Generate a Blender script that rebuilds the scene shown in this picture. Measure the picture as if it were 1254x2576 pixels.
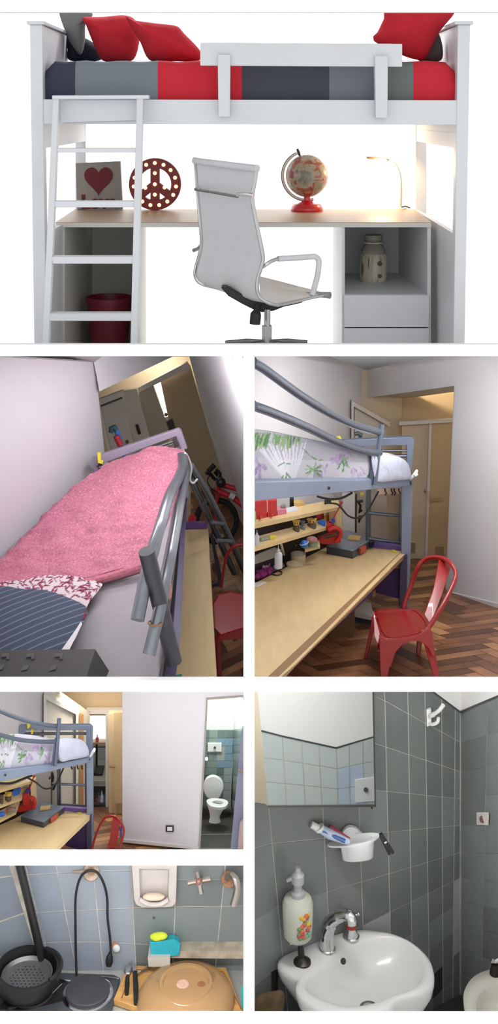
import bpy, bmesh, math, random
from mathutils import Vector as V, Matrix
random.seed(7)
for o in list(bpy.data.objects): bpy.data.objects.remove(o)
sc = bpy.context.scene
COL = sc.collection
# ---------------------------------------------------------------- camera
F = 3000.0; CU = 640.0; CV = 283.0; CZ = 4.9          # focal length and principal point in pixels of 1254x2576, camera height
cam = bpy.data.cameras.new('camera'); camo = bpy.data.objects.new('camera', cam); COL.objects.link(camo)
camo.location = (0, 0, CZ); camo.rotation_euler = (math.pi/2, 0, 0)
cam.sensor_fit = 'AUTO'; cam.sensor_width = 36; cam.lens = F/2576*36
cam.shift_x = (627-CU)/2576; cam.shift_y = -(1288-CV)/2576
cam.clip_start = .05; cam.clip_end = 60
sc.camera = camo
# ---------------------------------------------------------------- world, exposure
w = bpy.data.worlds.new('world'); sc.world = w; w.use_nodes = True
wn = w.node_tree.nodes; wk = w.node_tree.links          # a bright studio: strongest from the front, dimmer all round
wg = wn.new('ShaderNodeTexCoord'); ws = wn.new('ShaderNodeSeparateXYZ'); wk.new(wg.outputs['Generated'], ws.inputs[0])
wr = wn.new('ShaderNodeMapRange'); wk.new(ws.outputs['Y'], wr.inputs[0])
wr.inputs['From Min'].default_value = 0; wr.inputs['From Max'].default_value = -1; wr.inputs['To Min'].default_value = .4; wr.inputs['To Max'].default_value = 1.45
wk.new(wr.outputs[0], wn['Background'].inputs[1]); wn['Background'].inputs[0].default_value = (1, 1, 1, 1)
sc.view_settings.view_transform = 'Standard'; sc.view_settings.look = 'None'
sc.view_settings.gamma = 1; sc.view_settings.use_curve_mapping = False
sc.view_settings.exposure = 0.0
sc.cycles.use_denoising = True
sc.cycles.max_bounces = 8

LIM = None          # the bounds of the room being built, in picture coordinates: nothing runs into the partitions
def cl(u, v): return (u, v) if LIM is None else (min(max(u, LIM[0]), LIM[1]), min(max(v, LIM[2]), LIM[3]))
def P(u, v, Y):
    u, v = cl(u, v); return V(((u-CU)/F*Y, Y, CZ-(v-CV)/F*Y))

def area(name, loc, target, sx, sy, power, col=(1, 1, 1)):
    l = bpy.data.lights.new(name, 'AREA'); l.shape = 'RECTANGLE'; l.size = sx; l.size_y = sy; l.energy = power; l.color = col
    o = bpy.data.objects.new(name, l); COL.objects.link(o); o.location = loc
    o.rotation_euler = (V(target)-V(loc)).to_track_quat('-Z', 'Y').to_euler(); return o
def point(name, loc, power, col=(1, 1, 1), r=.03):
    l = bpy.data.lights.new(name, 'POINT'); l.energy = power; l.color = col; l.shadow_soft_size = r
    o = bpy.data.objects.new(name, l); COL.objects.link(o); o.location = loc; return o
area('backdrop_fill', P(640, -300, 6.9), P(640, 500, 7.9), 2.6, .5, 90)  # added out-of-view light that whitens the backdrop
def strip(name, u, v, Y, length, power, col=(1, 1, 1), tilt=0.0):      # slim fill light added out of sight behind the partition fronts
    return area(name, P(u, v, Y), P(u, v, Y)+V((0, tilt, -1)), length, .016, power, col)
strip('bedroom_fill', 300, 888.5, 5.1, .9, 1.5)
strip('bedroom_fill', 350, 888.5, 5.95, .8, 6)
strip('bedroom_fill', 420, 888.5, 6.3, .3, 5)
strip('passage_fill', 400, 888.5, 8.95, .3, 3.2, (1, .86, .68))
strip('study_fill', 1000, 888.5, 5.2, .9, 3)
strip('study_fill', 1120, 888.5, 6.5, .5, 7)
strip('study_fill', 985, 888.5, 6.9, .7, 9, (1, .98, .96))
strip('passage_fill', 1080, 888.5, 8.6, .3, 7, (1, .84, .62))
strip('corridor_fill', 300, 1732, 5.15, .8, 3)
strip('passage_fill', 230, 1732, 5.95, .25, 1.4, (1, .9, .76))
strip('toilet_fill', 560, 1732, 5.8, .12, 2.6, (.93, 1, .96))
strip('kitchen_fill', 300, 2170, 5.15, .9, 9)
strip('bathroom_fill', 960, 1732, 5.1, .6, 6)
point('bathroom_bulb', P(800, 1733, 5.1), 7, (1, .98, .95), .008)

# ---------------------------------------------------------------- materials
def lin(c):
    c = c/255.0
    return c/12.92 if c <= .04045 else ((c+.055)/1.055)**2.4
def L3(c): return (lin(c[0]), lin(c[1]), lin(c[2]), 1)
_m = {}
def mat(name, col, rough=.5, metal=0.0, noise=0.0, scale=20.0, bump=0.0, bscale=60.0, stretch=None, spec=.5, emit=0.0, coat=0.0):
    if name in _m: return _m[name]
    m = bpy.data.materials.new(name); m.use_nodes = True; n = m.node_tree.nodes; k = m.node_tree.links
    b = n['Principled BSDF']; b.inputs['Base Color'].default_value = L3(col)
    b.inputs['Roughness'].default_value = rough; b.inputs['Metallic'].default_value = metal
    b.inputs['Specular IOR Level'].default_value = spec; b.inputs['Coat Weight'].default_value = coat
    if emit:
        b.inputs['Emission Color'].default_value = L3(col); b.inputs['Emission Strength'].default_value = emit
    tc = n.new('ShaderNodeTexCoord'); mp = n.new('ShaderNodeMapping'); k.new(tc.outputs['Object'], mp.inputs[0])
    if stretch: mp.inputs['Scale'].default_value = stretch
    if noise:
        t = n.new('ShaderNodeTexNoise'); t.inputs['Scale'].default_value = scale; t.inputs['Detail'].default_value = 5
        k.new(mp.outputs[0], t.inputs[0])
        r = n.new('ShaderNodeValToRGB'); c = L3(col)
        r.color_ramp.elements[0].position = .3; r.color_ramp.elements[1].position = .7
        r.color_ramp.elements[0].color = [max(0, x*(1-noise)) for x in c[:3]]+[1]
        r.color_ramp.elements[1].color = [min(1, x*(1+noise)) for x in c[:3]]+[1]
        k.new(t.outputs[0], r.inputs[0]); k.new(r.outputs[0], b.inputs['Base Color'])
    if bump:
        t2 = n.new('ShaderNodeTexNoise'); t2.inputs['Scale'].default_value = bscale; t2.inputs['Detail'].default_value = 4
        k.new(mp.outputs[0], t2.inputs[0]); bp = n.new('ShaderNodeBump'); bp.inputs['Strength'].default_value = bump; bp.inputs['Distance'].default_value = .01
        k.new(t2.outputs[0], bp.inputs['Height']); k.new(bp.outputs[0], b.inputs['Normal'])
    _m[name] = m; return m
def ramp_mat(name, kind, stops, scale=5.0, rough=.8, const=False, stretch=None, rot=None, distort=0.0, bump=0.0, bscale=80, detail=4, coat=0.0):
    """colour ramp over a noise / voronoi / wave texture or over a plain axis"""
    if name in _m: return _m[name]
    m = bpy.data.materials.new(name); m.use_nodes = True; n = m.node_tree.nodes; k = m.node_tree.links; b = n['Principled BSDF']
    b.inputs['Roughness'].default_value = rough; b.inputs['Coat Weight'].default_value = coat
    tc = n.new('ShaderNodeTexCoord'); mp = n.new('ShaderNodeMapping'); k.new(tc.outputs['Object'], mp.inputs[0])
    if stretch: mp.inputs['Scale'].default_value = stretch
    if rot: mp.inputs['Rotation'].default_value = rot
    if kind == 'noise':
        t = n.new('ShaderNodeTexNoise'); t.inputs['Detail'].default_value = detail; t.inputs['Distortion'].default_value = distort; t.inputs['Scale'].default_value = scale; out = t.outputs[0]; k.new(mp.outputs[0], t.inputs[0])
    elif kind == 'voronoi':
        t = n.new('ShaderNodeTexVoronoi'); t.inputs['Scale'].default_value = scale; out = t.outputs[0]; k.new(mp.outputs[0], t.inputs[0])
    elif kind == 'wave':
        t = n.new('ShaderNodeTexWave'); t.inputs['Scale'].default_value = scale; t.inputs['Distortion'].default_value = distort; out = t.outputs['Fac']; k.new(mp.outputs[0], t.inputs[0])
    else:
        s = n.new('ShaderNodeSeparateXYZ'); k.new(mp.outputs[0], s.inputs[0])
        mr = n.new('ShaderNodeMapRange'); k.new(s.outputs[kind], mr.inputs[0]); mr.inputs['From Min'].default_value = -scale; mr.inputs['From Max'].default_value = scale; out = mr.outputs[0]
    r = n.new('ShaderNodeValToRGB'); e = r.color_ramp.elements
    if const: r.color_ramp.interpolation = 'CONSTANT'
    while len(e) < len(stops): e.new(.5)
    for i, (p, c) in enumerate(stops): e[i].position = p
    for i, (p, c) in enumerate(stops): e[i].color = L3(c)
    k.new(out, r.inputs[0]); k.new(r.outputs[0], b.inputs['Base Color'])
    if bump:
        t2 = n.new('ShaderNodeTexNoise'); t2.inputs['Scale'].default_value = bscale; k.new(mp.outputs[0], t2.inputs[0])
        bp = n.new('ShaderNodeBump'); bp.inputs['Strength'].default_value = bump; bp.inputs['Distance'].default_value = .01
        k.new(t2.outputs[0], bp.inputs['Height']); k.new(bp.outputs[0], b.inputs['Normal'])
    _m[name] = m; return m
def glass(name, col, rough=.1, alpha=.35):
    if name in _m: return _m[name]
    m = mat(name, col, rough); m.node_tree.nodes['Principled BSDF'].inputs['Alpha'].default_value = alpha; return m

def print_mat(name, rough=.85, bump=.4, bscale=9):
    """cloth whose woven print, plus painted fold shade on the sheets, is carried per point by the mesh (attribute 'print')"""
    m = mat(name, (200, 200, 200), rough, bump=bump, bscale=bscale); n = m.node_tree.nodes; a = n.new('ShaderNodeAttribute'); a.attribute_name = 'print'
    m.node_tree.links.new(a.outputs['Color'], n['Principled BSDF'].inputs['Base Color']); return m
def put_print(o, fn):
    """colour every point of a cloth by its place on the cloth as seen in the picture"""
    me = o.data; at = me.color_attributes.new('print', 'FLOAT_COLOR', 'POINT'); off = o.location
    for i, v in enumerate(me.vertices):
        p = v.co+off; at.data[i].color = L3(fn(p.x/p.y*F+CU, (CZ-p.z)/p.y*F+CV))
def strokes_fn(base, strokes):
    """print made of tapered strokes (u0, v0, u1, v1, half width, colour)"""
    def f(u, v):
        c = base(u, v) if callable(base) else base
        for (a, b_, c_, d, w_, col) in strokes:
            dx, dy = c_-a, d-b_; L = dx*dx+dy*dy; t = ((u-a)*dx+(v-b_)*dy)/L
            if 0 <= t <= 1 and math.hypot(u-a-dx*t, v-b_-dy*t) < w_*(.35+1.6*t*(1-t)*1.6): c = col
        return c
    return f
# ---------------------------------------------------------------- mesh builder
class MB:
    def __init__(s): s.v = []; s.f = []; s.m = []
    def add(s, vs, fs, m=0):
        o = len(s.v); s.v += [V(x) for x in vs]; s.f += [[i+o for i in f] for f in fs]; s.m += [m]*len(fs); return s
    def prism(s, poly, ext, m=0):
        n = len(poly); e = V(ext); vs = [V(p) for p in poly]+[V(p)+e for p in poly]
        fs = [list(range(n)), list(range(2*n-1, n-1, -1))]+[[i, i+n, (i+1) % n+n, (i+1) % n] for i in range(n)]
        return s.add(vs, fs, m)
    def loft(s, a, b, m=0):
        n = len(a); vs = list(a)+list(b)
        return s.add(vs, [list(range(n)), list(range(2*n-1, n-1, -1))]+[[i, i+n, (i+1) % n+n, (i+1) % n] for i in range(n)], m)
    def px(s, pts, Y, th=.02, m=0):
        """outline given in picture coordinates on the surface at depth Y (number or function), with thickness th away from the viewer"""
        q = [P(p[0], p[1], (p[2] if len(p) > 2 else (Y(*cl(p[0], p[1])) if callable(Y) else Y))) for p in pts]
        return s.prism(q, (0, th, 0) if not isinstance(th, V) else th, m)
    def box(s, c, d, rz=0.0, m=0):
        c = V(c); R = Matrix.Rotation(rz, 3, 'Z'); h = V(d)/2
        a = [c+R@V((sx*h.x, sy*h.y, -h.z)) for sx, sy in ((-1, -1), (1, -1), (1, 1), (-1, 1))]
        return s.prism(a, (0, 0, d[2]), m)
    def tube(s, pts, r, seg=10, closed=False, m=0):
        pts = [V(p) for p in pts]; n = len(pts); rs = r if isinstance(r, (list, tuple)) else [r]*n
        vs = []; prev = None
        for i, p in enumerate(pts):
            if closed: t = pts[(i+1) % n]-pts[i-1]
            else: t = pts[min(i+1, n-1)]-pts[max(i-1, 0)]
            t.normalize()
            if prev is None:
                a = V((0, 0, 1)) if abs(t.z) < .9 else V((1, 0, 0)); x = t.cross(a).normalized()
            else:
                x = prev-t*prev.dot(t)
                x = x.normalized() if x.length > 1e-6 else t.orthogonal().normalized()
            prev = x; y = t.cross(x)
            vs += [p+(x*math.cos(2*math.pi*j/seg)+y*math.sin(2*math.pi*j/seg))*rs[i] for j in range(seg)]
        fs = []
        for i in range(n if closed else n-1):
            a = i*seg; b = ((i+1) % n)*seg
            fs += [[a+j, a+(j+1) % seg, b+(j+1) % seg, b+j] for j in range(seg)]
        if not closed: fs += [list(range(seg-1, -1, -1)), [(n-1)*seg+j for j in range(seg)]]
        return s.add(vs, fs, m)
    def lathe(s, prof, o, axis=(0, 0, 1), seg=28, m=0, sx=1.0, sy=1.0, xdir=None):
        o = V(o); ax = V(axis).normalized()
        x = V(xdir) if xdir else (V((1, 0, 0)) if abs(ax.x) < .9 else V((0, 0, 1)))
        x = (x-ax*x.dot(ax)).normalized(); y = ax.cross(x); vs = []; n = len(prof)
        for r, h in prof:
            vs += [o+ax*h+(x*math.cos(2*math.pi*j/seg)*sx+y*math.sin(2*math.pi*j/seg)*sy)*max(r, 1e-5) for j in range(seg)]
        fs = [[i*seg+j, i*seg+(j+1) % seg, (i+1)*seg+(j+1) % seg, (i+1)*seg+j] for i in range(n-1) for j in range(seg)]
        fs += [list(range(seg-1, -1, -1)), [(n-1)*seg+j for j in range(seg)]]
        return s.add(vs, fs, m)
    def ball(s, c, r, seg=20, rings=12, m=0):
        if not isinstance(r, (tuple, list)): r = (r, r, r)
        pr = [(math.sin(math.pi*i/rings), -math.cos(math.pi*i/rings)) for i in range(rings+1)]
        vs = []; c = V(c)
        for a, h in pr: vs += [c+V((r[0]*a*math.cos(2*math.pi*j/seg), r[1]*a*math.sin(2*math.pi*j/seg), r[2]*h)) for j in range(seg)]
        return s.add(vs, [[i*seg+j, i*seg+(j+1) % seg, (i+1)*seg+(j+1) % seg, (i+1)*seg+j] for i in range(rings) for j in range(seg)], m)
    def grid(s, rows, m=0, closed=False):
        R = len(rows); C = len(rows[0]); vs = [p for r in rows for p in r]
        return s.add(vs, [[i*C+j, i*C+(j+1) % C, (i+1)*C+(j+1) % C, (i+1)*C+j] for i in range(R-1) for j in range(C if closed else C-1)], m)
    def slab(s, rows, ext, m=0):
        """a grid surface given a thickness"""
        R = len(rows); C = len(rows[0]); e = V(ext); s.grid(rows, m); s.grid([[p+e for p in r] for r in rows], m)
        for a in (rows[0], rows[-1], [r[0] for r in rows], [r[-1] for r in rows]): s.grid([a, [p+e for p in a]], m)
        return s
    def pillow(s, outline, Y, th, m=0, n=44, rings=8, flat=.55):
        """cushion: a picture-space outline at depth Y, swelling both ways"""
        o = smooth_loop(outline, n); Yf = Y if callable(Y) else (lambda u, v: Y)
        cx = sum(p[0] for p in o)/n; cy = sum(p[1] for p in o)/n
        def ring(t, sgn):
            d = th*sgn*(1-t**2.2)**flat
            return [P(cx+(p[0]-cx)*t, cy+(p[1]-cy)*t, Yf(cx+(p[0]-cx)*t, cy+(p[1]-cy)*t))+V((0, d, 0)) for p in o]
        ts = [math.sin(math.pi/2*i/rings) for i in range(rings+1)]; ts[0] = .01
        s.grid([ring(t, -1) for t in ts]+[ring(t, 1) for t in reversed(ts)], m, closed=True); return s
    def build(s, name, mats, parent=None, sm=35, bevel=0.0, sub=0, weld=True, origin=None):
        me = bpy.data.meshes.new(name)
        if parent is not None:
            off = V((0, 0, 0)); q = parent
            while q is not None: off = off+q.location; q = q.parent
        elif origin is not None: off = V(origin)
        else:
            xs = [p.x for p in s.v]; ys = [p.y for p in s.v]; off = V(((min(xs)+max(xs))/2, (min(ys)+max(ys))/2, min(p.z for p in s.v)))
        me.from_pydata([p-off for p in s.v], [], s.f)
        for m in (mats if isinstance(mats, (list, tuple)) else [mats]): me.materials.append(m)
        me.polygons.foreach_set('material_index', s.m); me.update()
        b = bmesh.new(); b.from_mesh(me)
        if weld: bmesh.ops.remove_doubles(b, verts=b.verts, dist=2e-5)
        bmesh.ops.recalc_face_normals(b, faces=b.faces); b.to_mesh(me); b.free()
        me.shade_smooth(); me.set_sharp_from_angle(angle=math.radians(sm))
        o = bpy.data.objects.new(name, me); COL.objects.link(o)
        if parent is not None: o.parent = parent
        else: o.location = off
        if bevel:
            md = o.modifiers.new('bevel', 'BEVEL'); md.width = bevel; md.segments = 2; md.limit_method = 'ANGLE'; md.angle_limit = math.radians(40)
        if sub:
            md = o.modifiers.new('sub', 'SUBSURF'); md.levels = sub; md.render_levels = sub
        return o
def smooth_loop(pts, n):
    """resample a closed picture-space outline, rounding corners (Catmull-Rom)"""
    m = len(pts); out = []
    seg = [math.dist(pts[i][:2], pts[(i+1) % m][:2]) for i in range(m)]; tot = sum(seg)
    for k in range(n):
        d = tot*k/n; i = 0
        while d > seg[i]: d -= seg[i]; i += 1
        t = d/seg[i]; p = [pts[(i+q) % m] for q in (-1, 0, 1, 2)]
        out.append(tuple(.5*(2*p[1][c]+(p[2][c]-p[0][c])*t+(2*p[0][c]-5*p[1][c]+4*p[2][c]-p[3][c])*t*t+(3*p[1][c]-p[0][c]-3*p[2][c]+p[3][c])*t**3) for c in range(len(pts[0]))))
    return out
def spline(pts, k=6):
    """open Catmull-Rom through points of any dimension"""
    out = []; n = len(pts)
    for i in range(n-1):
        p = [pts[max(i-1, 0)], pts[i], pts[i+1], pts[min(i+2, n-1)]]
        for j in range(k):
            t = j/k
            out.append(tuple(.5*(2*p[1][c]+(p[2][c]-p[0][c])*t+(2*p[0][c]-5*p[1][c]+4*p[2][c]-p[3][c])*t*t+(3*p[1][c]-p[0][c]-3*p[2][c]+p[3][c])*t**3) for c in range(len(pts[0]))))
    out.append(tuple(pts[-1])); return out
def curve3(pts, k=6): return [P(*q) for q in spline(pts, k)]
def tag(o, label, cat, group=None):
    o['label'] = label; o['category'] = cat
    if group: o['group'] = group
    return o
def thing(name, label, cat, loc, group=None):
    o = bpy.data.objects.new(name, None); o.empty_display_size = .05; COL.objects.link(o); o.location = loc
    return tag(o, label, cat, group)
def struct(o): o['kind'] = 'structure'; return o
def copy_tree(o, parent=None):
    c = o.copy(); COL.objects.link(c)
    if parent: c.parent = parent
    for ch in list(o.children): copy_tree(ch, c)
    return c
class VW:
    """an upright plane through two places given as (picture column, depth)"""
    def __init__(s, u0, Y0, u1, Y1):
        s.a = V(((u0-CU)/F*Y0, Y0)); s.d = V(((u1-CU)/F*Y1, Y1))-s.a
        s.n = V((s.d.y, -s.d.x)).normalized()
        if s.n.y > 0: s.n = -s.n
    def Y(s, u, off=0.0):
        a = s.a+s.n*off; k = (u-CU)/F; return a.y+s.d.y*(k*a.y-a.x)/(s.d.x-k*s.d.y)
    def at(s, u, v, off=0.0): return P(u, v, s.Y(u, off))
    def f(s, off=0.0): return lambda u, v: s.Y(u, off)
    def back(s, t): return V((-s.n.x*t, -s.n.y*t, 0))
def plane3(a, b, c):
    n = (b-a).cross(c-a); 
    def f(u, v):
        r = V(((u-CU)/F, 1, -(v-CV)/F)); return n.dot(a-V((0, 0, CZ)))/n.dot(r)
    return f
def qr(a, b): return [(a[0], a[1]), (b[0], a[1]), (b[0], b[1]), (a[0], b[1])]

# ---------------------------------------------------------------- the white partition grid between the six rooms
YB = 4.9
M_page = mat('white_board', (254, 254, 254), .9)
def bar(name, u0, u1, v0, v1, deep=True, du=0, dv=0, y1=9.7):
    b = MB(); b.px([(u0, v0), (u1, v0), (u1, v1), (u0, v1)], YB, .03)
    if deep:
        a = [P(u, v, YB+.03) for u, v in ((u0+du, v0+dv), (u1-du, v0+dv), (u1-du, v1-dv), (u0+du, v1-dv))]
        c = [P(u, v, y1) for u, v in ((u0+du, v0+dv), (u1-du, v0+dv), (u1-du, v1-dv), (u0+du, v1-dv))]
        b.loft(a, c)
    return struct(b.build(name, M_page, sm=3))
bar('trim_1', -60, 1320, -70, 30.5, deep=False)
tl = MB().px([(-60, 30.5), (1320, 30.5), (1320, 32), (-60, 32)], YB+.012, .018); struct(tl.build('trim_2', mat('grey_line', (205, 205, 205), .8)))
b = MB(); b.px(qr((-60, 866.5), (1320, 896)), YB, .03)
b.loft([P(u, v, YB+.03) for u, v in ((-60, 867), (1320, 867), (1320, 881), (-60, 881))], [P(u, v, 9.7) for u, v in ((-60, 870), (1320, 870), (1320, 881), (-60, 881))])
struct(b.build('floor_partition', M_page))
b = MB(); b.px(qr((-60, 1711), (613, 1740.5)), YB, .03); b.px(qr((641, 1711), (1320, 1740.5)), YB, .03)
b.loft([P(u, v, YB+.03) for u, v in ((-60, 1714), (1320, 1714), (1320, 1724), (-60, 1724))], [P(u, v, 9.7) for u, v in ((-60, 1714), (1320, 1714), (1320, 1724), (-60, 1724))])
struct(b.build('wall_partition_middle', M_page))
b = MB(); b.px(qr((-60, 2148), (613, 2177.5)), YB, .03)
b.loft([P(u, v, YB+.03) for u, v in ((-60, 2151), (620, 2151), (620, 2162), (-60, 2162))], [P(u, v, 9.7) for u, v in ((-60, 2151), (620, 2151), (620, 2162), (-60, 2162))])
struct(b.build('wall_partition_kitchen', M_page))
bar('wall_partition_upright', 613, 641, 896, 2557.5, du=6)
bar('wall_partition_base', -60, 1320, 2557.5, 2680, dv=8)
for nm, u0, u1 in (('wall_left', -75, -22), ('wall_right', 1276, 1330)):
    b = MB(); b.loft([P(u, v, YB+.031) for u, v in ((u0, 866), (u1, 866), (u1, 2680), (u0, 2680))], [P(u, v, 9.7) for u, v in ((u0, 866), (u1, 866), (u1, 2680), (u0, 2680))])
    struct(b.build(nm, M_page))
b = MB(); b.px(qr((-80, 860), (1340, 2690)), 9.7, .05); struct(b.build('wall_back_blocker', M_page))  # unseen sheet added behind all rooms to stop light leaking in
# ================================================================ ROOM 1: white loft bed with desk
Y1 = 5.6
M_bd = mat('backdrop_paper', (254, 254, 254), .95)
b = MB(); rows = []
for y, z in ((8.0, CZ+1.6), (8.0, P(0, 840, 8.0).z), (7.98, P(0, 858, 7.98).z), (7.9, P(0, 866, 7.9).z)): rows.append([V((-3.2, y, z)), V((3.2, y, z))])
b.slab(rows, (0, .03, 0)); struct(b.build('backdrop', M_bd))
W1 = mat('white_lacquer', (206, 209, 213), .45, noise=.02, scale=6)
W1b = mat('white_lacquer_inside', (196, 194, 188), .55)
FL = 869.0          # the ledge the furniture stands on, as a picture row
bed = thing('loft_bed', 'white wooden loft bed frame with open side windows above a desk', 'loft bed', P(629, FL, 6.3))
def post(u0, u1, w0, w1, y0, y1, top=62):
    b = MB(); a = [P(u0, top, y0), P(u1, top, y0)]; c = [P(w0, FL, y0), P(w1, FL, y0)]
    e = V((0, y1-y0, 0)); b.prism([a[0], a[1], c[1], c[0]], e); return b
k = Y1/F
Lx0, Lx1, Rx0, Rx1 = (75-CU)*k, (107-CU)*k, (1151-CU)*k, (1184-CU)*k
def X(u): return (u-CU)*k
def Z(v, y=Y1): return CZ-(v-CV)/F*y
def zfl(y): return Z(FL, y)
zt = Z(62)
for (t0, t1, b0, b1) in ((75, 106, 86, 117), (1153, 1184, 1142, 1170)):
    b = MB(); q = [V((X(t0), Y1, zt)), V((X(t1), Y1, zt)), V((X(b1), Y1, zfl(Y1))), V((X(b0), Y1, zfl(Y1)))]
    b.prism(q, (0, .07, 0)); b.build('post', W1, bed, bevel=.003)
yb = 7.03
for (t0, t1) in ((75, 107), (1151, 1184)):
    b = MB(); q = [V((X(t0), yb, zt)), V((X(t1), yb, zt)), V((X(t1), yb, zfl(yb+.06))), V((X(t0), yb, zfl(yb+.06)))]
    b.prism(q, (0, .06, 0)); b.build('post', W1, bed, bevel=.003)
for (t0, t1) in ((92, 106), (1153, 1167)):
    b = MB()
    for v0, v1 in ((64, 374), (590, FL)):
        y0, y1 = Y1+.07, yb
        z1a, z1b = (Z(v1), Z(v1)) if v1 < 800 else (zfl(y0), zfl(y1))
        if v1 >= 800: t0, t1 = (100, 114) if t0 < 600 else (1146, 1160)
        b.loft([V((X(t0), y0, Z(v0))), V((X(t1), y0, Z(v0))), V((X(t1), y0, z1a)), V((X(t0), y0, z1a))],
               [V((X(t0), y1, Z(v0))), V((X(t1), y1, Z(v0))), V((X(t1), y1, z1b)), V((X(t0), y1, z1b))])
        if v1 < 800:   # grooved board line
            b.loft([V((X(t0-1), y0, Z(335))), V((X(t1+1), y0, Z(335))), V((X(t1+1), y0, Z(337))), V((X(t0-1), y0, Z(337)))],
                   [V((X(t0-1), y1, Z(335))), V((X(t1+1), y1, Z(335))), V((X(t1+1), y1, Z(337))), V((X(t0-1), y1, Z(337)))])
    b.build('end_panel', W1, bed)
for (t0, t1) in ((68, 113), (1144, 1191)):
    b = MB(); b.prism([V((X(t0), Y1-.012, Z(53))), V((X(t1), Y1-.012, Z(53))), V((X(t1), Y1-.012, Z(62))), V((X(t0), Y1-.012, Z(62)))], (0, yb+.09-Y1, 0))
    b.build('end_cap', W1, bed, bevel=.003)
b = MB(); b.px([(106, 250), (1153, 252), (1153, 314), (107, 312)], Y1+.005, .05); b.build('side_rail', W1, bed, bevel=.002)
b = MB(); b.px([(106, 150), (1153, 150), (1153, 314), (107, 312)], lambda u, v: 7.05, .03); b.build('side_rail', W1, bed)
b = MB(); b.prism([V((X(106), Y1+.055, Z(285))), V((X(1153), Y1+.055, Z(285))), V((X(1153), yb, Z(285))), V((X(106), yb, Z(285)))], (0, 0, .02)); b.build('slat_base', W1, bed)
gr = MB(); gr.px([(504, 107), (1013, 110), (1013, 168), (504, 165)], Y1-.03, .03); gro = gr.build('guard_rail', W1, bed, bevel=.003)
for u0, u1, v0, v1 in ((548, 580, 137, 294), (944, 977, 140, 297)):
    b = MB(); b.px([(u0, v0), (u1, v0), (u1-1, v1), (u0+2, v1)], Y1-.055, .06); b.build('guard_post', W1, bed, bevel=.003)
# mattress with its colour-blocked cover
navy, slate, red, coal, grey = (52, 54, 72), (112, 120, 130), (190, 32, 48), (60, 62, 72), (104, 108, 116)
x0, x1 = X(110)*5.68/5.6, X(1149)*5.68/5.6; xc = (x0+x1)/2; hw = (x1-x0)/2
def st(u): return .5+((u-CU)/F*5.66-xc)/(2*hw)
cov = ramp_mat('colour_block_cover', 'X', [(0, navy), (st(187), slate), (st(397), red), (st(608), coal), (st(825), grey), (st(975), (98, 106, 104)), (st(1040), red)], scale=hw, rough=.9, const=True, bump=.25, bscale=9)
b = MB(); n = 40; rows = []
prof = [(5.66, 252), (5.66, 240), (5.655, 200), (5.66, 165), (5.675, 156), (5.71, 151.5), (5.8, 150), (6.9, 150), (6.98, 154), (7.0, 170), (7.0, 252)]
for y, v in prof:
    r = []
    for i in range(n+1):
        t = -1+2*i/n; e = max(0, (abs(t)-.955)/.045); 
        zz = Z(v)-(.0 if v > 200 else 1)*(e**3*.055)+(.004*math.sin(i*1.7+v*.05) if 150 <= v < 200 else 0)
        r.append(V((xc+hw*t, y+(.004*math.sin(i*.9) if v < 240 else 0), zz)))
    rows.append(r)
b.grid(rows); 
for j in (0, n): b.add([r[j] for r in rows], [list(range(len(rows)))])
mt = b.build('mattress', cov, sm=60); tag(mt, 'mattress in a red, grey and navy colour-block cover on the white loft bed', 'mattress')
# ladder
lad = thing('ladder', 'white wooden ladder leaning on the white loft bed', 'ladder', P(230, FL, 5.24))
def lY(v): return 5.52-(v-243)/623*.28
for (a0, a1) in ((133, 149), (344, 361)):
    xa, xb = (a0-CU)/F*lY(243), (a1-CU)/F*lY(243); b = MB(); y0, y1 = lY(243), lY(FL)
    z0, z1 = Z(243, y0), Z(FL, y1)
    b.loft([V((xa, y0, z0)), V((xb, y0, z0)), V((xb, y0+.045, z0)), V((xa, y0+.045, z0))], [V((xa, y1, z1)), V((xb, y1, z1)), V((xb, y1+.045, z1)), V((xa, y1+.045, z1))])
    b.build('rail', W1, lad, bevel=.003)
b = MB(); b.px([(131, 240), (375, 239), (375, 249), (131, 250)], lY(243)-.01, .055); b.build('top_bar', W1, lad, bevel=.003)
xa, xb = (148-CU)/F*5.52, (345-CU)/F*5.52
b = MB(); b.px([(152, 252), (345, 252), (344, 302), (154, 308)], 5.585, .012); b.build('hook_board', W1, lad)
for v0, v1 in ((373, 384), (506, 522), (646, 664), (789, 808)):
    y = lY(v1); b = MB(); za, zb = Z(v0, y), Z(v1, y)
    b.prism([V((xa, y+.004, za)), V((xb, y+.004, za)), V((xb, y+.004, zb)), V((xa, y+.004, zb))], (0, .06, 0)); b.build('rung', W1, lad, bevel=.003)
# desk
wood = mat('desk_oak_laminate', (172, 146, 118), .42, noise=.12, scale=3, stretch=(1.5, 14, 14))
wedge = mat('desk_white_edge', (200, 198, 192), .5)
zd = Z(559, 6.1); DY0, DY1 = 6.1, 6.98
def dp(u, v): return P(u, v, (CZ-zd)*F/(v-CV))
dsk = thing('desk', 'built-in oak-topped desk spanning under the white loft bed', 'desk', P(612, FL, 6.5))
b = MB(); q = [V(((140-CU)/F*DY0, DY0, zd)), V(((1086-CU)/F*DY0, DY0, zd)), dp(1044, 526), dp(189, 526)]
b.prism(q, (0, 0, -.004)); b.build('desktop', wood, dsk)
b = MB(); b.prism([V((p.x, p.y, zd-.004)) for p in q], (0, 0, -.022)); b.build('core_board', wedge, dsk)
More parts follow.
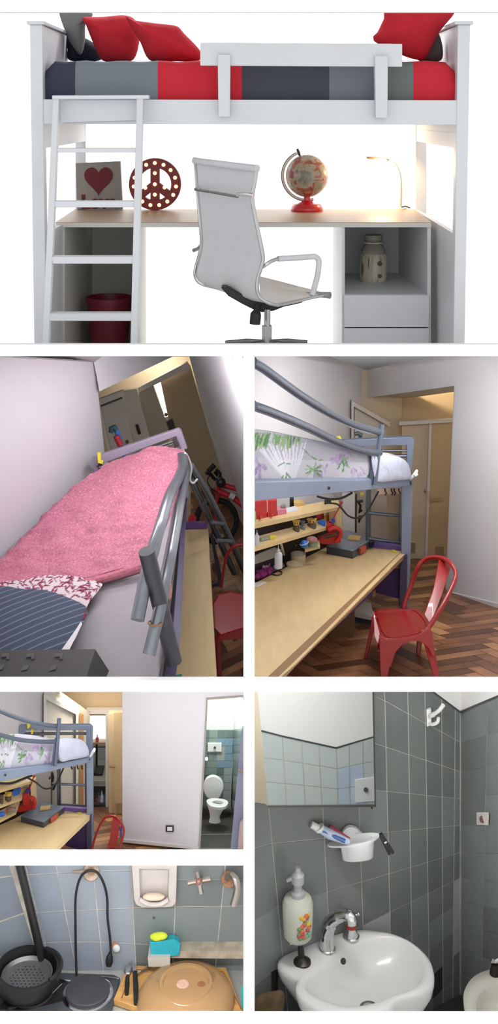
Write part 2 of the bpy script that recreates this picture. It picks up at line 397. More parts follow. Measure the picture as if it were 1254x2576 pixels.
# left cabinet of the desk
cy0, cy1 = 6.11, 6.95
zc = zd-.026
def upright(name, u0, u1, w0, w1, m, par, y0=cy0, y1=cy1, zt=None):
    zt = zc if zt is None else zt; b = MB()
    a = [((u0-CU)/F*y0, y0), ((u1-CU)/F*y0, y0), ((w1-CU)/F*y1, y1), ((w0-CU)/F*y1, y1)]
    b.loft([V((x, y, zt)) for x, y in a], [V((x, y, zfl(y))) for x, y in a]); return b.build(name, m, par)
cab = thing('open_cabinet', 'white open cabinet under the left end of the oak-topped desk', 'cabinet', P(250, FL, 6.4))
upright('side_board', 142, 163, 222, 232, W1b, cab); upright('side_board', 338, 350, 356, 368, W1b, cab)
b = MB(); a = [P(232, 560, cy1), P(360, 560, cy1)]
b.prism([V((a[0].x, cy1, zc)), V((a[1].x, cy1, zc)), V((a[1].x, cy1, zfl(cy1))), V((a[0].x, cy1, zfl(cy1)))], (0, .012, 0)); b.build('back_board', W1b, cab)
# right drawer unit
du = thing('drawer_unit', 'white drawer unit with an open niche under the right end of the desk', 'drawer unit', P(970, FL, 6.5))
ry1 = 7.25; zdd = zc
b_ = upright('side_board', 861, 868, 838, 846, W1, du, y1=6.95); upright('side_board', 1076, 1085, 1002, 1012, W1, du, y1=6.95)
zs = Z(741, cy0)
b = MB(); q = [V(((868-CU)/F*cy0, cy0, zs)), V(((1076-CU)/F*cy0, cy0, zs)), V(((1004-CU)/F*6.95, 6.95, zs)), V(((846-CU)/F*6.95, 6.95, zs))]
b.prism(q, (0, 0, -.02)); b.build('shelf', W1, du)
b = MB(); b.prism([V(((846-CU)/F*6.93, 6.93, zc)), V(((1004-CU)/F*6.93, 6.93, zc)), V(((1004-CU)/F*6.93, 6.93, zfl(6.93))), V(((846-CU)/F*6.93, 6.93, zfl(6.93)))], (0, .015, 0)); b.build('back_board', W1, du)
for v0, v1 in ((742, 822), (824.5, FL)):
    b = MB(); z1 = Z(v1, cy0) if v1 < 860 else zfl(cy0)+.004
    b.prism([V(((865-CU)/F*cy0, cy0-.014, Z(v0, cy0))), V(((1080-CU)/F*cy0, cy0-.014, Z(v0, cy0))), V(((1079-CU)/F*cy0, cy0-.014, z1)), V(((866-CU)/F*cy0, cy0-.014, z1))], (0, .016, 0)); b.build('drawer_front', W1, du, bevel=.002)
# birch jar
jy = 6.6; jz = zs; jx = (940-CU)/F*jy; js = jy/F
bark = ramp_mat('birch_bark', 'noise', [(.3, (96, 86, 72)), (.42, (190, 180, 160)), (.7, (215, 208, 192))], scale=9, stretch=(5, 5, .8), rough=.8, bump=.3)
jar = thing('jar', 'birch-bark jar with a round mouth in the niche above the drawers', 'jar', V((jx, jy, jz)))
MB().lathe([(.0, 0), (31*js, 0), (34.5*js, 8*js), (34.5*js, 62*js), (33*js, 66*js), (30*js, 70*js)], (jx, jy, jz)).build('bark_body', bark, jar)
clay = mat('grey_stoneware', (150, 146, 132), .5)
MB().lathe([(30*js, 70*js), (31*js, 78*js), (24*js, 90*js), (19*js, 95*js), (19*js, 99*js), (23*js, 104*js), (23*js, 116*js), (20*js, 117*js), (20*js, 104*js), (1*js, 100*js)], (jx, jy, jz)).build('neck', clay, jar)
MB().tube([V((jx+22*js*math.cos(a*math.pi/12), jy+22*js*math.sin(a*math.pi/12), jz+97*js)) for a in range(24)], 2.2*js, 6, True).build('cord', mat('pale_cord', (215, 210, 195), .8), jar)
for u, v, r in ((953, 659, 6), (953, 690, 5)):
    c = P(u, v, jy-.0); b = MB().lathe([(r*js, 0), (r*js, .006), (r*.5*js, .008), (.001, .008)], c+V((0, -33*js, 0)), (0, -1, 0), 12)
    b.build('knot', mat('dark_bark_knot', (92, 84, 74), .8), jar)
# burgundy pot
py = 6.5; pz = zfl(py)-.004; ps = py/F; pxx = (275-CU)/F*py; zt_ = Z(748, py)
pot = MB().lathe([(0, 0), (45*ps, 0), (57*ps, zt_-pz-.03), (59*ps, zt_-pz-.03), (59*ps, zt_-pz), (55*ps, zt_-pz), (44*ps, .03), (0, .03)], (pxx, py, zfl(py)), seg=40).build('plant_pot', mat('burgundy_plastic', (110, 24, 42), .45))
tag(pot, 'empty burgundy pot standing in the white open cabinet behind the ladder', 'pot')
# LOVE sign
sy = 6.86; sg = thing('heart_sign', 'grey board sign with a dark red heart and the word Love', 'sign', P(248, 526, sy))
sgn = mat('sign_greige', (134, 128, 122), .8, noise=.06)
b = MB(); b.px([(190, 411), (302, 406), (308, 527), (194, 527)], sy, .05); b.build('board', sgn, sg, bevel=.002)
hr = []
for i in range(40):
    t = 2*math.pi*i/40; hx = 16*math.sin(t)**3; hy = 13*math.cos(t)-5*math.cos(2*t)-2*math.cos(3*t)-math.cos(4*t); hr.append((248+hx*2.25, 451-hy*2.5))
mr = mat('dark_red_paint', (92, 10, 24), .7)
MB().px(hr, sy-.004, .005).build('heart', mr, sg)
fc = bpy.data.curves.new('lettering', 'FONT'); fc.body = 'Love'; fc.size = .105; fc.extrude = .002; fc.align_x = 'CENTER'; fc.offset = .005; fc.materials.append(mr)
ft = bpy.data.objects.new('lettering_font', fc); COL.objects.link(ft); bpy.context.view_layer.update()
fm = bpy.data.meshes.new_from_object(ft.evaluated_get(bpy.context.evaluated_depsgraph_get())); bpy.data.objects.remove(ft)
fo = bpy.data.objects.new('lettering', fm); COL.objects.link(fo); fo.parent = sg; fo.location = P(249, 523, sy-.003)-sg.location; fo.rotation_euler = (math.pi/2, 0, 0)
# peace marquee sign
qy = 6.82; qc = P(390, 463.5, qy); qs = qy/F
psn = thing('peace_sign', 'round red peace-sign marquee light with glowing bulbs on the desk', 'sign light', P(390, 529, qy))
dkr = mat('oxblood_metal', (112, 24, 24), .45)
b = MB(); seg = 56
def ringpts(r, y): return [V((qc.x+r*qs*math.sin(2*math.pi*i/seg), y, qc.z+r*qs*math.cos(2*math.pi*i/seg))) for i in range(seg)]
b.grid([ringpts(41, qy), ringpts(65.5, qy), ringpts(65.5, qy+.05), ringpts(41, qy+.05), ringpts(41, qy)], closed=True)
b.build('ring', dkr, psn)
b = MB()
def spoke(a, r, w=11.5, dy=.002):
    d = V((math.sin(a), 0, math.cos(a))); n_ = V((d.z, 0, -d.x)); c = V((qc.x, qy+dy, qc.z))
    b.prism([c+n_*w*qs, c+d*r*qs+n_*w*qs, c+d*r*qs-n_*w*qs, c-n_*w*qs], (0, .046-dy, 0))
spoke(0, 43); spoke(math.pi, 43); spoke(math.radians(128), 43, 10, .003); spoke(math.radians(232), 43, 10, .0035)
b.build('spokes', dkr, psn)
bm_ = mat('warm_bulb', (255, 205, 150), .3, emit=2.2)
pos = [(53.5*math.sin(math.radians(a)), 53.5*math.cos(math.radians(a))) for a in (i*24 for i in range(15))]
pos += [(0, 28), (0, 0), (0, -26), (-24, -9), (24.5, -8)]
for x, z in pos:
    MB().ball(V((qc.x+x*qs, qy-.004, qc.z+z*qs)), (4.8*qs, .009, 4.8*qs), 12, 8).build('bulb', bm_, psn)
# globe
gy = 6.79; gs = gy/F; gc = P(773, 442, gy); gz = zd
gl = thing('globe', 'old desk globe with a red base and white half-ring arm', 'globe', V((gc.x, gy, gz)))
gm = ramp_mat('globe_map', 'noise', [(.36, (120, 122, 112)), (.5, (176, 170, 148)), (.55, (172, 110, 90)), (.62, (140, 58, 66)), (.72, (150, 138, 70))], scale=13, rough=.35, distort=1.2, coat=.4)
MB().ball(gc, 54*gs, 40, 24).build('sphere', gm, gl)
ax = V((-.34, 0, .94)).normalized(); sd = V((-.94, 0, -.34)).normalized()
def arc(r, a): return gc+(ax*math.cos(a)+sd*math.sin(a))*r*gs
aw = mat('ivory_enamel', (226, 222, 212), .35)
MB().tube([arc(61, math.radians(2+i*6)) for i in range(30)], 3.3*gs, 8).build('meridian_arm', aw, gl)
MB().tube([arc(64.5, math.radians(6+i*6)) for i in range(29)], 1.2*gs, 6).build('arm_edge', mat('dark_bronze', (70, 62, 54), .4, .6), gl)
MB().tube([arc(54, 0), arc(62, 0), arc(72, 0)], [3*gs, 4*gs, 3*gs], 10).build('pin', mat('black_metal', (30, 28, 28), .4), gl)
rb = mat('red_enamel', (205, 24, 38), .3, coat=.5)
zb = P(0, 529, gy).z; H = (gc.z-54*gs)-gz+.004
MB().lathe([(0, 0), (40*gs, 0), (41*gs, 3*gs), (39*gs, 12*gs), (33*gs, 19*gs), (16*gs, 23*gs), (9*gs, 27*gs), (8*gs, H), (0, H)], (gc.x, gy, gz), seg=36).build('base', rb, gl)
# reading lamp
ly = 6.93; lm = thing('desk_lamp', 'slim curved reading lamp lit at the right end of the oak desk', 'lamp', P(1009, 522, ly))
lw = mat('lamp_white', (214, 210, 200), .4); ld = mat('lamp_bronze', (120, 100, 84), .4, .4)
MB().tube(curve3([(1009, 521, ly), (1009.5, 480, ly), (1008, 450, ly), (1003, 428, ly), (993, 412, ly), (980, 404, ly), (970, 401.5, ly)]), 3.6*ly/F, 10).build('gooseneck', lw, lm)
b = MB(); b.px([(924, 394), (940, 394.5), (974, 399), (977, 406), (960, 404), (925, 399.5)], ly-.02, .05); b.build('lamp_head', ld, lm, bevel=.002)
b = MB(); q = [dp(978, 521), dp(1022, 525), dp(1034, 521.5), dp(1000, 519)]
b.lathe([(0, 0), (16*ly/F, 0), (15*ly/F, .006), (0, .007)], V((P(1009, 522, ly).x, ly, zd)), seg=24); b.build('lamp_base', lw, lm)
MB().tube(curve3([(1012, 521, ly-.02), (1022, 519.5, ly-.05), (1032, 523, ly-.08)], 4), 1.8*ly/F, 6).build('cable', mat('black_metal', (0, 0, 0)), lm)
point('reading_light', P(962, 410, ly-.03), 7.5, (1, .6, .25), .015)
# office chair
ch = thing('office_chair', 'white swivel office chair with chrome frame seen from behind', 'office chair', P(672, FL, 5.45))
wl = mat('white_leatherette', (205, 206, 209), .5, noise=.03, scale=30); chm = mat('chrome', (205, 205, 205), .16, 1.0); blk = mat('black_plastic', (24, 24, 26), .5)
Lh = spline([(491, 404), (494, 440), (497, 480), (502, 530), (506, 575), (508, 612), (502, 645), (494, 672), (492, 692), (499, 708), (515, 717), (540, 723)], 4)
Rh = spline([(645, 428), (640, 460), (634, 497), (640, 540), (648, 580), (656, 618), (661, 650), (656, 675), (648, 700), (646, 728), (654, 750), (678, 764)], 4)
nL = len(Lh)
def cYl(i): return 5.72
def cYr(i): return 5.38
rows = []
for i in range(nL):
    l, r = Lh[i], Rh[i]; t = i/(nL-1); g = []
    for j in range(9):
        s_ = j/8; bow = .02*math.sin(math.pi*s_)
        yy = 5.72+(5.38-5.72)*s_+bow
        g.append(P(l[0]+(r[0]-l[0])*s_, l[1]+(r[1]-l[1])*s_+(0 if t < .9 else 6*math.sin(math.pi*s_)), yy))
    rows.append(g)
b = MB(); b.slab(rows, (.012, .018, 0)); b.build('backrest', wl, ch, sm=60)
b = MB(); b.slab([rows[0], rows[1], rows[2], [p*.5+q*.5 for p, q in zip(rows[2], rows[3])]], (.02, .026, 0)); 
b = MB(); b.tube([P(490, 404, 5.72), P(494, 404.6, 5.71), P(640, 423, 5.385), P(648, 424, 5.37)], [9*5.72/F, 8*5.72/F, 9*5.38/F, 10*5.38/F], 14); b.build('head_roll', wl, ch)
for H_, yy, u in ((Lh, 5.715, 0), (Rh, 5.372, 1)):
    pts = [P(p[0]+(1 if u else -1), p[1], yy) for p in H_]
    if u: pts += curve3([(700, 768, 5.4), (740, 760, 5.46), (790, 748, 5.52), (822, 742, 5.56)], 5)
    else: pts += curve3([(560, 729, 5.74), (600, 742, 5.8), (650, 744, 5.86), (700, 738, 5.92)], 5)
    MB().tube(pts, 4.2*yy/F, 8).build('side_frame', chm if not u else mat('satin_aluminium', (188, 188, 190), .3, .8), ch)
MB().tube(curve3([(492, 476, 5.7), (540, 484, 5.55), (590, 493, 5.42), (604, 494, 5.38)], 4), 4.5*5.5/F, 8).build('back_bar', chm, ch)
MB().tube(curve3([(596, 490, 5.37), (616, 489, 5.35), (636, 492, 5.34)], 4), 5*5.4/F, 8).build('back_bar', chm, ch)
# seat
st_ = [(652, 694), (700, 706), (760, 722), (806, 733)]; sb_ = [(656, 752), (690, 764), (745, 754), (800, 744)]
rows = []
for i in range(4):
    t = i/3; y0 = 5.44+.12*t
    rows.append([P(sb_[i][0], sb_[i][1], y0-.04), P((sb_[i][0]*2+st_[i][0])/3, (sb_[i][1]*2+st_[i][1])/3-1, y0), P((sb_[i][0]+2*st_[i][0])/3, (sb_[i][1]+2*st_[i][1])/3-1, y0+.1), P(st_[i][0], st_[i][1], y0+.25)])
b = MB(); b.slab(rows, (0, .01, -.012)); b.build('seat', mat('pale_leatherette', (214, 210, 206), .5), ch, sm=60)
MB().tube([P(768, 741, 5.62), P(800, 741, 5.58), P(822, 742, 5.55), P(831, 743, 5.54)], [7*5.6/F, 7*5.6/F, 8*5.6/F, 9*5.6/F], 12).build('front_roll', mat('satin_aluminium', (0, 0, 0)), ch)
# arms
MB().tube(curve3([(660, 672, 5.4), (672, 664, 5.4), (688, 655, 5.42), (710, 649, 5.45)], 5), 5*5.4/F, 10).build('arm_bracket', chm, ch)
MB().tube(curve3([(700, 651, 5.44), (740, 649, 5.48), (780, 646, 5.52), (794, 646, 5.53), (802, 654, 5.54), (803, 668, 5.54)], 5), [7.5*5.45/F]*25+[6*5.5/F], 12).build('armrest', wl, ch)
MB().tube(curve3([(803, 664, 5.54), (800, 690, 5.54), (793, 718, 5.54), (787, 742, 5.54)], 4), 7.5*5.5/F, 10).build('arm_post', wl, ch)
MB().tube(curve3([(487, 630, 5.73), (498, 626, 5.75), (506, 618, 5.78)], 4), 5*5.7/F, 8).build('arm_bracket', chm, ch)
# mechanism, column, base
b = MB(); b.px([(556, 724), (570, 722), (600, 736), (648, 752), (690, 766), (735, 758), (768, 752), (760, 762), (735, 768), (715, 772), (690, 782), (660, 786), (640, 780), (610, 765), (575, 745)], 5.5, .12); b.build('mechanism', blk, ch, bevel=.006)
MB().tube([P(650, 768, 5.46), P(648, 780, 5.45), P(644, 790, 5.44), P(642, 815, 5.44)], [8*5.4/F, 8*5.4/F, 14*5.4/F, 14*5.4/F], 12).build('tension_knob', blk, ch)
MB().tube([P(673, 778, 5.5), P(673, 822, 5.5)], 8*5.5/F, 14).build('gas_lift', chm, ch)
MB().tube([P(672, 817, 5.5), P(672, 819, 5.5), P(672, 860, 5.5)], [11*5.5/F, 12.5*5.5/F, 12.5*5.5/F], 16).build('column', chm, ch)
b = MB()
for a in range(5):
    t = math.radians(a*72+20); d = V((math.cos(t), math.sin(t)*.6, 0)); c = P(672, 861, 5.5); c.z = P(0, 861, 5.5).z
    e = c+d*.2; e.z = c.z-.006
    b.tube([c, c+d*.1+V((0, 0, .003)), e], [.012, .011, .008], 8)
b.build('star_base', mat('grey_steel', (110, 112, 114), .35, .7), ch)
# cushions
rf = mat('red_cotton', (180, 24, 40), .9, noise=.08, scale=12, bump=.5, bscale=14); gf = mat('grey_cotton', (112, 114, 116), .9, bump=.3, bscale=14); nf = mat('navy_cotton', (34, 34, 52), .9, bump=.3, bscale=14)
def cushion(out, Y, th, m, lab, tagm=None):
    o = MB().pillow(out, Y, th).build('cushion', m, sm=80)
    return tag(o, lab, 'cushion', 'cushions on the white loft bed')
cushion([(150, 20), (206, 20), (234, 36), (216, 60), (214, 104), (204, 138), (186, 120), (166, 84)], 6.26, .045, gf, 'grey cushion propped at the left end of the white loft bed')
cushion([(160, 88), (215, 96), (258, 128), (250, 152), (176, 152), (170, 120)], 6.36, .05, nf, 'dark navy cushion low behind the red ones at the left end')
cushion([(208, 44), (260, 42), (314, 38), (342, 52), (352, 92), (338, 148), (300, 155), (258, 152), (236, 112), (216, 62)], 6.2, .085, rf, 'red cushion leaning on the grey one')
cushion([(316, 40), (336, 50), (390, 58), (444, 65), (462, 82), (506, 130), (500, 153), (440, 154), (378, 152), (352, 104), (330, 70)], 6.0, .08, rf, 'wide red cushion beside the guard rail of the white loft bed')
cushion([(984, 14), (1144, 14), (1104, 84), (1072, 144), (1050, 150), (1010, 138), (940, 102), (952, 78), (966, 48)], 5.88, .07, rf, 'red cushion propped at the right end of the white loft bed')
cushion([(1050, 150), (1072, 112), (1104, 84), (1112, 150)], 5.98, .05, mat('grey_green_cotton', (84, 84, 80), .9), 'small grey-green cushion tucked behind the red one at the right end')
LIM = (-21, 618.5, 882, 1713.5)
from mathutils import noise as mnoise
# ================================================================ ROOM 2: loft bed seen from its head, pink quilt
n2 = V((-.27, -.27, .92)).normalized()
def pln(u0, v0, Y0):
    a = P(u0, v0, Y0); d = n2.dot(a-V((0, 0, CZ)))
    return lambda u, v: d/n2.dot(V(((u-CU)/F, 1, -(v-CV)/F)))
MT = pln(300, 1690, 5.12)      # mattress top
DK = pln(490, 1700, 6.0)       # desk top
FF = pln(580, 1420, 7.9)       # floor
plaster = mat('white_plaster', (214, 213, 217), .85, noise=.015, scale=2, bump=.05, bscale=40)
cream = mat('cream_paint', (205, 192, 170), .7, noise=.02, scale=3)
greyc = mat('grey_ceiling', (196, 196, 198), .9)
LWf = plane3(P(245, 1190, 6.95), P(0, 1430, 6.25), P(237, 912, 6.85))
b = MB(); b.px([(-20, 897), (-20, 1713), (200, 1713), (300, 1250), (262, 1150), (237, 911), (180, 908)], LWf, .04); struct(b.build('wall_left_bedroom', mat('lilac_plaster', (196, 193, 199), .85, noise=.015, scale=2, bump=.05, bscale=40)))
b = MB(); b.px([(-20, 893), (-20, 897), (180, 908), (237, 912), (262, 893), (262, 884), (-20, 884)], lambda u, v: 6.85-(912-v)*.01, .03); struct(b.build('ceiling_bedroom', greyc))
HD = plane3(P(240, 912, 6.85), P(258, 981, 6.9), P(475, 897, 8.2))
b = MB(); b.px([(236, 911), (262, 893), (262, 886), (478, 886), (476, 897), (435, 897), (258, 981), (251, 985)], HD, .04); struct(b.build('wall_header_bedroom', plaster))
# underside of the lintel and the alcove behind
RW = plane3(P(613, 1330, 8.3), P(560, 1225, 8.8), P(475, 897, 8.25))
b = MB(); b.px([(474, 886), (622, 886), (622, 1345), (613, 1332), (566, 1235), (553, 1178), (519, 1060)], RW, .04); struct(b.build('wall_right_bedroom', mat('cool_white_plaster', (236, 237, 242), .85, noise=.01, scale=2)))
BK = lambda u, v: 9.0-(u-300)*.0006
b = MB(); b.px([(200, 886), (622, 886), (622, 1330), (200, 1330)], lambda u, v: 9.15, .04); struct(b.build('wall_alcove_bedroom', cream))
# door on the left of the alcove with its frame
cd = mat('cream_door', (206, 199, 188), .5); cdw = mat('door_frame_cream', (216, 210, 200), .5)
dr = MB().px([(252, 1020), (308, 998), (352, 1180), (300, 1230)], 8.2, .04).build('door_1', cd); struct(dr)
b = MB(); b.px([(244, 1007), (308, 983), (312, 996), (250, 1020)], 8.15, .05); b.px([(244, 1007), (252, 1020), (302, 1230), (292, 1230)], 8.15, .05); struct(b.build('trim_door_bedroom', cdw))
b = MB(); b.px([(252, 1021), (306, 1000), (307, 1003), (253, 1024)], 8.17, .02); struct(b.build('trim_dark_gap', mat('dark_gap', (96, 90, 84), .8)))  # thin dark strip along the top of the door
b = MB(); b.px([(308, 983), (344, 978), (404, 1200), (360, 1210)], 8.6, .05); struct(b.build('trim_jamb_bedroom', cdw))
b = MB(); b.px([(340, 986), (384, 965), (430, 1100), (380, 1180)], 8.72, .04); struct(b.build('door_2', mat('beige_door', (188, 176, 156), .5)))
b = MB(); b.px([(336, 982), (470, 912), (478, 926), (344, 990)], 8.7, .06); struct(b.build('trim_lintel_bedroom', cdw))
b = MB(); b.px([(404, 958), (478, 920), (560, 1200), (552, 1260), (452, 1180), (432, 1090)], 8.8, .04); struct(b.build('wall_passage_bedroom', mat('tan_paint', (180, 162, 134), .7)))
# bright little window in the gap, with things below it
b = MB(); b.px([(384, 966), (405, 960), (436, 1052), (412, 1056)], 8.85, .02); wn2 = b.build('window_1', mat('daylit_glass', (250, 252, 255), .4, emit=1.6)); struct(wn2)
b = MB(); b.px([(412, 1052), (428, 1046), (444, 1080), (424, 1090)], 8.83, .02); struct(b.build('trim_sill_bedroom', mat('white_tile', (210, 210, 212), .4)))
b = MB().px([(418, 1062), (434, 1054), (442, 1082), (426, 1094)], 8.78, .04); tag(b.build('oven', mat('charcoal_steel', (66, 62, 62), .4)), 'dark cooker edge glimpsed below the bright gap of the doorway', 'cooker')
b = MB().ball(P(418, 1043, 8.75), .013, 12, 8); tag(b.build('pot', mat('terracotta', (165, 92, 70), .6)), 'small terracotta pot on the sill of the bright gap', 'pot')
b = MB().px(qr((405, 1036), (411, 1044)), 8.8, .015); tag(b.build('bottle', mat('green_plastic', (96, 140, 110), .5)), 'tiny green bottle at the edge of the bright gap', 'bottle')
sw = thing('light_switch', 'dark double switch plate on the door jamb behind the pink bed', 'switch', P(348, 1092, 8.55))
for q in (((341, 1070), (347, 1069), (351, 1080), (345, 1082)), ((345, 1083), (351, 1081), (354, 1091), (348, 1093))):
    MB().px(q, 8.55, .03).build('switch_plate', mat('dark_bakelite', (34, 28, 26), .4), sw)
kn = MB().ball(P(320, 1111, 8.15), .012, 10, 8); tag(kn.build('round_knob', mat('bronze', (120, 84, 60), .4, .5)), 'small brown round knob on the cream door behind the pink bed', 'knob')
# floor
parq = [mat('parquet_'+l_, c_, .35, noise=.35, scale=7) for l_, c_ in (('oak', (146, 100, 68)), ('walnut', (118, 76, 48)), ('dark', (88, 54, 34)), ('honey', (172, 124, 84)))]
def parquet(name, fn, u0, u1, v0, v1, L, W, rot, seed=3):
    """herringbone blocks lying on the plane fn, over the ground seen between the given picture columns and rows"""
    rnd = random.Random(seed); c = [P(u, v, fn(u, v)) for u, v in qr((u0, v0), (u1, v1))]
    o = P((u0+u1)/2, (v0+v1)/2, fn((u0+u1)/2, (v0+v1)/2)); nn = (c[1]-c[0]).cross(c[2]-c[0]).normalized()
    if nn.z < 0: nn = -nn
    ex = V((1, 0, 0)); ex = (ex-nn*ex.dot(nn)).normalized(); ey = nn.cross(ex); R = max((p-o).length for p in c)
    cr, sr = math.cos(rot), math.sin(rot); b = MB(); g = W*.02
    xs = [(p-o).dot(ex) for p in c]; ys = [(p-o).dot(ey) for p in c]
    N = int(R*2.5/W)+6; M = int(R*2.5/L)+3
    def proj(p): return (p.x/p.y*F+CU, (CZ-p.z)/p.y*F+CV)
    def blk(x, y, w, h, m_=None):
        q = [(x+g, y+g), (x+w-g, y+g), (x+w-g, y+h-g), (x+g, y+h-g)]; q = [(a*cr-b_*sr, a*sr+b_*cr) for a, b_ in q]
        mx = sum(p[0] for p in q)/4; my = sum(p[1] for p in q)/4
        if not (min(xs)-L < mx < max(xs)+L and min(ys)-L < my < max(ys)+L): return
        q = [proj(o+ex*a+ey*b_) for a, b_ in q]
        for ax_, lim, sg in ((0, u0, 1), (0, u1, -1), (1, v0, 1), (1, v1, -1)):      # trim the block at the room's edges
            out = []
            for i in range(len(q)):
                p, r = q[i], q[(i+1) % len(q)]; dp_, dr_ = (p[ax_]-lim)*sg, (r[ax_]-lim)*sg
                if dp_ >= 0: out.append(p)
                if dp_*dr_ < 0: t = dp_/(dp_-dr_); out.append((p[0]+(r[0]-p[0])*t, p[1]+(r[1]-p[1])*t))
            q = out
            if len(q) < 3: return
        b.add([P(u, v, fn(u, v)) for u, v in q], [list(range(len(q)))], rnd.choice((0, 0, 1, 1, 2, 3)))
    for i in range(-N, N):
        for j in range(-M, M):
            blk(i*W+j*L, i*W-j*L, L, W); blk(i*W+j*L, i*W-j*L+W, W, L)
    m5 = mat('parquet_joint', (66, 40, 26), .6)
    b.add([p-nn*.004 for p in c], [[0, 1, 2, 3]], 4)
    return struct(b.build(name, parq+[m5], weld=False))
parquet('floor_bedroom', FF, 480, 618, 1200, 1713, .26, .06, math.radians(20))
# bed
purple = mat('lilac_paint', (150, 138, 158), .45, noise=.03); steel = mat('brushed_steel', (128, 132, 140), .28, .8, noise=.05, scale=30); dsteel = mat('dark_steel', (78, 76, 82), .32, .7); lilacd = mat('dusk_purple', (92, 84, 112), .5)
bd = thing('loft_bed', 'grey tubular loft bed under a pink quilt, seen from its head end', 'loft bed', P(470, 1560, 6.4))
hy = lambda u, v: MT(u, v)+.02
hb = MB(); hb.px([(227, 1158), (232, 1152), (449, 1079), (456, 1084), (472, 1130), (456, 1131), (443, 1098), (243, 1172), (256, 1190), (240, 1197)], 6.78, .04); hb.build('headboard', purple, bd, bevel=.004)
MB().tube([P(250, 1176, 6.77), P(446, 1107, 6.74)], .007, 8).build('headboard_rail', steel, bd)
MB().tube([P(254, 1184, 6.77), P(446, 1113, 6.74)], .005, 8).build('headboard_rail', steel, bd)
b = MB(); b.px([(246, 1166), (254, 1163), (262, 1188), (254, 1192)], 6.765, .015); b.build('corner_plate', dsteel, bd)
b = MB(); b.px([(434, 1104), (444, 1100), (449, 1124), (439, 1127)], 6.72, .015); b.build('corner_plate', dsteel, bd)
def railpts(pts): return curve3(pts, 6)
A = [(346, 1560, 4.99), (357, 1505, 5.04), (370, 1440, 5.1), (386, 1380, 5.2), (405, 1318, 5.35), (419, 1270, 5.55), (432, 1235, 5.8), (448, 1205, 6.1), (458, 1180, 6.35), (462, 1152, 6.5)]
MB().tube(railpts(A), [.029]*19+[.028, .027]+[.026]*34, 16).build('guard_rail', steel, bd)
B = [(375, 1647, 4.99), (390, 1585, 5.03), (404, 1525, 5.08), (418, 1450, 5.18), (430, 1390, 5.3), (440, 1335, 5.5), (449, 1280, 5.75), (457, 1240, 6.05), (464, 1205, 6.3), (467, 1180, 6.5)]
MB().tube(railpts(B), .027, 16).build('guard_rail', steel, bd)
MB().tube([P(369, 1386, 5.03), P(385, 1450, 5.06), P(405, 1530, 5.1), P(438, 1665, 5.14)], .0355, 20).build('guard_post', dsteel, bd)
MB().tube([P(456, 1140, 6.55), P(460, 1180, 6.55), P(468, 1250, 6.55)], .021, 14).build('guard_post', steel, bd)
b = MB(); b.loft([P(462, 1235, 6.62), P(472, 1232, 6.62), P(472, 1250, 6.62), P(462, 1250, 6.62)], [P(432, 1640, 5.2), P(452, 1640, 5.2), P(440, 1720, 5.2), P(408, 1720, 5.2)]); b.build('side_beam', lilacd, bd)
eb = MB(); 
eb.loft([P(-20, 1634, 5.06), P(240, 1632, 5.06), P(292, 1716, 5.0), P(-20, 1716, 5.0)], [P(-20, 1634, 5.12), P(240, 1632, 5.12), P(292, 1716, 5.1), P(-20, 1716, 5.1)])
eb = MB(); eb.loft([P(-20, 1635, 5.12), P(240, 1632, 5.12), P(218, 1704, 4.98), P(-20, 1704, 4.98)], [P(-20, 1720, 5.16), P(292, 1720, 5.16), P(292, 1722, 5.16), P(-20, 1722, 5.16)])
eb.build('foot_post', mat('graphite_paint', (56, 53, 54), .5), bd, bevel=.003)
for u in (12, 75, 146):
    mm = MB(); mm.px([(u-8, 1645), (u+12, 1644), (u+11, 1658), (u+4, 1658), (u+4, 1652), (u-9, 1653)], lambda a, c: 5.117-.0019*(c-1632)-.003, .004)
    mm.build('scuff_label', mat('pale_scuff', (76, 73, 72), .7), bd)
    mm = MB(); mm.px([(u-18, 1676), (u-2, 1674), (u-6, 1684), (u-22, 1688)], lambda a, c: 5.117-.0019*(c-1632)-.003, .004)
    mm.build('scuff_label', mat('pale_scuff', (0, 0, 0)), bd)
# mattress with white sheet
sheet = mat('white_sheet', (154, 149, 154), .85, noise=.05, scale=5, bump=.5, bscale=9)
b = MB(); q = [(250, 1198), (462, 1140), (452, 1260), (424, 1480), (414, 1560), (406, 1610), (400, 1730), (150, 1730), (-20, 1600), (-20, 1420)]
b.prism([P(u, v, MT(u, v)+.03) for u, v in q], (0, .2, 0)); m2 = b.build('mattress', sheet, bevel=.01); tag(m2, 'mattress in a white sheet on the bed with the pink quilt', 'mattress')
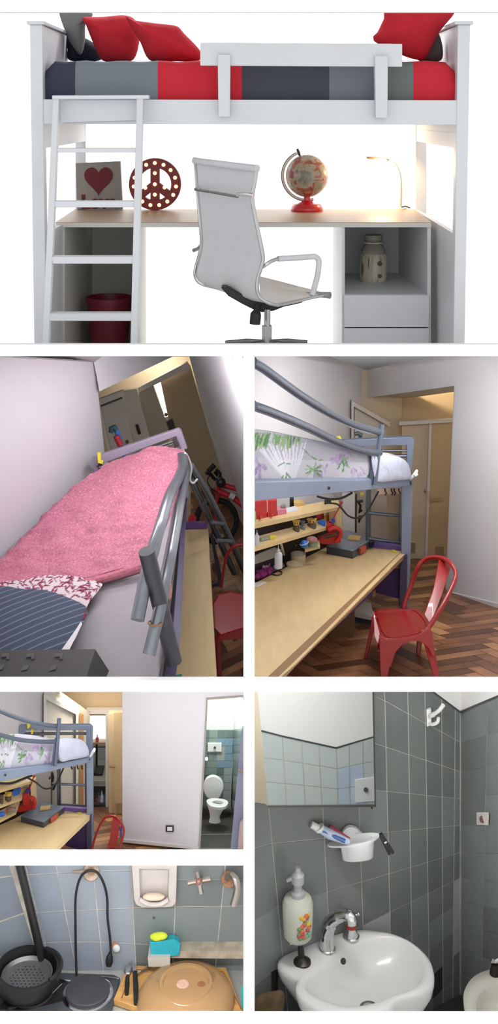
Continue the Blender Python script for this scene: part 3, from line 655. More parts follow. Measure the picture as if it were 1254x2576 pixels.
# quilt
pink = ramp_mat('pink_quilt', 'noise', [(.3, (156, 90, 110)), (.5, (180, 108, 130)), (.62, (186, 118, 138)), (.7, (206, 158, 172))], scale=105, rough=.9, bump=.7, bscale=30)
nodes = pink.node_tree.nodes
Lq = spline([(248, 1192), (196, 1226), (148, 1268), (96, 1318), (64, 1350), (24, 1394), (-14, 1430), (-34, 1488)], 10)
Rq = spline([(450, 1129), (470, 1142), (464, 1192), (446, 1250), (424, 1300), (404, 1350), (384, 1390), (360, 1434)], 10)
rows = []; m_ = len(Lq)
rq = random.Random(4)
for i in range(m_):
    t = i/(m_-1); r = []
    for j in range(65):
        s_ = j/64; bow = -12*math.sin(math.pi*s_)*(1-t)**2+24*math.sin(math.pi*s_)*t**3
        u = Lq[i][0]+(Rq[i][0]-Lq[i][0])*s_; v = Lq[i][1]+(Rq[i][1]-Lq[i][1])*s_+bow
        if i == 0: v = max(v, 1129)
        p = P(u, v, MT(u, v))
        hgt = .035*min(1, 8*(1-s_), 10*s_+.3)*(1 if 0 < i < m_-1 else .2)+.006*math.sin(u*.06+v*.02)*math.sin(v*.045)+.034*(abs(mnoise.noise(V((u*.011+v*.006, v*.042, 1.3))))-.2)+.006*mnoise.noise(V((u*.03, v*.09, 4.1)))
        r.append(p+n2*hgt)
    rows.append(r)
b = MB(); b.slab(rows, n2*-.03); q2 = b.build('quilt', pink, sm=80); tag(q2, 'pink quilt spread over the steel loft bed', 'quilt')
b = MB(); hem = []
for i in range(25):
    s_ = i/24; u = -28+390*s_; v = 1488-54*s_+24*math.sin(math.pi*s_)
    hem.append(P(u, v, MT(u, v)-.02)+n2*.02)
b.tube(hem, .02, 10); hm = b.build('hem', mat('pink_hem', (182, 108, 124), .9, noise=.2, scale=60), q2)
# pillows
leaf = ramp_mat('leaf_print', 'noise', [(.44, (112, 28, 62)), (.5, (214, 196, 204)), (.8, (226, 214, 218))], scale=26, stretch=(2.2, .8, .8), distort=1.6, detail=1, rough=.9)
pl = lambda th: (lambda u, v: MT(u, v)-.02)
b = MB().pillow([(-24, 1482), (60, 1458), (130, 1446), (200, 1452), (252, 1466), (254, 1478), (222, 1520), (206, 1570), (160, 1626), (-24, 1610)], lambda u, v: MT(u, v)-.08, .05, n=240, rings=60); o = b.build('pillow', print_mat('leaf_print_pillow', bump=.2), sm=80)
rl_ = random.Random(6); lv = []
for i in range(330):
    u, v = rl_.uniform(-15, 258), rl_.uniform(1440, 1540); a = rl_.uniform(-.9, .5)+(1.6 if i % 3 == 0 else 0); lv.append((u-8*math.cos(a), v-8*math.sin(a), u+8*math.cos(a), v+8*math.sin(a), 1.7, rl_.choice(((120, 34, 70), (104, 24, 56), (140, 52, 86)))))
put_print(o, strokes_fn((204, 190, 196), lv))
tag(o, 'white pillow with burgundy leaf print under the striped one', 'pillow')
navs = ramp_mat('navy_pinstripe', 'wave', [(0, (62, 70, 90)), (.94, (66, 75, 95)), (.98, (112, 120, 138))], scale=7, rot=(0, .5, math.radians(78)), distort=.6, rough=.9, bump=.2)
po = thing('pillow', 'navy pillow with pale pinstripes at the head of the pink bed', 'pillow', P(90, 1632, 5.2))
MB().pillow([(-26, 1488), (60, 1482), (118, 1486), (172, 1504), (219, 1528), (214, 1556), (196, 1590), (158, 1632), (120, 1650), (-26, 1650)], lambda u, v: MT(u, v)-.15, .055).build('striped_cover', navs, po, sm=80)
b = MB(); b.px([(219, 1526), (214, 1552), (206, 1560), (160, 1640), (150, 1640), (196, 1586), (210, 1548)], lambda u, v: MT(u, v)-.16, .012); b.build('burgundy_piping', mat('burgundy_cloth', (128, 30, 62), .9), po)
b = MB(); b.px([(203, 1566), (206, 1572), (172, 1640), (152, 1640), (186, 1592)], lambda u, v: MT(u, v)-.165, .012); b.build('white_hem', mat('white_hem', (214, 208, 214), .9), po)
# small things on the bed
rr = MB().tube([P(391+18*math.cos(a*math.pi/10), 1567+7*math.sin(a*math.pi/10)+(391-391), 5.02+.03*math.sin(a*math.pi/10)*-1) for a in range(20)], .0035, 6, closed=True)
tag(rr.build('rubber_band', mat('amber_rubber', (150, 104, 66), .5)), 'amber rubber band round the lower rail of the steel guard', 'rubber band')
sb = MB().pillow([(418, 1458), (430, 1464), (434, 1490), (428, 1508), (417, 1500), (414, 1476)], 5.24, .02, n=20); tag(sb.build('scrunchie', mat('peach_cloth', (186, 132, 112), .9, bump=.8, bscale=40)), 'peach scrunchie hanging behind the guard post of the pink bed', 'scrunchie')
yp = MB().px([(245, 1141), (253, 1142), (254, 1160), (259, 1162), (258, 1167), (247, 1165)], 6.73, .03); tag(yp.build('clothes_peg', mat('yellow_plastic', (226, 210, 60), .4)), 'yellow peg clipped on the headboard of the pink bed', 'peg')
ty = thing('toy_hammer', 'blue and red toy with a dark head hanging behind the headboard', 'toy', P(300, 1165, 7.2))
MB().tube([P(279, 1088, 7.2), P(281, 1078, 7.2), P(288, 1074, 7.2), P(294, 1083, 7.2)], [.014, .02, .018, .012], 10).build('head', mat('teal_black', (60, 84, 92), .5), ty)
MB().tube([P(289, 1074, 7.21), P(296, 1090, 7.21), P(303, 1112, 7.21)], .016, 10).build('handle', mat('toy_blue', (64, 116, 190), .4), ty)
MB().tube([P(292, 1096, 7.18), P(304, 1120, 7.18)], [.018, .02], 10).build('grip', mat('toy_red', (176, 46, 66), .4), ty)
MB().tube([P(304, 1122, 7.2), P(312, 1142, 7.2), P(322, 1178, 7.2)], .012, 10).build('shaft', mat('toy_blue', (0, 0, 0)), ty)
# desk below the bed
birch = mat('birch_laminate', (234, 208, 160), .4, noise=.05, scale=4, stretch=(6, 1, 1))
d2 = thing('desk', 'pale birch desk under the guard rail beside the pink bed', 'desk', P(490, 1700, 6.3))
b = MB(); b.prism([P(u, v, DK(u, v)) for u, v in ((466, 1324), (523, 1328), (545, 1713), (420, 1713))], (0, .06, 0)); b.build('desktop', birch, d2)
b = MB(); b.px([(466, 1314), (521, 1316), (523, 1328), (466, 1332)], lambda u, v: DK(u, 1330)-.01, .03); b.build('end_board', mat('purple_board', (112, 82, 142), .5), d2)
b = MB()
b.px([(529, 1345), (534, 1345), (560, 1462), (558, 1476), (536, 1476), (534, 1470), (550, 1466)], 7.25, .04); b.build('leg_frame', mat('dark_leg', (52, 46, 58), .5), d2)
rb2 = MB().px([(474, 1304), (486, 1296), (494, 1306), (492, 1316), (474, 1317)], 7.2, .04); tag(rb2.build('box', mat('red_card', (196, 40, 52), .6)), 'small red box at the far end of the birch desk beside the pink bed', 'box')
tl_ = MB().px([(440, 1706), (456, 1702), (462, 1720), (440, 1720)], 5.75, .03); tag(tl_.build('cloth', mat('teal_cloth', (40, 150, 140), .8)), 'scrap of teal cloth at the near edge of the birch desk', 'cloth')
# ladder
ld = thing('ladder', 'steel ladder leaning from the pink-quilted bed down to the parquet', 'ladder', P(560, 1430, 7.6))
MB().tube([P(480, 1172, 6.75), P(520, 1236, 6.95), P(559, 1312, 7.2), P(618, 1440, 7.6)], .021, 12).build('rail', steel, ld)
MB().tube([P(478, 1200, 6.8), P(503, 1252, 7.0), P(535, 1322, 7.25), P(590, 1440, 7.6)], .021, 12).build('rail', steel, ld)
for a, c in (((486, 1214), (500, 1206)), ((507, 1262), (532, 1258)), ((531, 1314), (563, 1318)), ((545, 1360), (584, 1362))): MB().tube([P(a[0], a[1], 7.0), P(c[0], c[1], 7.05)], .012, 8).build('rung', steel, ld)
wt = MB().tube(curve3([(466, 1140, 6.52), (474, 1150, 6.6), (482, 1178, 6.66), (478, 1205, 6.68), (486, 1215, 6.7), (497, 1205, 6.7)], 4), .006, 6); tag(wt.build('ribbon', mat('white_ribbon', (224, 224, 228), .8)), 'white tie ribbon knotted at the far guard post of the pink bed', 'ribbon')
# bicycle
by = 8.0; bk = thing('bicycle', 'red mountain bike leaning against the white wall behind the ladder', 'bicycle', P(560, 1345, by))
rub = mat('black_rubber', (26, 26, 28), .7); rp = mat('red_bike_paint', (176, 28, 44), .35, coat=.4); blkp = mat('black_parts', (30, 28, 30), .4)
def ell(cu, cv, ru, rv, y, n=40, tilt=0.0):
    o = []
    for i in range(n):
        a = 2*math.pi*i/n; x = ru*math.cos(a); z = rv*math.sin(a); o.append(P(cu+x*math.cos(tilt)-z*math.sin(tilt), cv+x*math.sin(tilt)+z*math.cos(tilt), y+.03*math.cos(a)))
    return o
whl = MB().tube(ell(545, 1310, 50, 52, by+.06), .02, 10, closed=True).build('tyre', rub, bk)
b = MB(); cH = P(545, 1310, by+.06); b.tube([cH-V((0, .02, 0)), cH+V((0, .02, 0))], .02, 10)
e_ = ell(545, 1310, 48, 50, by+.06, 20)
for p in e_: b.tube([cH, p], .0012, 4)
b.build('spokes', mat('spoke_steel', (120, 120, 122), .4, .6), bk)
MB().tube(ell(545, 1310, 44, 46, by+.06), .006, 6, closed=True).build('rim', mat('spoke_steel', (0, 0, 0)), bk)
MB().tube([P(552, 1222, by), P(545, 1262, by+.02), P(543, 1308, by+.04)], [.017, .013, .011], 10).build('fork', rp, bk)
MB().tube([P(553, 1212, by), P(549, 1240, by)], .02, 12).build('head_tube', rp, bk)
MB().tube([P(553, 1218, by), P(622, 1236, by)], .018, 12).build('top_tube', rp, bk)
MB().tube([P(551, 1236, by), P(585, 1250, by), P(622, 1276, by)], .02, 12).build('down_tube', rp, bk)
MB().tube([P(578, 1245, by-.02), P(590, 1251, by-.02)], .0205, 12).build('white_band', mat('bike_white', (205, 200, 205), .4), bk)
MB().tube(curve3([(519, 1190, by-.05), (530, 1193, by-.03), (540, 1204, by), (550, 1202, by), (554, 1192, by+.03), (545, 1182, by+.06)], 5), .012, 8).build('handlebar', blkp, bk)
MB().tube([P(524, 1186, by-.07), P(540, 1170, by-.07)], .017, 10).build('grip', rub, bk)
MB().tube([P(541, 1186, by+.05), P(556, 1204, by+.05)], .014, 10).build('grip', rub, bk)
MB().ball(P(556, 1214, by-.03), .034, 14, 10).build('stem', blkp, bk)
MB().tube(curve3([(530, 1194, by-.05), (522, 1208, by-.08), (530, 1226, by-.08), (548, 1240, by-.04)], 5), .004, 6).build('brake_cable', blkp, bk)
# red chair corner
rc = mat('red_chair_paint', (140, 13, 12), .3, coat=.1)
c2 = thing('metal_chair', 'red metal chair partly seen beside the birch desk under the pink bed', 'chair', P(590, 1720, 6.6))
MB().tube(curve3([(557, 1478, 7.0), (562, 1440, 7.0), (570, 1400, 7.0), (584, 1378, 7.0), (606, 1370, 7.0), (622, 1372, 7.0)], 6), .009, 10).build('back_hoop', rc, c2)
b = MB().px([(534, 1520), (546, 1500), (580, 1490), (625, 1500), (622, 1540), (622, 1585), (600, 1596), (556, 1600), (536, 1580)], lambda u, v: 6.75-(v-1490)*.002, .03); b.build('seat', rc, c2, bevel=.008)
b = MB().px([(552, 1601), (622, 1580), (622, 1606), (553, 1612)], 6.52, .02); b.build('apron', rc, c2)
MB().tube([P(548, 1600, 6.55), P(552, 1720, 6.6)], [.02, .014], 8).build('leg', rc, c2)
LIM = (635.5, 1275, 882, 1713.5)
# ================================================================ ROOM 3: desk under a loft bed, red chair, parquet
D3 = lambda u, v: 4760/(v-753); F3 = lambda u, v: 5739/(v-753)
LW3 = VW(641, 6.95, 880, 8.35)
b = MB(); b.px([(629, 886), (905, 886), (922, 930), (922, 1600), (629, 1713)], LW3.f(), .04); struct(b.build('wall_left_study', plaster))
yc = LW3.Y(921)
W2 = VW(921, yc, 1254, 7.4)
b = MB(); b.px([(921, 929), (1095, 884), (1290, 884), (1290, 1545), (1254, 1531), (1124, 1498), (1147, 970), (922, 1001)], W2.f(), .05); struct(b.build('wall_back_study', plaster))
b = MB(); a = [P(820, 893, 7.2), P(923, 931, yc), P(1100, 893, 7.2)]; b.prism(a+[P(1100, 884, 7.1), P(820, 884, 7.1)], (0, 0, .03)); struct(b.build('ceiling_study', mat('blue_grey_ceiling', (178, 184, 190), .9)))
b = MB(); b.px([(922, 1001), (1147, 970), (1146, 976), (940, 1006)], lambda u, v: W2.Y(u)+.03+(v-969-(1147-u)*.138)*.02, .02)
q = [(922, 1000), (1147, 970)]; p0_ = [P(u, v, W2.Y(u)+.01) for u, v in q]; p1_ = [P(968, 1010, yc+.5), P(1147, 985, 8.8)]
b = MB(); b.prism([p0_[0], p0_[1], p1_[1], p1_[0]], (0, 0, .02)); struct(b.build('ceiling_lintel_study', mat('cream_soffit', (196, 190, 180), .8)))
DW = VW(880, 8.36, 1010, 8.85)
b = MB(); b.px([(880, 900), (1012, 900), (1012, 1430), (880, 1430)], DW.f(-.06), .03); struct(b.build('wall_passage_study', cream))
b = MB(); b.px([(900, 900), (1260, 900), (1260, 1440), (900, 1440)], lambda u, v: 9.0, .03); struct(b.build('wall_alcove_study', mat('peach_cream_paint', (206, 182, 146), .7)))
whd = mat('painted_door', (200, 194, 186), .45)
dr = MB().px([(893, 1026), (974, 1068), (974, 1425), (893, 1410)], DW.f(.0), .03).build('door_3', whd); struct(dr)
b = MB(); b.px([(885, 1008), (982, 1062), (982, 1074), (891, 1022), (891, 1420), (885, 1420)], DW.f(.03), .04); struct(b.build('trim_door_study', mat('door_frame_white', (208, 204, 198), .5)))
d4 = MB().px([(1012, 1068), (1081, 1066), (1072, 1409), (1012, 1405)], 8.8, .03).build('door_4', mat('ivory_door', (208, 190, 162), .5)); struct(d4)
d5 = MB().px([(1088, 1064), (1146, 1060), (1130, 1419), (1076, 1411)], 8.78, .03).build('door_5', mat('tan_door', (196, 172, 134), .5)); struct(d5)
b = MB(); b.px([(1005, 1061), (1150, 1054), (1150, 1062), (1005, 1070)], 8.75, .04); b.px([(1081, 1066), (1088, 1064), (1076, 1411), (1070, 1410)], 8.76, .03); struct(b.build('trim_frames_study', mat('door_frame_white', (0, 0, 0))))
for u0, v0, u1, v1, yy in ((1034, 1366, 1046, 1390, 8.79), (1097, 1376, 1117, 1398, 8.77)):
    b = MB(); b.px(qr((u0, v0), (u1, v1)), yy, .01)
    b.build('vent', mat('vent_grille', (150, 130, 104), .6)); tag(bpy.context.scene.objects[-1] if False else [o for o in COL.objects if o.name.startswith('vent')][-1], 'small square vent low on the '+('ivory' if u0 < 1050 else 'tan')+' door behind the desk', 'vent')
hd = MB().tube([P(1079, 1237, 8.74), P(1080, 1256, 8.74)], .008, 8); tag(hd.build('door_lock', mat('ivory_metal', (206, 196, 176), .4)), 'pale lock on the frame between the two passage doors', 'lock')
hd = MB().tube([P(1084, 1254, 8.72), P(1112, 1252, 8.72)], .006, 8); tag(hd.build('door_handle_bar', mat('brass_dull', (170, 140, 100), .4, .4)), 'thin lever handle on the tan passage door', 'handle')
hd = MB().ball(P(1070, 1234, 8.76), .009, 10, 8); tag(hd.build('round_knob', mat('brass_dull', (0, 0, 0))), 'tiny knob on the ivory passage door', 'knob')
b = MB(); b.px([(1124, 1497), (1254, 1530), (1290, 1544), (1290, 1532), (1254, 1519), (1124, 1488)], W2.f(.012), .02); struct(b.build('baseboard_study', mat('skirting_white', (204, 200, 198), .5)))
parquet('floor_study', F3, 636, 1275, 1360, 1713, .36, .082, math.radians(25), 5)
# the loft bed
BF = VW(642, 5.05, 1040, 7.42)
blues = mat('blue_grey_steel', (132, 144, 166), .4, .35, noise=.04, scale=8); tube3 = mat('blue_tube', (100, 108, 124), .28, .7, noise=.04, scale=20)
b3 = thing('loft_bed', 'blue-grey steel loft bed with a leafy sheet above the long desk', 'loft bed', P(1022, 1530, 7.4))
b = MB(); b.px([(630, 1213), (1040, 1204), (1040, 1222), (630, 1262)], BF.f(), .05); b.build('side_beam', blues, b3, bevel=.004)
b = MB(); b.px([(1012, 1206), (1040, 1204), (1030, 1530), (1011, 1527)], 7.43, .05); b.build('post', blues, b3, bevel=.003)
b = MB(); b.px([(850, 1108), (1036, 1099), (1044, 1106), (1034, 1215), (1026, 1215), (1024, 1120), (852, 1125)], 7.72, .04); b.build('headboard', blues, b3, bevel=.003)
for v in (1133, 1147): MB().tube([P(852, v+3, 7.74), P(1024, v, 7.74)], .006 if v < 1140 else .011, 8).build('headboard_rail', tube3, b3)
T1 = [(u_, v_, max(4.97, BF.Y(u_)-.035)) for u_, v_ in ((628, 908), (660, 925), (700, 954), (750, 990), (800, 1022), (850, 1050), (900, 1072), (960, 1089))]
T2 = [(u_, v_, max(4.97, BF.Y(u_)-.035)) for u_, v_ in ((628, 1018), (670, 1032), (720, 1052), (780, 1078), (830, 1103), (880, 1124), (920, 1135), (955, 1139))]
for T in (T1, T2):
    q = curve3(T, 6); n_ = len(q); MB().tube(q, [(.0205-(0)*i/n_) for i in range(n_)], 14).build('guard_rail', tube3, b3)
MB().tube([P(961, 1068, 6.72), P(950, 1150, 6.66), P(942, 1220, 6.62)], .0165, 14).build('guard_post', tube3, b3)
b = MB(); b.px([(933, 1150), (945, 1150), (938, 1218), (928, 1218)], 6.6, .02); b.build('guard_bracket', mat('slate_steel', (84, 92, 108), .4, .4), b3)
for u, v, r in ((828, 1228, 4), (1033, 1212, 3.5), (1034, 1217, 3)): MB().tube([P(u, v, BF.Y(u)-.012), P(u, v, BF.Y(u)+.01)], r*BF.Y(u)/F, 10).build('bolt', mat('black_bolt', (24, 24, 28), .5), b3)
# mattress with leafy sheet
floral = ramp_mat('leafy_sheet', 'noise', [(.3, (104, 132, 92)), (.39, (146, 166, 138)), (.43, (172, 174, 186)), (.58, (178, 178, 190)), (.63, (158, 148, 170)), (.72, (138, 122, 154))], scale=4.2, stretch=(1.6, 1.6, .7), distort=1.3, rough=.85, bump=.6, bscale=7, detail=3)
rows = []; tp = spline([(628, 1078), (680, 1084), (740, 1096), (800, 1108), (860, 1122), (930, 1134), (985, 1142), (1020, 1158), (1034, 1185)], 26)
NV = 44
for i, (u, v) in enumerate(tp):
    y = BF.Y(u)+.06; vb = 1216-(u-630)*.02; wob = 2.2*math.sin(u*.11)+1.5*math.sin(u*.31); r = []
    for j in range(NV+1):
        t = j/NV; bulge = -.03*math.sin(math.pi*t)+.007*math.sin(u*.19+t*4)*t+.006*math.sin(u*.07-t*7)+.09*max(0, t-.88)
        r.append(P(u, vb+(v-vb)*t+wob*t*(1-t), y+bulge))
    r += [P(u, v+1.5*s_+(14 if s_ == 1 else 0), y+.06+.55*s_) for s_ in (.3, .7, .95, 1)]
    rows.append(r)
b = MB(); b.slab(rows, (0, .004, -.004)); m3 = b.build('mattress', print_mat('leafy_print_sheet'), sm=80); tag(m3, 'mattress in a white sheet printed with green and purple leaves above the long desk', 'mattress')
def leaf_print(seed, X=lambda u, v: (u, v), k=1.0):
    rq = random.Random(seed); gr = [(92, 128, 84), (112, 146, 100), (136, 164, 122), (84, 116, 80)]; pu = [(160, 144, 176), (176, 160, 190), (146, 126, 164)]; wt = [(216, 214, 222), (206, 204, 214)]; st = []
    def S(u0, v0, u1, v1, w_, c): a = X(u0, v0); b_ = X(u1, v1); st.append((*a, *b_, w_*k, c))
    def blob(u, v, ru, rv, cols, n, w_=2.4):
        for _ in range(n):
            a, b_ = u+rq.uniform(-ru, ru), v+rq.uniform(-rv, rv); S(a, b_, a+rq.uniform(-14, 14), b_+rq.uniform(8, 22), w_, rq.choice(cols))
    blob(652, 1170, 14, 24, pu, 16, 4); blob(855, 1145, 22, 14, pu, 18, 4); blob(810, 1180, 16, 14, pu[:2], 10, 3.6); blob(895, 1180, 20, 14, pu[:2], 8, 3); blob(985, 1180, 26, 16, pu[:2], 10, 2.4)
    for i in range(13): S(722+i*1.5, 1212, 640+i*11, 1112+rq.uniform(-6, 6), 2.6, rq.choice(wt))
    for i in range(15): S(640+i*3+rq.uniform(-2, 2), 1088, 636+i*2.4+rq.uniform(-6, 6), 1126+rq.uniform(-8, 12), 2.6, rq.choice(gr))
    for i in range(16): S(690+i*4.4, 1090+i*.6, 684+i*4.6+rq.uniform(-5, 5), 1122+rq.uniform(-8, 14), 2.5, rq.choice(gr[1:]))
    for i in range(14): a = rq.uniform(0, 6.3); S(790, 1182, 790+24*math.cos(a), 1182+22*math.sin(a), 1.8, rq.choice(gr))
    blob(866, 1158, 9, 14, gr, 9, 2.2); blob(930, 1194, 14, 8, gr[1:], 7, 2); blob(712, 1196, 10, 10, gr[1:], 6, 2)
    for p in ((762, 1128, 780, 1146), (780, 1146, 800, 1158), (800, 1158, 818, 1157), (700, 1172, 716, 1164), (716, 1164, 736, 1170)): S(*p, 1.5, gr[0])
    return st
put_print(m3, strokes_fn(lambda u, v: (186, 184, 194) if v > 1150+(u-641)*.05 or v < 1108 else (170, 168, 178), leaf_print(12)))  # greyer middle band paints the fold's shade into the sheet
wq = mat('white_quilting', (182, 186, 202), .9, noise=.06, scale=14, bump=.8, bscale=18)
b = MB().pillow([(936, 1146), (960, 1144), (995, 1148), (1022, 1160), (1033, 1182), (1032, 1204), (1000, 1208), (950, 1212), (940, 1190)], lambda u, v: BF.Y(u)-.03, .05); tag(b.build('pillow', wq, sm=80), 'rumpled white pillow at the far end of the leafy sheet above the desk', 'pillow')
kn = MB().tube(curve3([(1030, 1206, 7.36), (1040, 1198, 7.34), (1050, 1184, 7.34), (1044, 1196, 7.33), (1052, 1192, 7.33)], 4), .009, 6); tag(kn.build('sheet_knot', mat('white_ribbon', (0, 0, 0))), 'knotted white sheet corner on the post of the leafy bed', 'sheet knot')
yp = MB().px([(847, 1100), (858, 1099), (860, 1106), (856, 1110), (848, 1110)], 7.6, .03); tag(yp.build('clothes_peg', mat('yellow_plastic', (0, 0, 0))), 'yellow peg on the headboard of the leafy bed above the desk', 'peg')
tb_ = thing('toy_hammer', 'blue toy stick with a black head hanging behind the leafy bed', 'toy', P(902, 1135, 8.0))
MB().tube([P(893, 1092, 8.0), P(900, 1090, 8.0), P(912, 1096, 8.0)], .014, 8).build('head', mat('teal_black', (0, 0, 0)), tb_)
MB().tube([P(906, 1098, 8.01), P(912, 1122, 8.01), P(914, 1140, 8.01)], .011, 8).build('handle', mat('toy_blue', (0, 0, 0)), tb_)
# ladder at the bed's end
l3 = thing('ladder', 'narrow blue-grey steel ladder at the end of the leafy loft bed', 'ladder', P(965, 1390, 7.6))
for u0, u1, v1, r in ((926, 925, 1374, .012), (931, 931, 1374, .008), (1016, 1011, 1374, .012), (1010, 1006, 1374, .008)): MB().tube([P(u0, 1222, 7.6), P(u1, v1, 7.6)], r, 10).build('rail', tube3, l3)
for v0, v1 in ((1290, 1298), (1354, 1365)): MB().tube([P(928, v0, 7.6), P(1010, v1, 7.6)], .0105, 10).build('rung', tube3, l3)
hk = thing('hook_rail', 'pale rail of dark hooks under the far end of the leafy loft bed', 'hook rail', P(990, 1245, 7.5))
b = MB(); b.px([(950, 1228), (1019, 1224), (1018, 1240), (950, 1244)], 7.55, .012); b.build('rail_board', mat('pale_wood_rail', (206, 190, 172), .6), hk)
for u in (969, 985, 992, 1004): MB().tube(curve3([(u, 1229, 7.53), (u+1, 1236, 7.53), (u+4, 1240, 7.52), (u+1, 1246 if u < 1000 else 1236, 7.52)], 3), .005, 6).build('hook', mat('dark_hook', (66, 40, 36), .5), hk)
# wall behind ladder: keys, cable
ks = thing('hanging_stick', 'thin dark stick with black clips hanging on the cream wall by the ladder', 'hanger', P(896, 1353, 8.0))
MB().tube([P(897, 1243, 8.1), P(896, 1353, 8.1)], .007, 6).build('stick', mat('umber_wood', (84, 66, 56), .6), ks)
for q in ([(901, 1260), (908, 1272), (905, 1290), (911, 1282)], [(903, 1300), (914, 1298), (905, 1306), (904, 1314)], [(899, 1262), (914, 1260)]): MB().tube([P(u, v, 8.06) for u, v in q], .009, 6).build('clip', mat('black_plastic', (0, 0, 0)), ks)
pc = MB().px(qr((907, 1240), (915, 1247)), 8.0, .01); tag(pc.build('tag', mat('yellow_card', (214, 186, 70), .7)), 'yellow tag on the cream wall above the hanging stick', 'tag')
b = MB().px([(862, 1240), (893, 1240), (893, 1356), (862, 1352)], 8.0, .02); struct(b.build('trim_pillar_study', mat('door_frame_white', (0, 0, 0))))
cb = MB().tube(curve3([(798, 1248, 6.6), (815, 1253, 6.6), (836, 1256, 6.65), (861, 1253, 6.7), (886, 1240, 6.8)], 5), .0065, 8); tag(cb.build('cable', mat('black_cable', (28, 26, 30), .5)), 'short black cable sagging just below the side beam of the leafy bed', 'cable')
cb = MB().tube(curve3([(820, 1265, 7.0), (848, 1268, 7.0), (861, 1280, 7.0), (876, 1297, 7.05), (896, 1304, 7.1), (914, 1298, 7.15), (930, 1278, 7.2), (953, 1236, 7.2)], 5), .0055, 8); tag(cb.build('cable', mat('black_cable', (0, 0, 0))), 'long dark cable looping between the shelf unit and the ladder', 'cable')
# desk
bw = mat('beech_laminate', (226, 198, 146), .38, noise=.07, scale=3, stretch=(8, 1.2, 1)); bwe = mat('beech_edge', (150, 112, 72), .5); pur = mat('violet_board', (96, 74, 140), .5); purd = mat('dark_violet', (62, 42, 92), .5)
d3 = thing('desk', 'long beech desk with violet end boards under the leafy loft bed', 'desk', P(900, 1560, 6.5))
q = [(1027, 1386), (942, 1376), (820, 1377), (630, 1470), (636, 1713), (692, 1713), (744, 1668)]
b = MB(); b.prism([P(u, v, D3(u, v)) for u, v in q], (0, 0, -.006)); b.build('desktop', bw, d3)
DF = VW(676, D3(676, 1725), 1027, D3(1027, 1386))
b = MB(); b.px([(690, 1713), (1027, 1388), (1027, 1397), (748, 1672), (710, 1713)], DF.f(.003), DF.back(.04)); b.build('edge_board', bwe, d3)
b = MB(); b.px([(941, 1364), (1028, 1376), (1028, 1389), (941, 1379)], lambda u, v: D3(u, 1378+(u-941)*.11)-.01, .03); b.build('end_board', pur, d3, bevel=.003)
b = MB(); b.px([(1008, 1412), (1026, 1399), (1024, 1530), (1006, 1527)], 7.38, .04); b.build('leg', mat('dark_slate_leg', (62, 56, 82), .5), d3)
b = MB(); b.px([(945, 1440), (1008, 1432), (1006, 1507), (945, 1491)], 7.42, .02); b.build('side_panel', purd, d3)
b = MB(); b.px([(731, 1664), (938, 1484), (941, 1492), (735, 1676)], DF.f(-.12), DF.back(.04)); b.build('keyboard_rail', mat('violet_rail', (86, 66, 126), .4), d3)
b = MB(); b.px([(717, 1672), (731, 1662), (732, 1688), (723, 1697)], DF.f(-.1), .04); b.build('support_block', mat('oak_block', (168, 128, 80), .6), d3)
b = MB(); b.px([(938, 1490), (946, 1484), (945, 1500), (938, 1504)], 7.2, .04); b.build('support_block', mat('oak_block', (0, 0, 0)), d3)
# under the desk
ub = MB().px([(829, 1568), (893, 1536), (893, 1596), (870, 1622), (829, 1640)], 6.75, .16); tag(ub.build('storage_box', mat('brown_card', (120, 88, 62), .7)), 'brown board box on the floor under the long beech desk', 'box')
cs = thing('caster_drawer', 'pale low drawer on casters under the far end of the beech desk', 'drawer', P(918, 1560, 7.0))
MB().px([(893, 1540), (942, 1552), (942, 1562), (893, 1552)], 7.0, .2).build('front', mat('pale_drawer', (176, 168, 160), .5), cs); MB().px([(895, 1554), (940, 1563), (940, 1570), (895, 1566)], 7.02, .16).build('plinth', mat('dark_leg', (0, 0, 0)), cs)
# shelf unit on the desk
HF = VW(641, 6.45, 855, 7.58)
hu = thing('shelf_unit', 'beech shelf unit with a black back standing along the rear of the long desk', 'shelf', P(750, 1400, 7.0))
def shelf(pts_f, vb0, vb1, nm, dep=.16):
    (u0, v0), (u1, v1), th0, th1 = pts_f
    a = [HF.at(u0, v0), HF.at(u1, v1)]; e = V((0, dep, 0))
    b = MB(); t = [a[0], a[1], a[1]+e, a[0]+e]; b.loft([p for p in t], [p+V((0, 0, -th)) for p, th in zip(t, (th0, th1, th1, th0))]); return b.build(nm, bw, hu)
shelf(((630, 1320), (856, 1275), .024, .018), 0, 0, 'shelf_board'); shelf(((630, 1379), (824, 1326), .022, .018), 0, 0, 'shelf_board')
shelf(((768, 1383), (806, 1374), .016, .014), 0, 0, 'shelf_board', .1)
b = MB(); b.px([(846, 1284), (861, 1278), (862, 1362), (850, 1366)], HF.f(.0), HF.back(.05)); b.build('side_board', bw, hu)
b = MB(); b.px([(630, 1310), (850, 1268), (850, 1380), (630, 1480)], HF.f(-.17), .01); b.build('back_board', mat('black_board', (22, 20, 24), .6), hu)
b = MB(); b.px([(641, 1400), (690, 1380), (712, 1384), (712, 1396), (641, 1420)], HF.f(-.1), .02); b.build('grey_rail', mat('grey_rail', (150, 150, 152), .4, .3), hu)
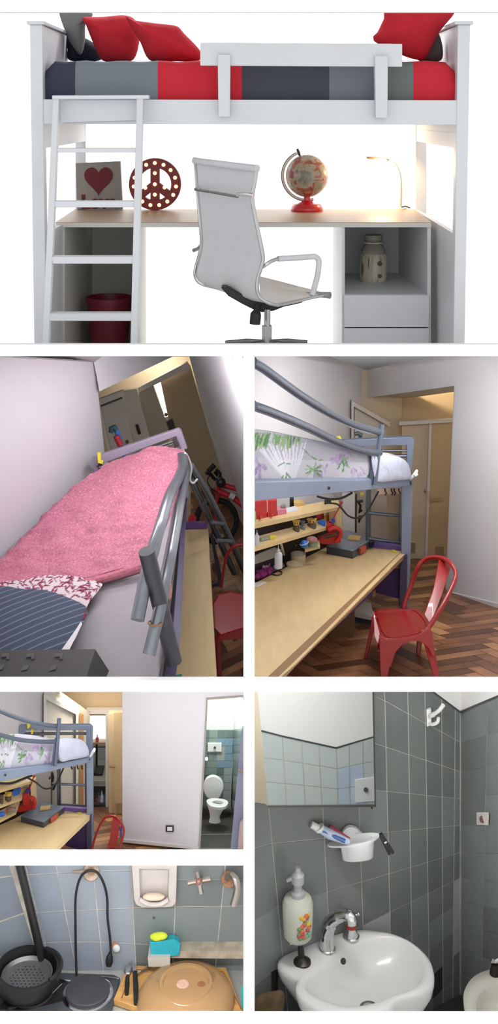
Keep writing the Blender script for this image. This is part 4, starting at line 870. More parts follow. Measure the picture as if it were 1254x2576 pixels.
# things on the shelves:
def item(name, pts, off, th, m, lab, cat, group=None, bevel=.002):
    return tag(MB().px(pts, HF.f(off), th).build(name, m, bevel=bevel), lab, cat, group)
redf = mat('red_folder', (196, 46, 48), .45)
for u0, v0, u1, v1, w in ((642, 1262, 672, 1306, 'nearest the left edge'), (674, 1260, 697, 1300, 'second from the left, beside the pink box')):
    t = thing('ring_binder', 'red ring binder on the top shelf, '+w, 'binder', HF.at((u0+u1)/2, v1, 0), 'red binders on the top shelf')
    MB().px([(u0, v0), (u1, v0-2), (u1, v1), (u0, v1+7)], HF.f(-.02), .09).build('cover', redf, t, bevel=.003)
    MB().tube([HF.at((u0+u1)/2, v1-5, .0), HF.at((u0+u1)/2, v1-5, -.03)], .006, 8).build('finger_ring', mat('spine_ring', (226, 96, 96), .4), t)
item('notebook', [(636, 1290), (644, 1290), (645, 1313), (636, 1316)], -.01, .08, mat('green_cover', (140, 205, 130), .5), 'light green notebook at the left end of the top shelf', 'notebook')
item('pink_box', [(698, 1283), (721, 1282), (722, 1299), (699, 1303)], -.02, .07, mat('pink_plastic', (216, 130, 150), .45), 'pink plastic box beside the red binders', 'box')
item('pencil_sharpener', [(708, 1275), (719, 1273), (720, 1282), (707, 1283)], -.03, .04, mat('grey_plastic', (120, 118, 116), .5), 'small grey gadget lying on the pink box', 'gadget')
item('speaker', [(730, 1256), (740, 1256), (740, 1284), (730, 1286)], -.08, .05, blk, 'slim black upright box behind the papers on the top shelf', 'box')
item('wooden_box', [(740, 1266), (764, 1265), (771, 1276), (771, 1289), (756, 1286), (740, 1286)], -.06, .06, mat('raw_wood', (206, 172, 110), .6), 'small raw wooden box on the top shelf', 'box')
for i, (pp, l) in enumerate(([[(722, 1289), (745, 1283), (762, 1288), (762, 1293), (724, 1302)], 'loose white papers lying on the top shelf'],)):
    item('papers', pp, -.03, .08, mat('paper', (206, 208, 216), .8), l, 'papers')
item('paper_roll', [(773, 1277), (820, 1271), (822, 1278), (776, 1287)], -.05, .04, mat('cream_roll', (226, 216, 170), .7), 'long cream roll on the top shelf', 'roll')
item('adapter', [(818, 1262), (834, 1262), (834, 1272), (826, 1274), (818, 1270)], -.04, .04, blk, 'black plug adapter at the right end of the top shelf', 'adapter')
def figure(name, u, v0, v1, wd, m1, m2, lab, off=-.03):
    y = HF.Y(u, off); s_ = y/F; o = P(u, v1, y); h = (v1-v0)*s_; r = wd/2*s_
    t = thing(name, lab, 'figurine', o, 'figurines on the middle shelf')
    MB().lathe([(0, 0), (r*.85, 0), (r, h*.25), (r*.8, h*.5), (0, h*.55)], o, seg=14).build('body', m1, t)
    MB().ball(o+V((0, 0, h*.72)), (r*.9, r*.8, h*.28), 14, 10).build('head', m2, t)
    for s in (-1, 1): MB().ball(o+V((s*r*.75, -.002, h*.9)), (r*.35, r*.3, h*.12), 8, 6).build('ear', m2, t)
    for s in (-1, 1): MB().ball(o+V((s*r*.35, -r*.78, h*.74)), r*.16, 8, 6).build('eye', blk, t)
fy = mat('mustard', (206, 168, 82), .6); fg = mat('pewter', (112, 116, 128), .5); fdk = mat('umber', (92, 78, 62), .6)
figure('figurine', 746, 1307, 1337, 18, fdk, fy, 'mustard-headed figurine leftmost on the middle shelf'); figure('figurine', 762, 1309, 1332, 12, fg, fg, 'small pewter figurine between the two mustard ones'); figure('figurine', 785, 1303, 1329, 24, fdk, fy, 'larger mustard-headed figurine beside the blue cup')
y = HF.Y(810, -.03); MB().lathe([(0, 0), (.02, 0), (.026, .03), (.02, .034), (.0, .036)], P(810, 1324, y), seg=18).build('cup', mat('bright_blue', (44, 110, 206), .4)); tag([o for o in COL.objects if o.name == 'cup'][0], 'bright blue cup on the middle shelf', 'cup')
item('red_carton', [(796, 1290), (813, 1287), (814, 1304), (798, 1306)], -.08, .05, mat('red_card', (0, 0, 0)), 'red carton at the back under the top shelf', 'carton')
yb_ = thing('carton', 'yellow and white carton under the right end of the top shelf', 'carton', HF.at(829, 1308, -.07))
MB().px([(815, 1297), (843, 1290), (843, 1306), (817, 1312)], HF.f(-.07), .04).build('lower_band', mat('amber_card', (226, 160, 50), .6), yb_); MB().px([(815, 1288), (843, 1283), (843, 1290), (815, 1297)], HF.f(-.07), .04).build('upper_band', mat('white_card', (222, 220, 214), .6), yb_)
def bottle(u, v0, v1, wd, Y, m, mc, lab, name='bottle', group=None):
    s_ = Y/F; o = P(u, v1, Y); h = (v1-v0)*s_; r = wd/2*s_
    t = thing(name, lab, 'bottle', o, group)
    MB().lathe([(0, 0), (r, 0), (r, h*.58), (r*.8, h*.66), (r*.35, h*.7), (r*.35, h*.72), (0, h*.72)], o, seg=18).build('body', m, t)
    MB().lathe([(r*.42, h*.7), (r*.42, h*.78), (r*.15, h*.82), (r*.08, h), (0, h)], o, seg=14).build('nozzle', mc, t); return t
milk = mat('milky_plastic', (206, 210, 222), .45)
bottle(647, 1333, 1372, 12, HF.Y(647, -.0), milk, milk, 'small milky bottle at the left end of the middle shelf')
bottle(701, 1371, 1428, 20, 6.75, milk, mat('white_nozzle', (214, 214, 220), .5), 'white glue bottle with a pointed nozzle standing on the long desk')
hl = thing('highlighter', 'clear tube with a yellow cap lying on the middle shelf', 'highlighter', HF.at(672, 1359, -.02))
MB().tube([HF.at(656, 1357, -.02), HF.at(678, 1352, -.02)], .009, 10).build('barrel', mat('clear_grey', (150, 160, 156), .3), hl); MB().tube([HF.at(677, 1353, -.02), HF.at(690, 1350, -.02)], .0125, 10).build('cap', mat('yellow_plastic', (0, 0, 0)), hl)
# on the desk
def on(u, v): return P(u, v, D3(u, v))
bc = thing('craft_tub', 'tub of blue and white craft bits behind the glue bottle', 'tub', on(730, 1393))
MB().lathe([(0, 0), (.03, 0), (.036, .035), (.0, .034)], on(732, 1398), seg=18).build('tub_body', mat('teal_grey', (96, 124, 136), .5), bc)
rq = random.Random(9)
for i in range(14): MB().ball(on(732, 1396)+V((rq.uniform(-.035, .03), rq.uniform(-.02, .02), .04+rq.uniform(0, .05))), .012, 8, 6).build('bead', mat('bead_blue', (60, 130, 205), .4) if i % 2 else mat('bead_white', (205, 216, 228), .4), bc)
br = MB().tube([on(716, 1405)+V((0, 0, .01)), P(708, 1368, 6.85)], [.008, .007], 8); tag(br.build('brush', mat('ivory_handle', (206, 200, 190), .5)), 'pale brush leaning behind the glue bottle', 'brush')
dk = MB().ball(on(719, 1411)+V((0, 0, .02)), (.026, .02, .022), 12, 8); tag(dk.build('pouch', mat('black_felt', (34, 30, 34), .9)), 'black pouch on the desk beside the glue bottle', 'pouch')
bl = thing('ball', 'blue striped ball in the low niche of the shelf unit', 'ball', P(766, 1378, 7.05))
MB().ball(P(766, 1369, 7.05), .024, 18, 12).build('ball_body', mat('bright_blue', (0, 0, 0)), bl)
MB().tube([P(766, 1369, 7.05)+V((.0245*math.cos(a), .0245*math.sin(a), .006+.008*math.cos(a))) for a in [i*math.pi/10 for i in range(20)]], .003, 6, closed=True).build('stripe', mat('bead_white', (0, 0, 0)), bl)
bi = MB().ball(P(785, 1358, 7.1), (.035, .03, .02), 14, 8); tag(bi.build('yarn', mat('dusty_pink', (160, 122, 112), .9, bump=.6, bscale=60)), 'dusty pink bundle on the low shelf beside the striped ball', 'bundle')
gp = MB().lathe([(0, 0), (.028, 0), (.03, .03), (0, .03)], P(788, 1375, 7.12), seg=16); tag(gp.build('dish', mat('celadon', (140, 156, 136), .4)), 'greenish dish under the pink bundle', 'dish')
tr = thing('tape_roll', 'wide roll of clear tape standing on the long desk', 'tape', on(751, 1415))
MB().lathe([(.018, 0), (.045, 0), (.045, .05), (.018, .05)], on(751, 1413), seg=28).build('roll', mat('clear_tape', (190, 178, 150), .25), tr); MB().lathe([(.016, .049), (.03, .049), (.03, .053), (.016, .053)], on(751, 1413), seg=24).build('core', mat('paper_core', (200, 196, 186), .6), tr)
wb = MB().lathe([(0, 0), (.05, 0), (.05, .008), (0, .01)], on(742, 1421), seg=24); tag(wb.build('tape_reel', mat('cream_reel', (222, 206, 170), .6)), 'flat cream reel lying in front of the clear tape roll', 'reel')
pf = thing('hair_scrunchie', 'fluffy magenta scrunchie at the left edge of the long desk', 'scrunchie', on(662, 1455))
mg = mat('magenta_fur', (150, 50, 120), .9, noise=.3, scale=50, bump=.8, bscale=60); lm_ = mat('mauve_net', (178, 130, 172), .8, noise=.3, scale=40)
b = MB(); 
for i in range(18): b.ball(on(648+i*1.9+3*math.sin(i*2.1), 1452-i*.7+4*math.cos(i*1.7))+V((0, 0, .012)), .017, 8, 6)
b.build('fur', mg, pf)
b = MB()
for i in range(12): b.ball(on(648+i*2.6, 1440-(i % 3)*8)+V((0, .02, .02)), .015, 8, 6)
b.build('net', lm_, pf)
gp2 = MB().px([(686, 1426), (712, 1419), (716, 1426), (700, 1434), (690, 1434)], D3, .03); tag(gp2.build('tray', mat('lavender_tray', (164, 150, 190), .4)), 'lavender lid at the foot of the glue bottle', 'lid')
ht = MB().tube([on(697+13*math.cos(a), 1443+6*math.sin(a))+V((0, 0, .004)) for a in [i*math.pi/12 for i in range(24)]], .0045, 6, closed=True); tag(ht.build('hair_tie', mat('brown_elastic', (86, 58, 48), .7)), 'brown elastic hair tie lying on the long desk', 'hair tie')
cdp = MB(); cdp.prism([on(636, 1468)+V((0, 0, .002)), on(660, 1464)+V((0, 0, .002)), on(672, 1467)+V((0, 0, .002)), on(650, 1478)+V((0, 0, .002)), on(636, 1479)+V((0, 0, .002))], (0, 0, .002)); tag(cdp.build('card', mat('white_card', (0, 0, 0))), 'white card lying at the left edge of the long desk', 'card')
# red bench vice / drill stand
vs = thing('hobby_saw', 'red hobby tool stand with a curved arm at the end of the shelf unit', 'tool', P(838, 1368, 7.35)); vr = mat('tool_red', (186, 38, 34), .4)
MB().px([(800, 1358), (822, 1350), (850, 1346), (860, 1352), (858, 1366), (822, 1370), (806, 1368)], 7.4, .06).build('base', vr, vs, bevel=.004)
MB().tube(curve3([(846, 1364, 7.36), (856, 1350, 7.36), (856, 1334, 7.36), (842, 1328, 7.36), (828, 1334, 7.36)], 5), .014, 10).build('curved_arm', vr, vs)
MB().px([(823, 1316), (842, 1316), (842, 1328), (846, 1340), (836, 1342), (824, 1338)], 7.37, .04).build('head', vr, vs, bevel=.003)
MB().tube([P(828, 1314, 7.38), P(834, 1318, 7.38)], .008, 8).build('knob', mat('black_plastic', (0, 0, 0)), vs)
MB().tube([P(818, 1352, 7.34), P(850, 1344, 7.34), P(848, 1336, 7.34)], .009, 8).build('grip', mat('dark_hook', (0, 0, 0)), vs)
bclip = MB().px([(833, 1308), (843, 1305), (844, 1314), (836, 1316)], 7.36, .02); tag(bclip.build('clip', mat('royal_blue', (36, 60, 150), .5)), 'royal blue clip above the red tool stand', 'clip')
rt = MB().tube([P(838, 1306, 7.45), P(858, 1270, 7.45), P(860, 1262, 7.45)], [.004, .004, .012], 6); tag(rt.build('screwdriver', mat('red_handle', (176, 50, 50), .5)), 'thin red-handled tool stuck up beside the shelf end', 'tool')
# grey tool case
tc3 = thing('tool_case', 'flat grey tool case with a blue-grey lid lying on the long desk', 'tool case', on(880, 1400))
dz = .055
lidm = ramp_mat('case_lid', 'noise', [(.35, (96, 112, 132)), (.55, (122, 138, 156)), (.7, (146, 132, 150))], scale=7, rough=.3); cg = mat('case_grey', (66, 70, 80), .5)
fr = [(822, 1393), (888, 1406), (943, 1372), (870, 1352)]
base = [on(*p) for p in fr]
b = MB(); b.prism(base, (0, 0, dz*.8)); b.build('case_body', cg, tc3, bevel=.004)
b = MB(); b.prism([p+V((0, 0, dz*.8)) for p in base], (0, 0, .008)); b.build('lid', lidm, tc3, bevel=.003)
for a_, b__ in (((.25, .5)), ((.72, .9))):
    p = base[1].lerp(base[2], a_); q_ = base[1].lerp(base[2], b__); b = MB(); e = V((.012, -.012, 0))
    b.prism([p+e*.2+V((0, 0, .012)), q_+e*.2+V((0, 0, .012)), q_+e*.2+V((0, 0, .045)), p+e*.2+V((0, 0, .045))], e); b.build('latch', mat('latch_red', (190, 78, 58), .4) if a_ < .5 else mat('latch_black', (40, 38, 44), .4), tc3)
top = V((0, 0, dz*.8+.009))
wbk = MB(); wbk.prism([on(875, 1379)+top, on(906, 1382)+top, on(910, 1374)+top, on(880, 1371)+top], (0, 0, .014)); tag(wbk.build('wood_block', mat('raw_wood', (0, 0, 0)), bevel=.002), 'small wooden block lying on the lid of the grey tool case', 'block')
yp = MB(); yp.prism([on(981, 1386)+V((0, 0, .001)), on(990, 1383)+V((0, 0, .001)), on(1003, 1388)+V((0, 0, .001)), on(996, 1392)+V((0, 0, .001))], (0, 0, .003)); tag(yp.build('sticky_note', mat('yellow_plastic', (0, 0, 0))), 'yellow paper scrap by the violet end board of the desk', 'note')
# red chair
c3 = thing('metal_chair', 'glossy red metal chair standing on the parquet in front of the long desk', 'chair', P(1010, 1712, 6.2))
S3 = lambda u, v: 5165/(v-753)
so = smooth_loop([(941, 1536), (975, 1531), (1045, 1530), (1062, 1540), (1080, 1562), (1083, 1580), (1056, 1598), (1015, 1606), (976, 1611), (957, 1597), (946, 1565)], 40)
b = MB(); b.prism([P(u, v, S3(u, v)) for u, v in so], (0, 0, -.02)); b.build('seat', rc, c3, bevel=.006)
so2 = [(1012+(u-1012)*.86, 1568+(v-1568)*.84) for u, v in so]
b = MB(); b.tube([P(u, v, S3(u, v)-.002)+V((0, 0, .0005)) for u, v in so2], .004, 6, closed=True); b.build('seat_rim', rc, c3)
def leg3(top, bot, Yt, Yb, w0, w1):
    b = MB(); b.loft([P(top[0]-w0, top[1], Yt), P(top[0]+w0, top[1], Yt), P(top[0]+w0, top[1], Yt+.05), P(top[0]-w0, top[1], Yt+.05)], [P(bot[0]-w1, bot[1], Yb), P(bot[0]+w1, bot[1], Yb), P(bot[0]+w1, bot[1], Yb+.025), P(bot[0]-w1, bot[1], Yb+.025)]); return b
leg3((973, 1606), (967, 1716), 6.03, 5.98, 20, 8).build('leg', rc, c3, bevel=.005)
leg3((1071, 1586), (1102, 1716), 6.1, 5.98, 14, 7).build('leg', rc, c3, bevel=.005)
leg3((944, 1550), (920, 1658), 6.4, 6.34, 7, 3.5).build('leg', rc, c3, bevel=.004)
leg3((1058, 1600), (1053, 1648), 6.45, 6.42, 8, 5).build('leg', rc, c3, bevel=.004)
ap = [(955, 1598), (976, 1611), (1015, 1606), (1056, 1598), (1084, 1580), (1090, 1600), (1094, 1650), (1088, 1650), (1078, 1628), (1058, 1614), (1035, 1613), (1012, 1623), (996, 1642), (984, 1680), (958, 1680)]
b = MB(); b.px(ap, lambda u, v: 6.0, .015); b.build('apron', rc, c3, bevel=.003)
b = MB(); b.px([(941, 1540), (957, 1597), (960, 1640), (952, 1640), (944, 1600)], lambda u, v: 6.05+max(0, 1600-v)*.005, .012); b.build('apron', rc, c3)
MB().tube(curve3([(1016, 1530, 6.62), (1024, 1504, 6.64), (1038, 1466, 6.66), (1052, 1428, 6.66), (1070, 1408, 6.66), (1094, 1402, 6.62), (1121, 1407, 6.54), (1140, 1424, 6.46), (1148, 1448, 6.4), (1137, 1480, 6.32), (1112, 1528, 6.22), (1082, 1575, 6.14), (1066, 1597, 6.1)], 6), .0125, 12).build('back_hoop', rc, c3)
b = MB(); b.px([(1106, 1408), (1138, 1420), (1112, 1500), (1084, 1572), (1068, 1546), (1092, 1480)], lambda u, v: 6.56-max(0, (v-1408))*.0022, .012); b.build('back_splat', rc, c3, bevel=.003)
LIM = (-21, 618.5, 1724.5, 2150.5)
# ================================================================ ROOM 4: the same bed, a white wall, the bathroom door
D4 = lambda u, v: 5797/(v-1000); F4 = lambda u, v: 6321/(v-1000)
def mb(pts, Y, th=.02): return MB().px(pts, Y, th)
wall4 = mat('lilac_white_plaster', (204, 200, 204), .85, noise=.012, scale=2)
tan4 = mat('warm_tan_paint', (198, 172, 138), .7)
LW4 = VW(-20, 5.45, 112, 5.8)
b = mb([(-20, 1728), (140, 1728), (140, 1745), (116, 1760), (116, 2080), (-20, 2110)], LW4.f(), .04); struct(b.build('wall_left_corridor', wall4))
PW = VW(110, 5.8, 224, 6.1)
b = mb([(105, 1728), (138, 1739), (213, 1791), (224, 1797), (224, 2120), (105, 2090)], PW.f(), .03); struct(b.build('wall_passage_corridor', mat('cream_plaster', (206, 196, 180), .8)))
b = mb([(110, 1748), (118, 1750), (197, 1789), (197, 2090), (191, 2090), (191, 1797), (116, 1760), (116, 2070), (110, 2070)], PW.f(.02), .03); struct(b.build('trim_door_corridor', mat('door_frame_white', (0, 0, 0))))
dr = mb([(116, 1761), (190, 1797), (190, 2090), (116, 2070)], PW.f(.004), .01).build('door_6', mat('painted_door', (0, 0, 0))); struct(dr)
b = mb([(199, 1798), (209, 1803), (209, 2090), (199, 2090)], PW.f(.015), .02); struct(b.build('trim_post_corridor', mat('ochre_wood', (170, 128, 84), .6)))
b = mb([(120, 1724), (320, 1724), (320, 1800), (205, 1800)], lambda u, v: 6.2, .03); struct(b.build('wall_alcove_corridor', tan4))
b = mb([(216, 1789), (312, 1789), (312, 1797), (272, 1797), (272, 2052), (266, 2052), (266, 1797), (216, 1797)], 6.15, .04); struct(b.build('trim_doorway_corridor', mat('door_frame_white', (0, 0, 0))))
d7 = mb([(272, 1797), (287, 1795), (287, 2054), (274, 2050)], 6.05, .04).build('door_7', mat('cream_door_edge', (212, 192, 158), .5)); struct(d7)
d8 = mb([(287, 1794), (312, 1792), (312, 2062), (287, 2053)], 6.03, .03).build('door_8', mat('tan_door', (0, 0, 0))); struct(d8)
vt = mb(qr((293, 2020), (308, 2046)), 6.02, .008); tag(vt.build('vent', mat('vent_grille', (0, 0, 0))), 'tan vent low on the open door beside the white wall', 'vent')
hn = MB().tube([P(276, 1928, 6.03), P(291, 1930, 6.0)], .005, 8); tag(hn.build('lever', mat('brass_dull', (0, 0, 0))), 'lever on the open cream door of the little kitchen', 'handle')
b = mb(qr((205, 1797), (290, 2075)), 6.5, .03); struct(b.build('wall_kitchenette', mat('dim_white_tile', (176, 178, 174), .5)))
win = mb(qr((222, 1797), (271, 1868)), 6.46, .02).build('window_2', mat('daylit_glass', (0, 0, 0))); struct(win)
b = mb(qr((232, 1868), (274, 1878)), 6.42, .05); struct(b.build('trim_sill_kitchenette', mat('peach_sill', (206, 178, 146), .6)))
mb(qr((236, 1877), (273, 1880)), 6.4, .03); rl = MB().tube([P(236, 1878.5, 6.4), P(273, 1878.5, 6.4)], .004, 6); tag(rl.build('rail', mat('black_metal', (0, 0, 0))), 'thin black rail below the bright kitchen window', 'rail')
pb = thing('bottle', 'pink bottle on the sill of the bright kitchen window', 'bottle', P(245, 1868, 6.43))
MB().lathe([(0, 0), (.009, 0), (.009, .025), (.003, .03), (.003, .042), (0, .042)], P(245, 1868, 6.43), seg=12).build('body', mat('pink_soap', (220, 110, 120), .4), pb)
pp = MB().tube([P(243.5, 1872, 6.4), P(243, 1948, 6.4)], .0055, 8); tag(pp.build('pipe', mat('black_metal', (0, 0, 0))), 'upright black pipe beside the window of the little kitchen', 'pipe')
b = mb(qr((236, 1945), (258, 1962)), 6.3, .08); tag(b.build('toaster', mat('black_enamel', (26, 25, 26), .4), bevel=.004), 'small black appliance on the little kitchen counter', 'appliance')
b = mb(qr((233, 1965), (274, 1978)), 6.25, .2); tag(b.build('worktop', mat('grey_worktop', (150, 148, 142), .5)), 'grey worktop of the little kitchen seen through the doorway', 'worktop')
b = mb(qr((228, 1978), (276, 2050)), 6.44, .02); tag(b.build('under_sink_panel', mat('dark_board', (70, 66, 64), .8)), 'dark panel under the little kitchen worktop', 'panel')  # flat dark board closing the space below the worktop
for i, (u, v0, w_, c, l) in enumerate(((243, 2002, 8, (150, 60, 60), 'red-brown'), (249, 1994, 7, (120, 130, 140), 'grey'), (256, 1990, 9, (206, 206, 210), 'tall white'), (263, 1999, 7, (90, 110, 150), 'blue'), (269, 1996, 7, (150, 152, 156), 'pale grey'))):
    y = 6.3; s_ = y/F; o = P(u, 2022, y); h = (2022-v0)*s_; r = w_/2*s_
    tag(MB().lathe([(0, 0), (r, 0), (r, h*.6), (r*.4, h*.75), (r*.4, h), (0, h)], o, seg=12).build('bottle', mat('bottle_'+l.replace(' ', '_').replace('-', '_'), c, .4)), l+' bottle under the little kitchen worktop', 'bottle', 'bottles under the kitchen worktop')
b = mb([(228, 2021), (276, 2022), (276, 2028), (228, 2027)], 6.28, .1); tag(b.build('low_shelf', mat('dark_board', (0, 0, 0))), 'dark low shelf carrying the bottles under the kitchen worktop', 'shelf')
# white wall and socket
WW = VW(308, 5.64, 519, 5.50)
b = mb([(308, 1724), (640, 1724), (640, 1748), (519, 1757), (500, 2137), (308, 2118)], WW.f(), .06); struct(b.build('wall_middle_corridor', wall4))
b = mb([(308, 2112), (500, 2131), (500, 2138), (308, 2119)], WW.f(.01), .012); struct(b.build('baseboard_corridor', mat('skirting_white', (0, 0, 0))))
so_ = thing('wall_socket', 'black-framed wall socket low on the white wall', 'socket', WW.at(427, 2093, .01))
mb(qr((417, 2079), (437, 2093)), WW.f(.008), .01).build('frame', mat('black_plastic', (0, 0, 0)), so_); mb(qr((421, 2081.5), (434, 2090)), WW.f(.012), .01).build('plate', mat('white_card', (0, 0, 0)), so_)
b = mb([(519, 1757), (622, 1750), (622, 1754), (523, 1761), (504, 2140), (499, 2138)], WW.f(.006), .06); struct(b.build('trim_bathroom_door', mat('taupe_frame', (150, 142, 134), .5)))
parquet('floor_corridor', F4, -15, 505, 2030, 2150, .2, .046, math.radians(30), 8)
b = MB(); q = [(494, 2136), (625, 2136), (618, 2150), (490, 2150)]; b.prism([P(u, v, F4(u, v))+V((0, 0, .004)) for u, v in q], (0, 0, -.03)); struct(b.build('trim_threshold', mat('grey_sill_stone', (120, 122, 116), .6)))
# bathroom beyond
bt = lambda n_, c: mat('wc_tile_'+n_, c, .25)
tm = [bt('green', (126, 144, 137)), bt('dark', (102, 118, 114)), bt('blue', (116, 144, 160)), bt('pale', (152, 162, 160)), mat('wc_grout', (176, 180, 174), .8), mat('wc_white_wall', (208, 218, 208), .7)]
b = MB(); YB4 = 6.0
us = [490, 505, 527, 548, 568, 588]; vs = [1836, 1857, 1877, 1896, 1914, 1932, 1950, 1969, 1988, 2008, 2028, 2040]
rt_ = random.Random(2)
def cu(u, v): return u-(v-1836)*.045*(u-480)/110
for i in range(5):
    for j in range(11):
        m_ = rt_.choice((0, 0, 1, 1))
        if us[i] >= 548 and 1857 <= vs[j] < 1932: m_ = 2
        if us[i] == 548 and vs[j] in (1877, 1896): m_ = 3
        if us[i] == 568 and vs[j] >= 1932: m_ = 3
        g = .5; q = [(us[i]+g, vs[j]+g), (us[i+1]-g, vs[j]+g), (us[i+1]-g, vs[j+1]-g), (us[i]+g, vs[j+1]-g)]
        b.px([(cu(u, v), v) for u, v in q], YB4-.004, .004, m_)
b.px([(485, 1836), (590, 1836), (580, 2042), (480, 2042)], YB4, .03, 4); b.px(qr((500, 1740), (592, 1836)), YB4-.002, .03, 5)
struct(b.build('wall_bathroom_rear', tm))
b = MB(); RB = VW(588, 5.99, 622, 5.6)
vr = [(1836, 1830), (1857, 1852), (1877, 1874), (1896, 1895), (1914, 1916), (1932, 1937), (1950, 1958), (1969, 1980), (1988, 2002), (2008, 2026), (2030, 2056)]
for j in range(10):
    for a_, c_ in ((0, .6), (.62, 1)):
        q = [(588+34*a_, vr[j][0]+(vr[j][1]-vr[j][0])*a_+.5), (588+34*c_, vr[j][0]+(vr[j][1]-vr[j][0])*c_+.5), (588+34*c_, vr[j+1][0]+(vr[j+1][1]-vr[j+1][0])*c_-.5), (588+34*a_, vr[j+1][0]+(vr[j+1][1]-vr[j+1][0])*a_-.5)]
        b.px([(u-(v-1836)*.06, v) for u, v in q], RB.f(.003), .004, 3 if vr[j][0] >= 2008 else rt_.choice((0, 1)))
b.px([(588, 1836), (622, 1830), (618, 2060), (576, 2040)], RB.f(), .02, 4); b.px([(588, 1740), (622, 1740), (622, 1830), (588, 1836)], RB.f(.001), .02, 5)
struct(b.build('wall_bathroom_side', tm))
b = MB(); FB = lambda u, v: F4(u, v); fz = mat('wc_slate', (70, 70, 66), .35, noise=.12, scale=8); fj = mat('wc_floor_joint', (120, 118, 110), .7)
q = [(486, 2032), (590, 2032), (622, 2060), (622, 2138), (486, 2138)]; b.prism([P(u, v, FB(u, v))+V((0, 0, .001)) for u, v in q], (0, 0, -.02))
for l in ([(486, 2100), (622, 2098), (622, 2099.5), (486, 2101.5)],): b.prism([P(u, v, FB(u, v))+V((0, 0, .002)) for u, v in l], (0, 0, -.002), 1)
struct(b.build('floor_bathroom_view', [fz, fj]))
b = mb([(490, 2036), (582, 2036), (582, 2042), (490, 2046)], 5.97, .02); struct(b.build('baseboard_bathroom_view', mat('dark_board', (0, 0, 0))))
pn = thing('flush_plate', 'white flush plate with a dark button above the toilet', 'flush plate', P(541, 1891, 5.98))
mb(qr((523, 1870), (558, 1891)), 5.985, .01).build('plate', mat('white_ceramic', (224, 226, 224), .25, coat=.5), pn, bevel=.001); MB().tube([P(541, 1881, 5.99), P(541, 1881, 5.97)], .006, 10).build('button', mat('black_plastic', (0, 0, 0)), pn)
vv = MB().tube([P(520, 1908, 5.99), P(520, 1909, 5.95)], .009, 10); tag(vv.build('valve', mat('white_ceramic', (0, 0, 0))), 'small white valve on the tiles to the left of the toilet lid', 'valve')
wc = mat('white_ceramic', (0, 0, 0))
ty4 = 5.85; t4 = thing('toilet', 'white toilet with its lid up in the tiled bathroom', 'toilet', P(541, 2070, 5.83)); s_ = ty4/F
ld_ = smooth_loop([(537, 1953), (556, 1962), (563, 1980), (558, 1998), (549, 2010), (526, 2010), (515, 1996), (512, 1980), (519, 1960)], 36)
mb(ld_, 5.92, .02).build('lid', wc, t4, bevel=.004)
FS = lambda u, v: 5.83-(v-2018)*.004
b = MB(); so4 = smooth_loop([(520, 2014), (534, 2008), (556, 2009), (572, 2014), (574, 2022), (564, 2030), (546, 2031), (528, 2026)], 36); si4 = smooth_loop([(533, 2017), (545, 2013), (558, 2016), (562, 2021), (553, 2023), (539, 2021)], 36)
A_ = [P(u, v, FS(u, v)) for u, v in so4]; B_ = [P(u, v, FS(u, v)) for u, v in si4]; dz_ = V((0, 0, -.012))
b.grid([A_, B_, [p+dz_ for p in B_], [p+dz_ for p in A_], A_], closed=True); b.build('seat', wc, t4)
def ring4(cu_, cv_, ru, rv, y): return [P(cu_+ru*math.cos(2*math.pi*i/36), cv_-rv*math.sin(2*math.pi*i/36), y+rv*.004*math.sin(2*math.pi*i/36)) for i in range(36)]
b = MB(); rr_ = [ring4(546, 2021, 25, 8, 5.83), ring4(545, 2030, 22, 7, 5.83), ring4(543, 2042, 16, 6, 5.83), ring4(541, 2054, 12.5, 5, 5.83), ring4(541, 2062, 14, 6, 5.83), ring4(541, 2066, 15.5, 6, 5.83)]
b.grid(rr_, closed=True); b.add(rr_[-1], [list(range(36))]); 
wr_ = [ring4(548, 2019, 14, 5, 5.82), ring4(548, 2026, 9, 4, 5.84)]; b.grid([rr_[0], wr_[0], wr_[1]], closed=True); b.add(wr_[1], [list(range(36))])
b.build('bowl', wc, t4, sm=70)
dr9 = mb([(616, 1832), (610, 1836), (599, 1944), (581, 2133), (597, 2143), (618, 2030)], 5.45, .03).build('door_9', mat('lavender_door', (126, 126, 150), .5)); struct(dr9)
lh = MB().tube([P(602, 1938, 5.44), P(616, 1941, 5.4)], .005, 8); tag(lh.build('lever', mat('brass_dull', (0, 0, 0))), 'lever on the lavender bathroom door edge', 'handle')
pk = mb([(604, 2074), (618, 2060), (618, 2150), (598, 2148)], 5.4, .02); struct(pk.build('trim_jamb_corridor', mat('rosy_jamb', (176, 152, 150), .6)))
# bed
BF4 = VW(0, 5.03, 232, 5.5)
b4 = thing('loft_bed', 'blue-grey loft bed in the view with the white wall and toilet', 'loft bed', P(226, 2143, 5.5))
mb([(-12, 1940), (133, 1923), (230, 1905), (232, 1916), (133, 1939), (-12, 1969)], BF4.f(), BF4.back(.03)).build('side_beam', blues, b4, bevel=.002)
mb([(217, 1910), (234, 1905), (234, 2146), (219, 2140)], 5.52, .03).build('post', blues, b4, bevel=.002)
mb([(47, 1832), (50, 1826), (226, 1825), (233, 1831), (232, 1908), (222, 1908), (217, 1890), (217, 1838), (62, 1838), (62, 1846), (47, 1846)], 5.62, .02).build('headboard', blues, b4, bevel=.002)
mb([(50, 1845), (220, 1844), (220, 1849), (50, 1850)], 5.63, .012).build('headboard_rail', tube3, b4)
for T in ([(u_, v_, max(4.96, BF4.Y(u_)-.02)) for u_, v_ in ((-12, 1783), (20, 1797), (50, 1808), (85, 1818), (120, 1824), (147, 1827))], [(u_, v_, max(4.96, BF4.Y(u_)-.02)) for u_, v_ in ((-12, 1845), (20, 1854), (50, 1861), (90, 1865), (120, 1866), (143, 1865))]):
    MB().tube(curve3(T, 6), .0085, 12).build('guard_rail', tube3, b4)
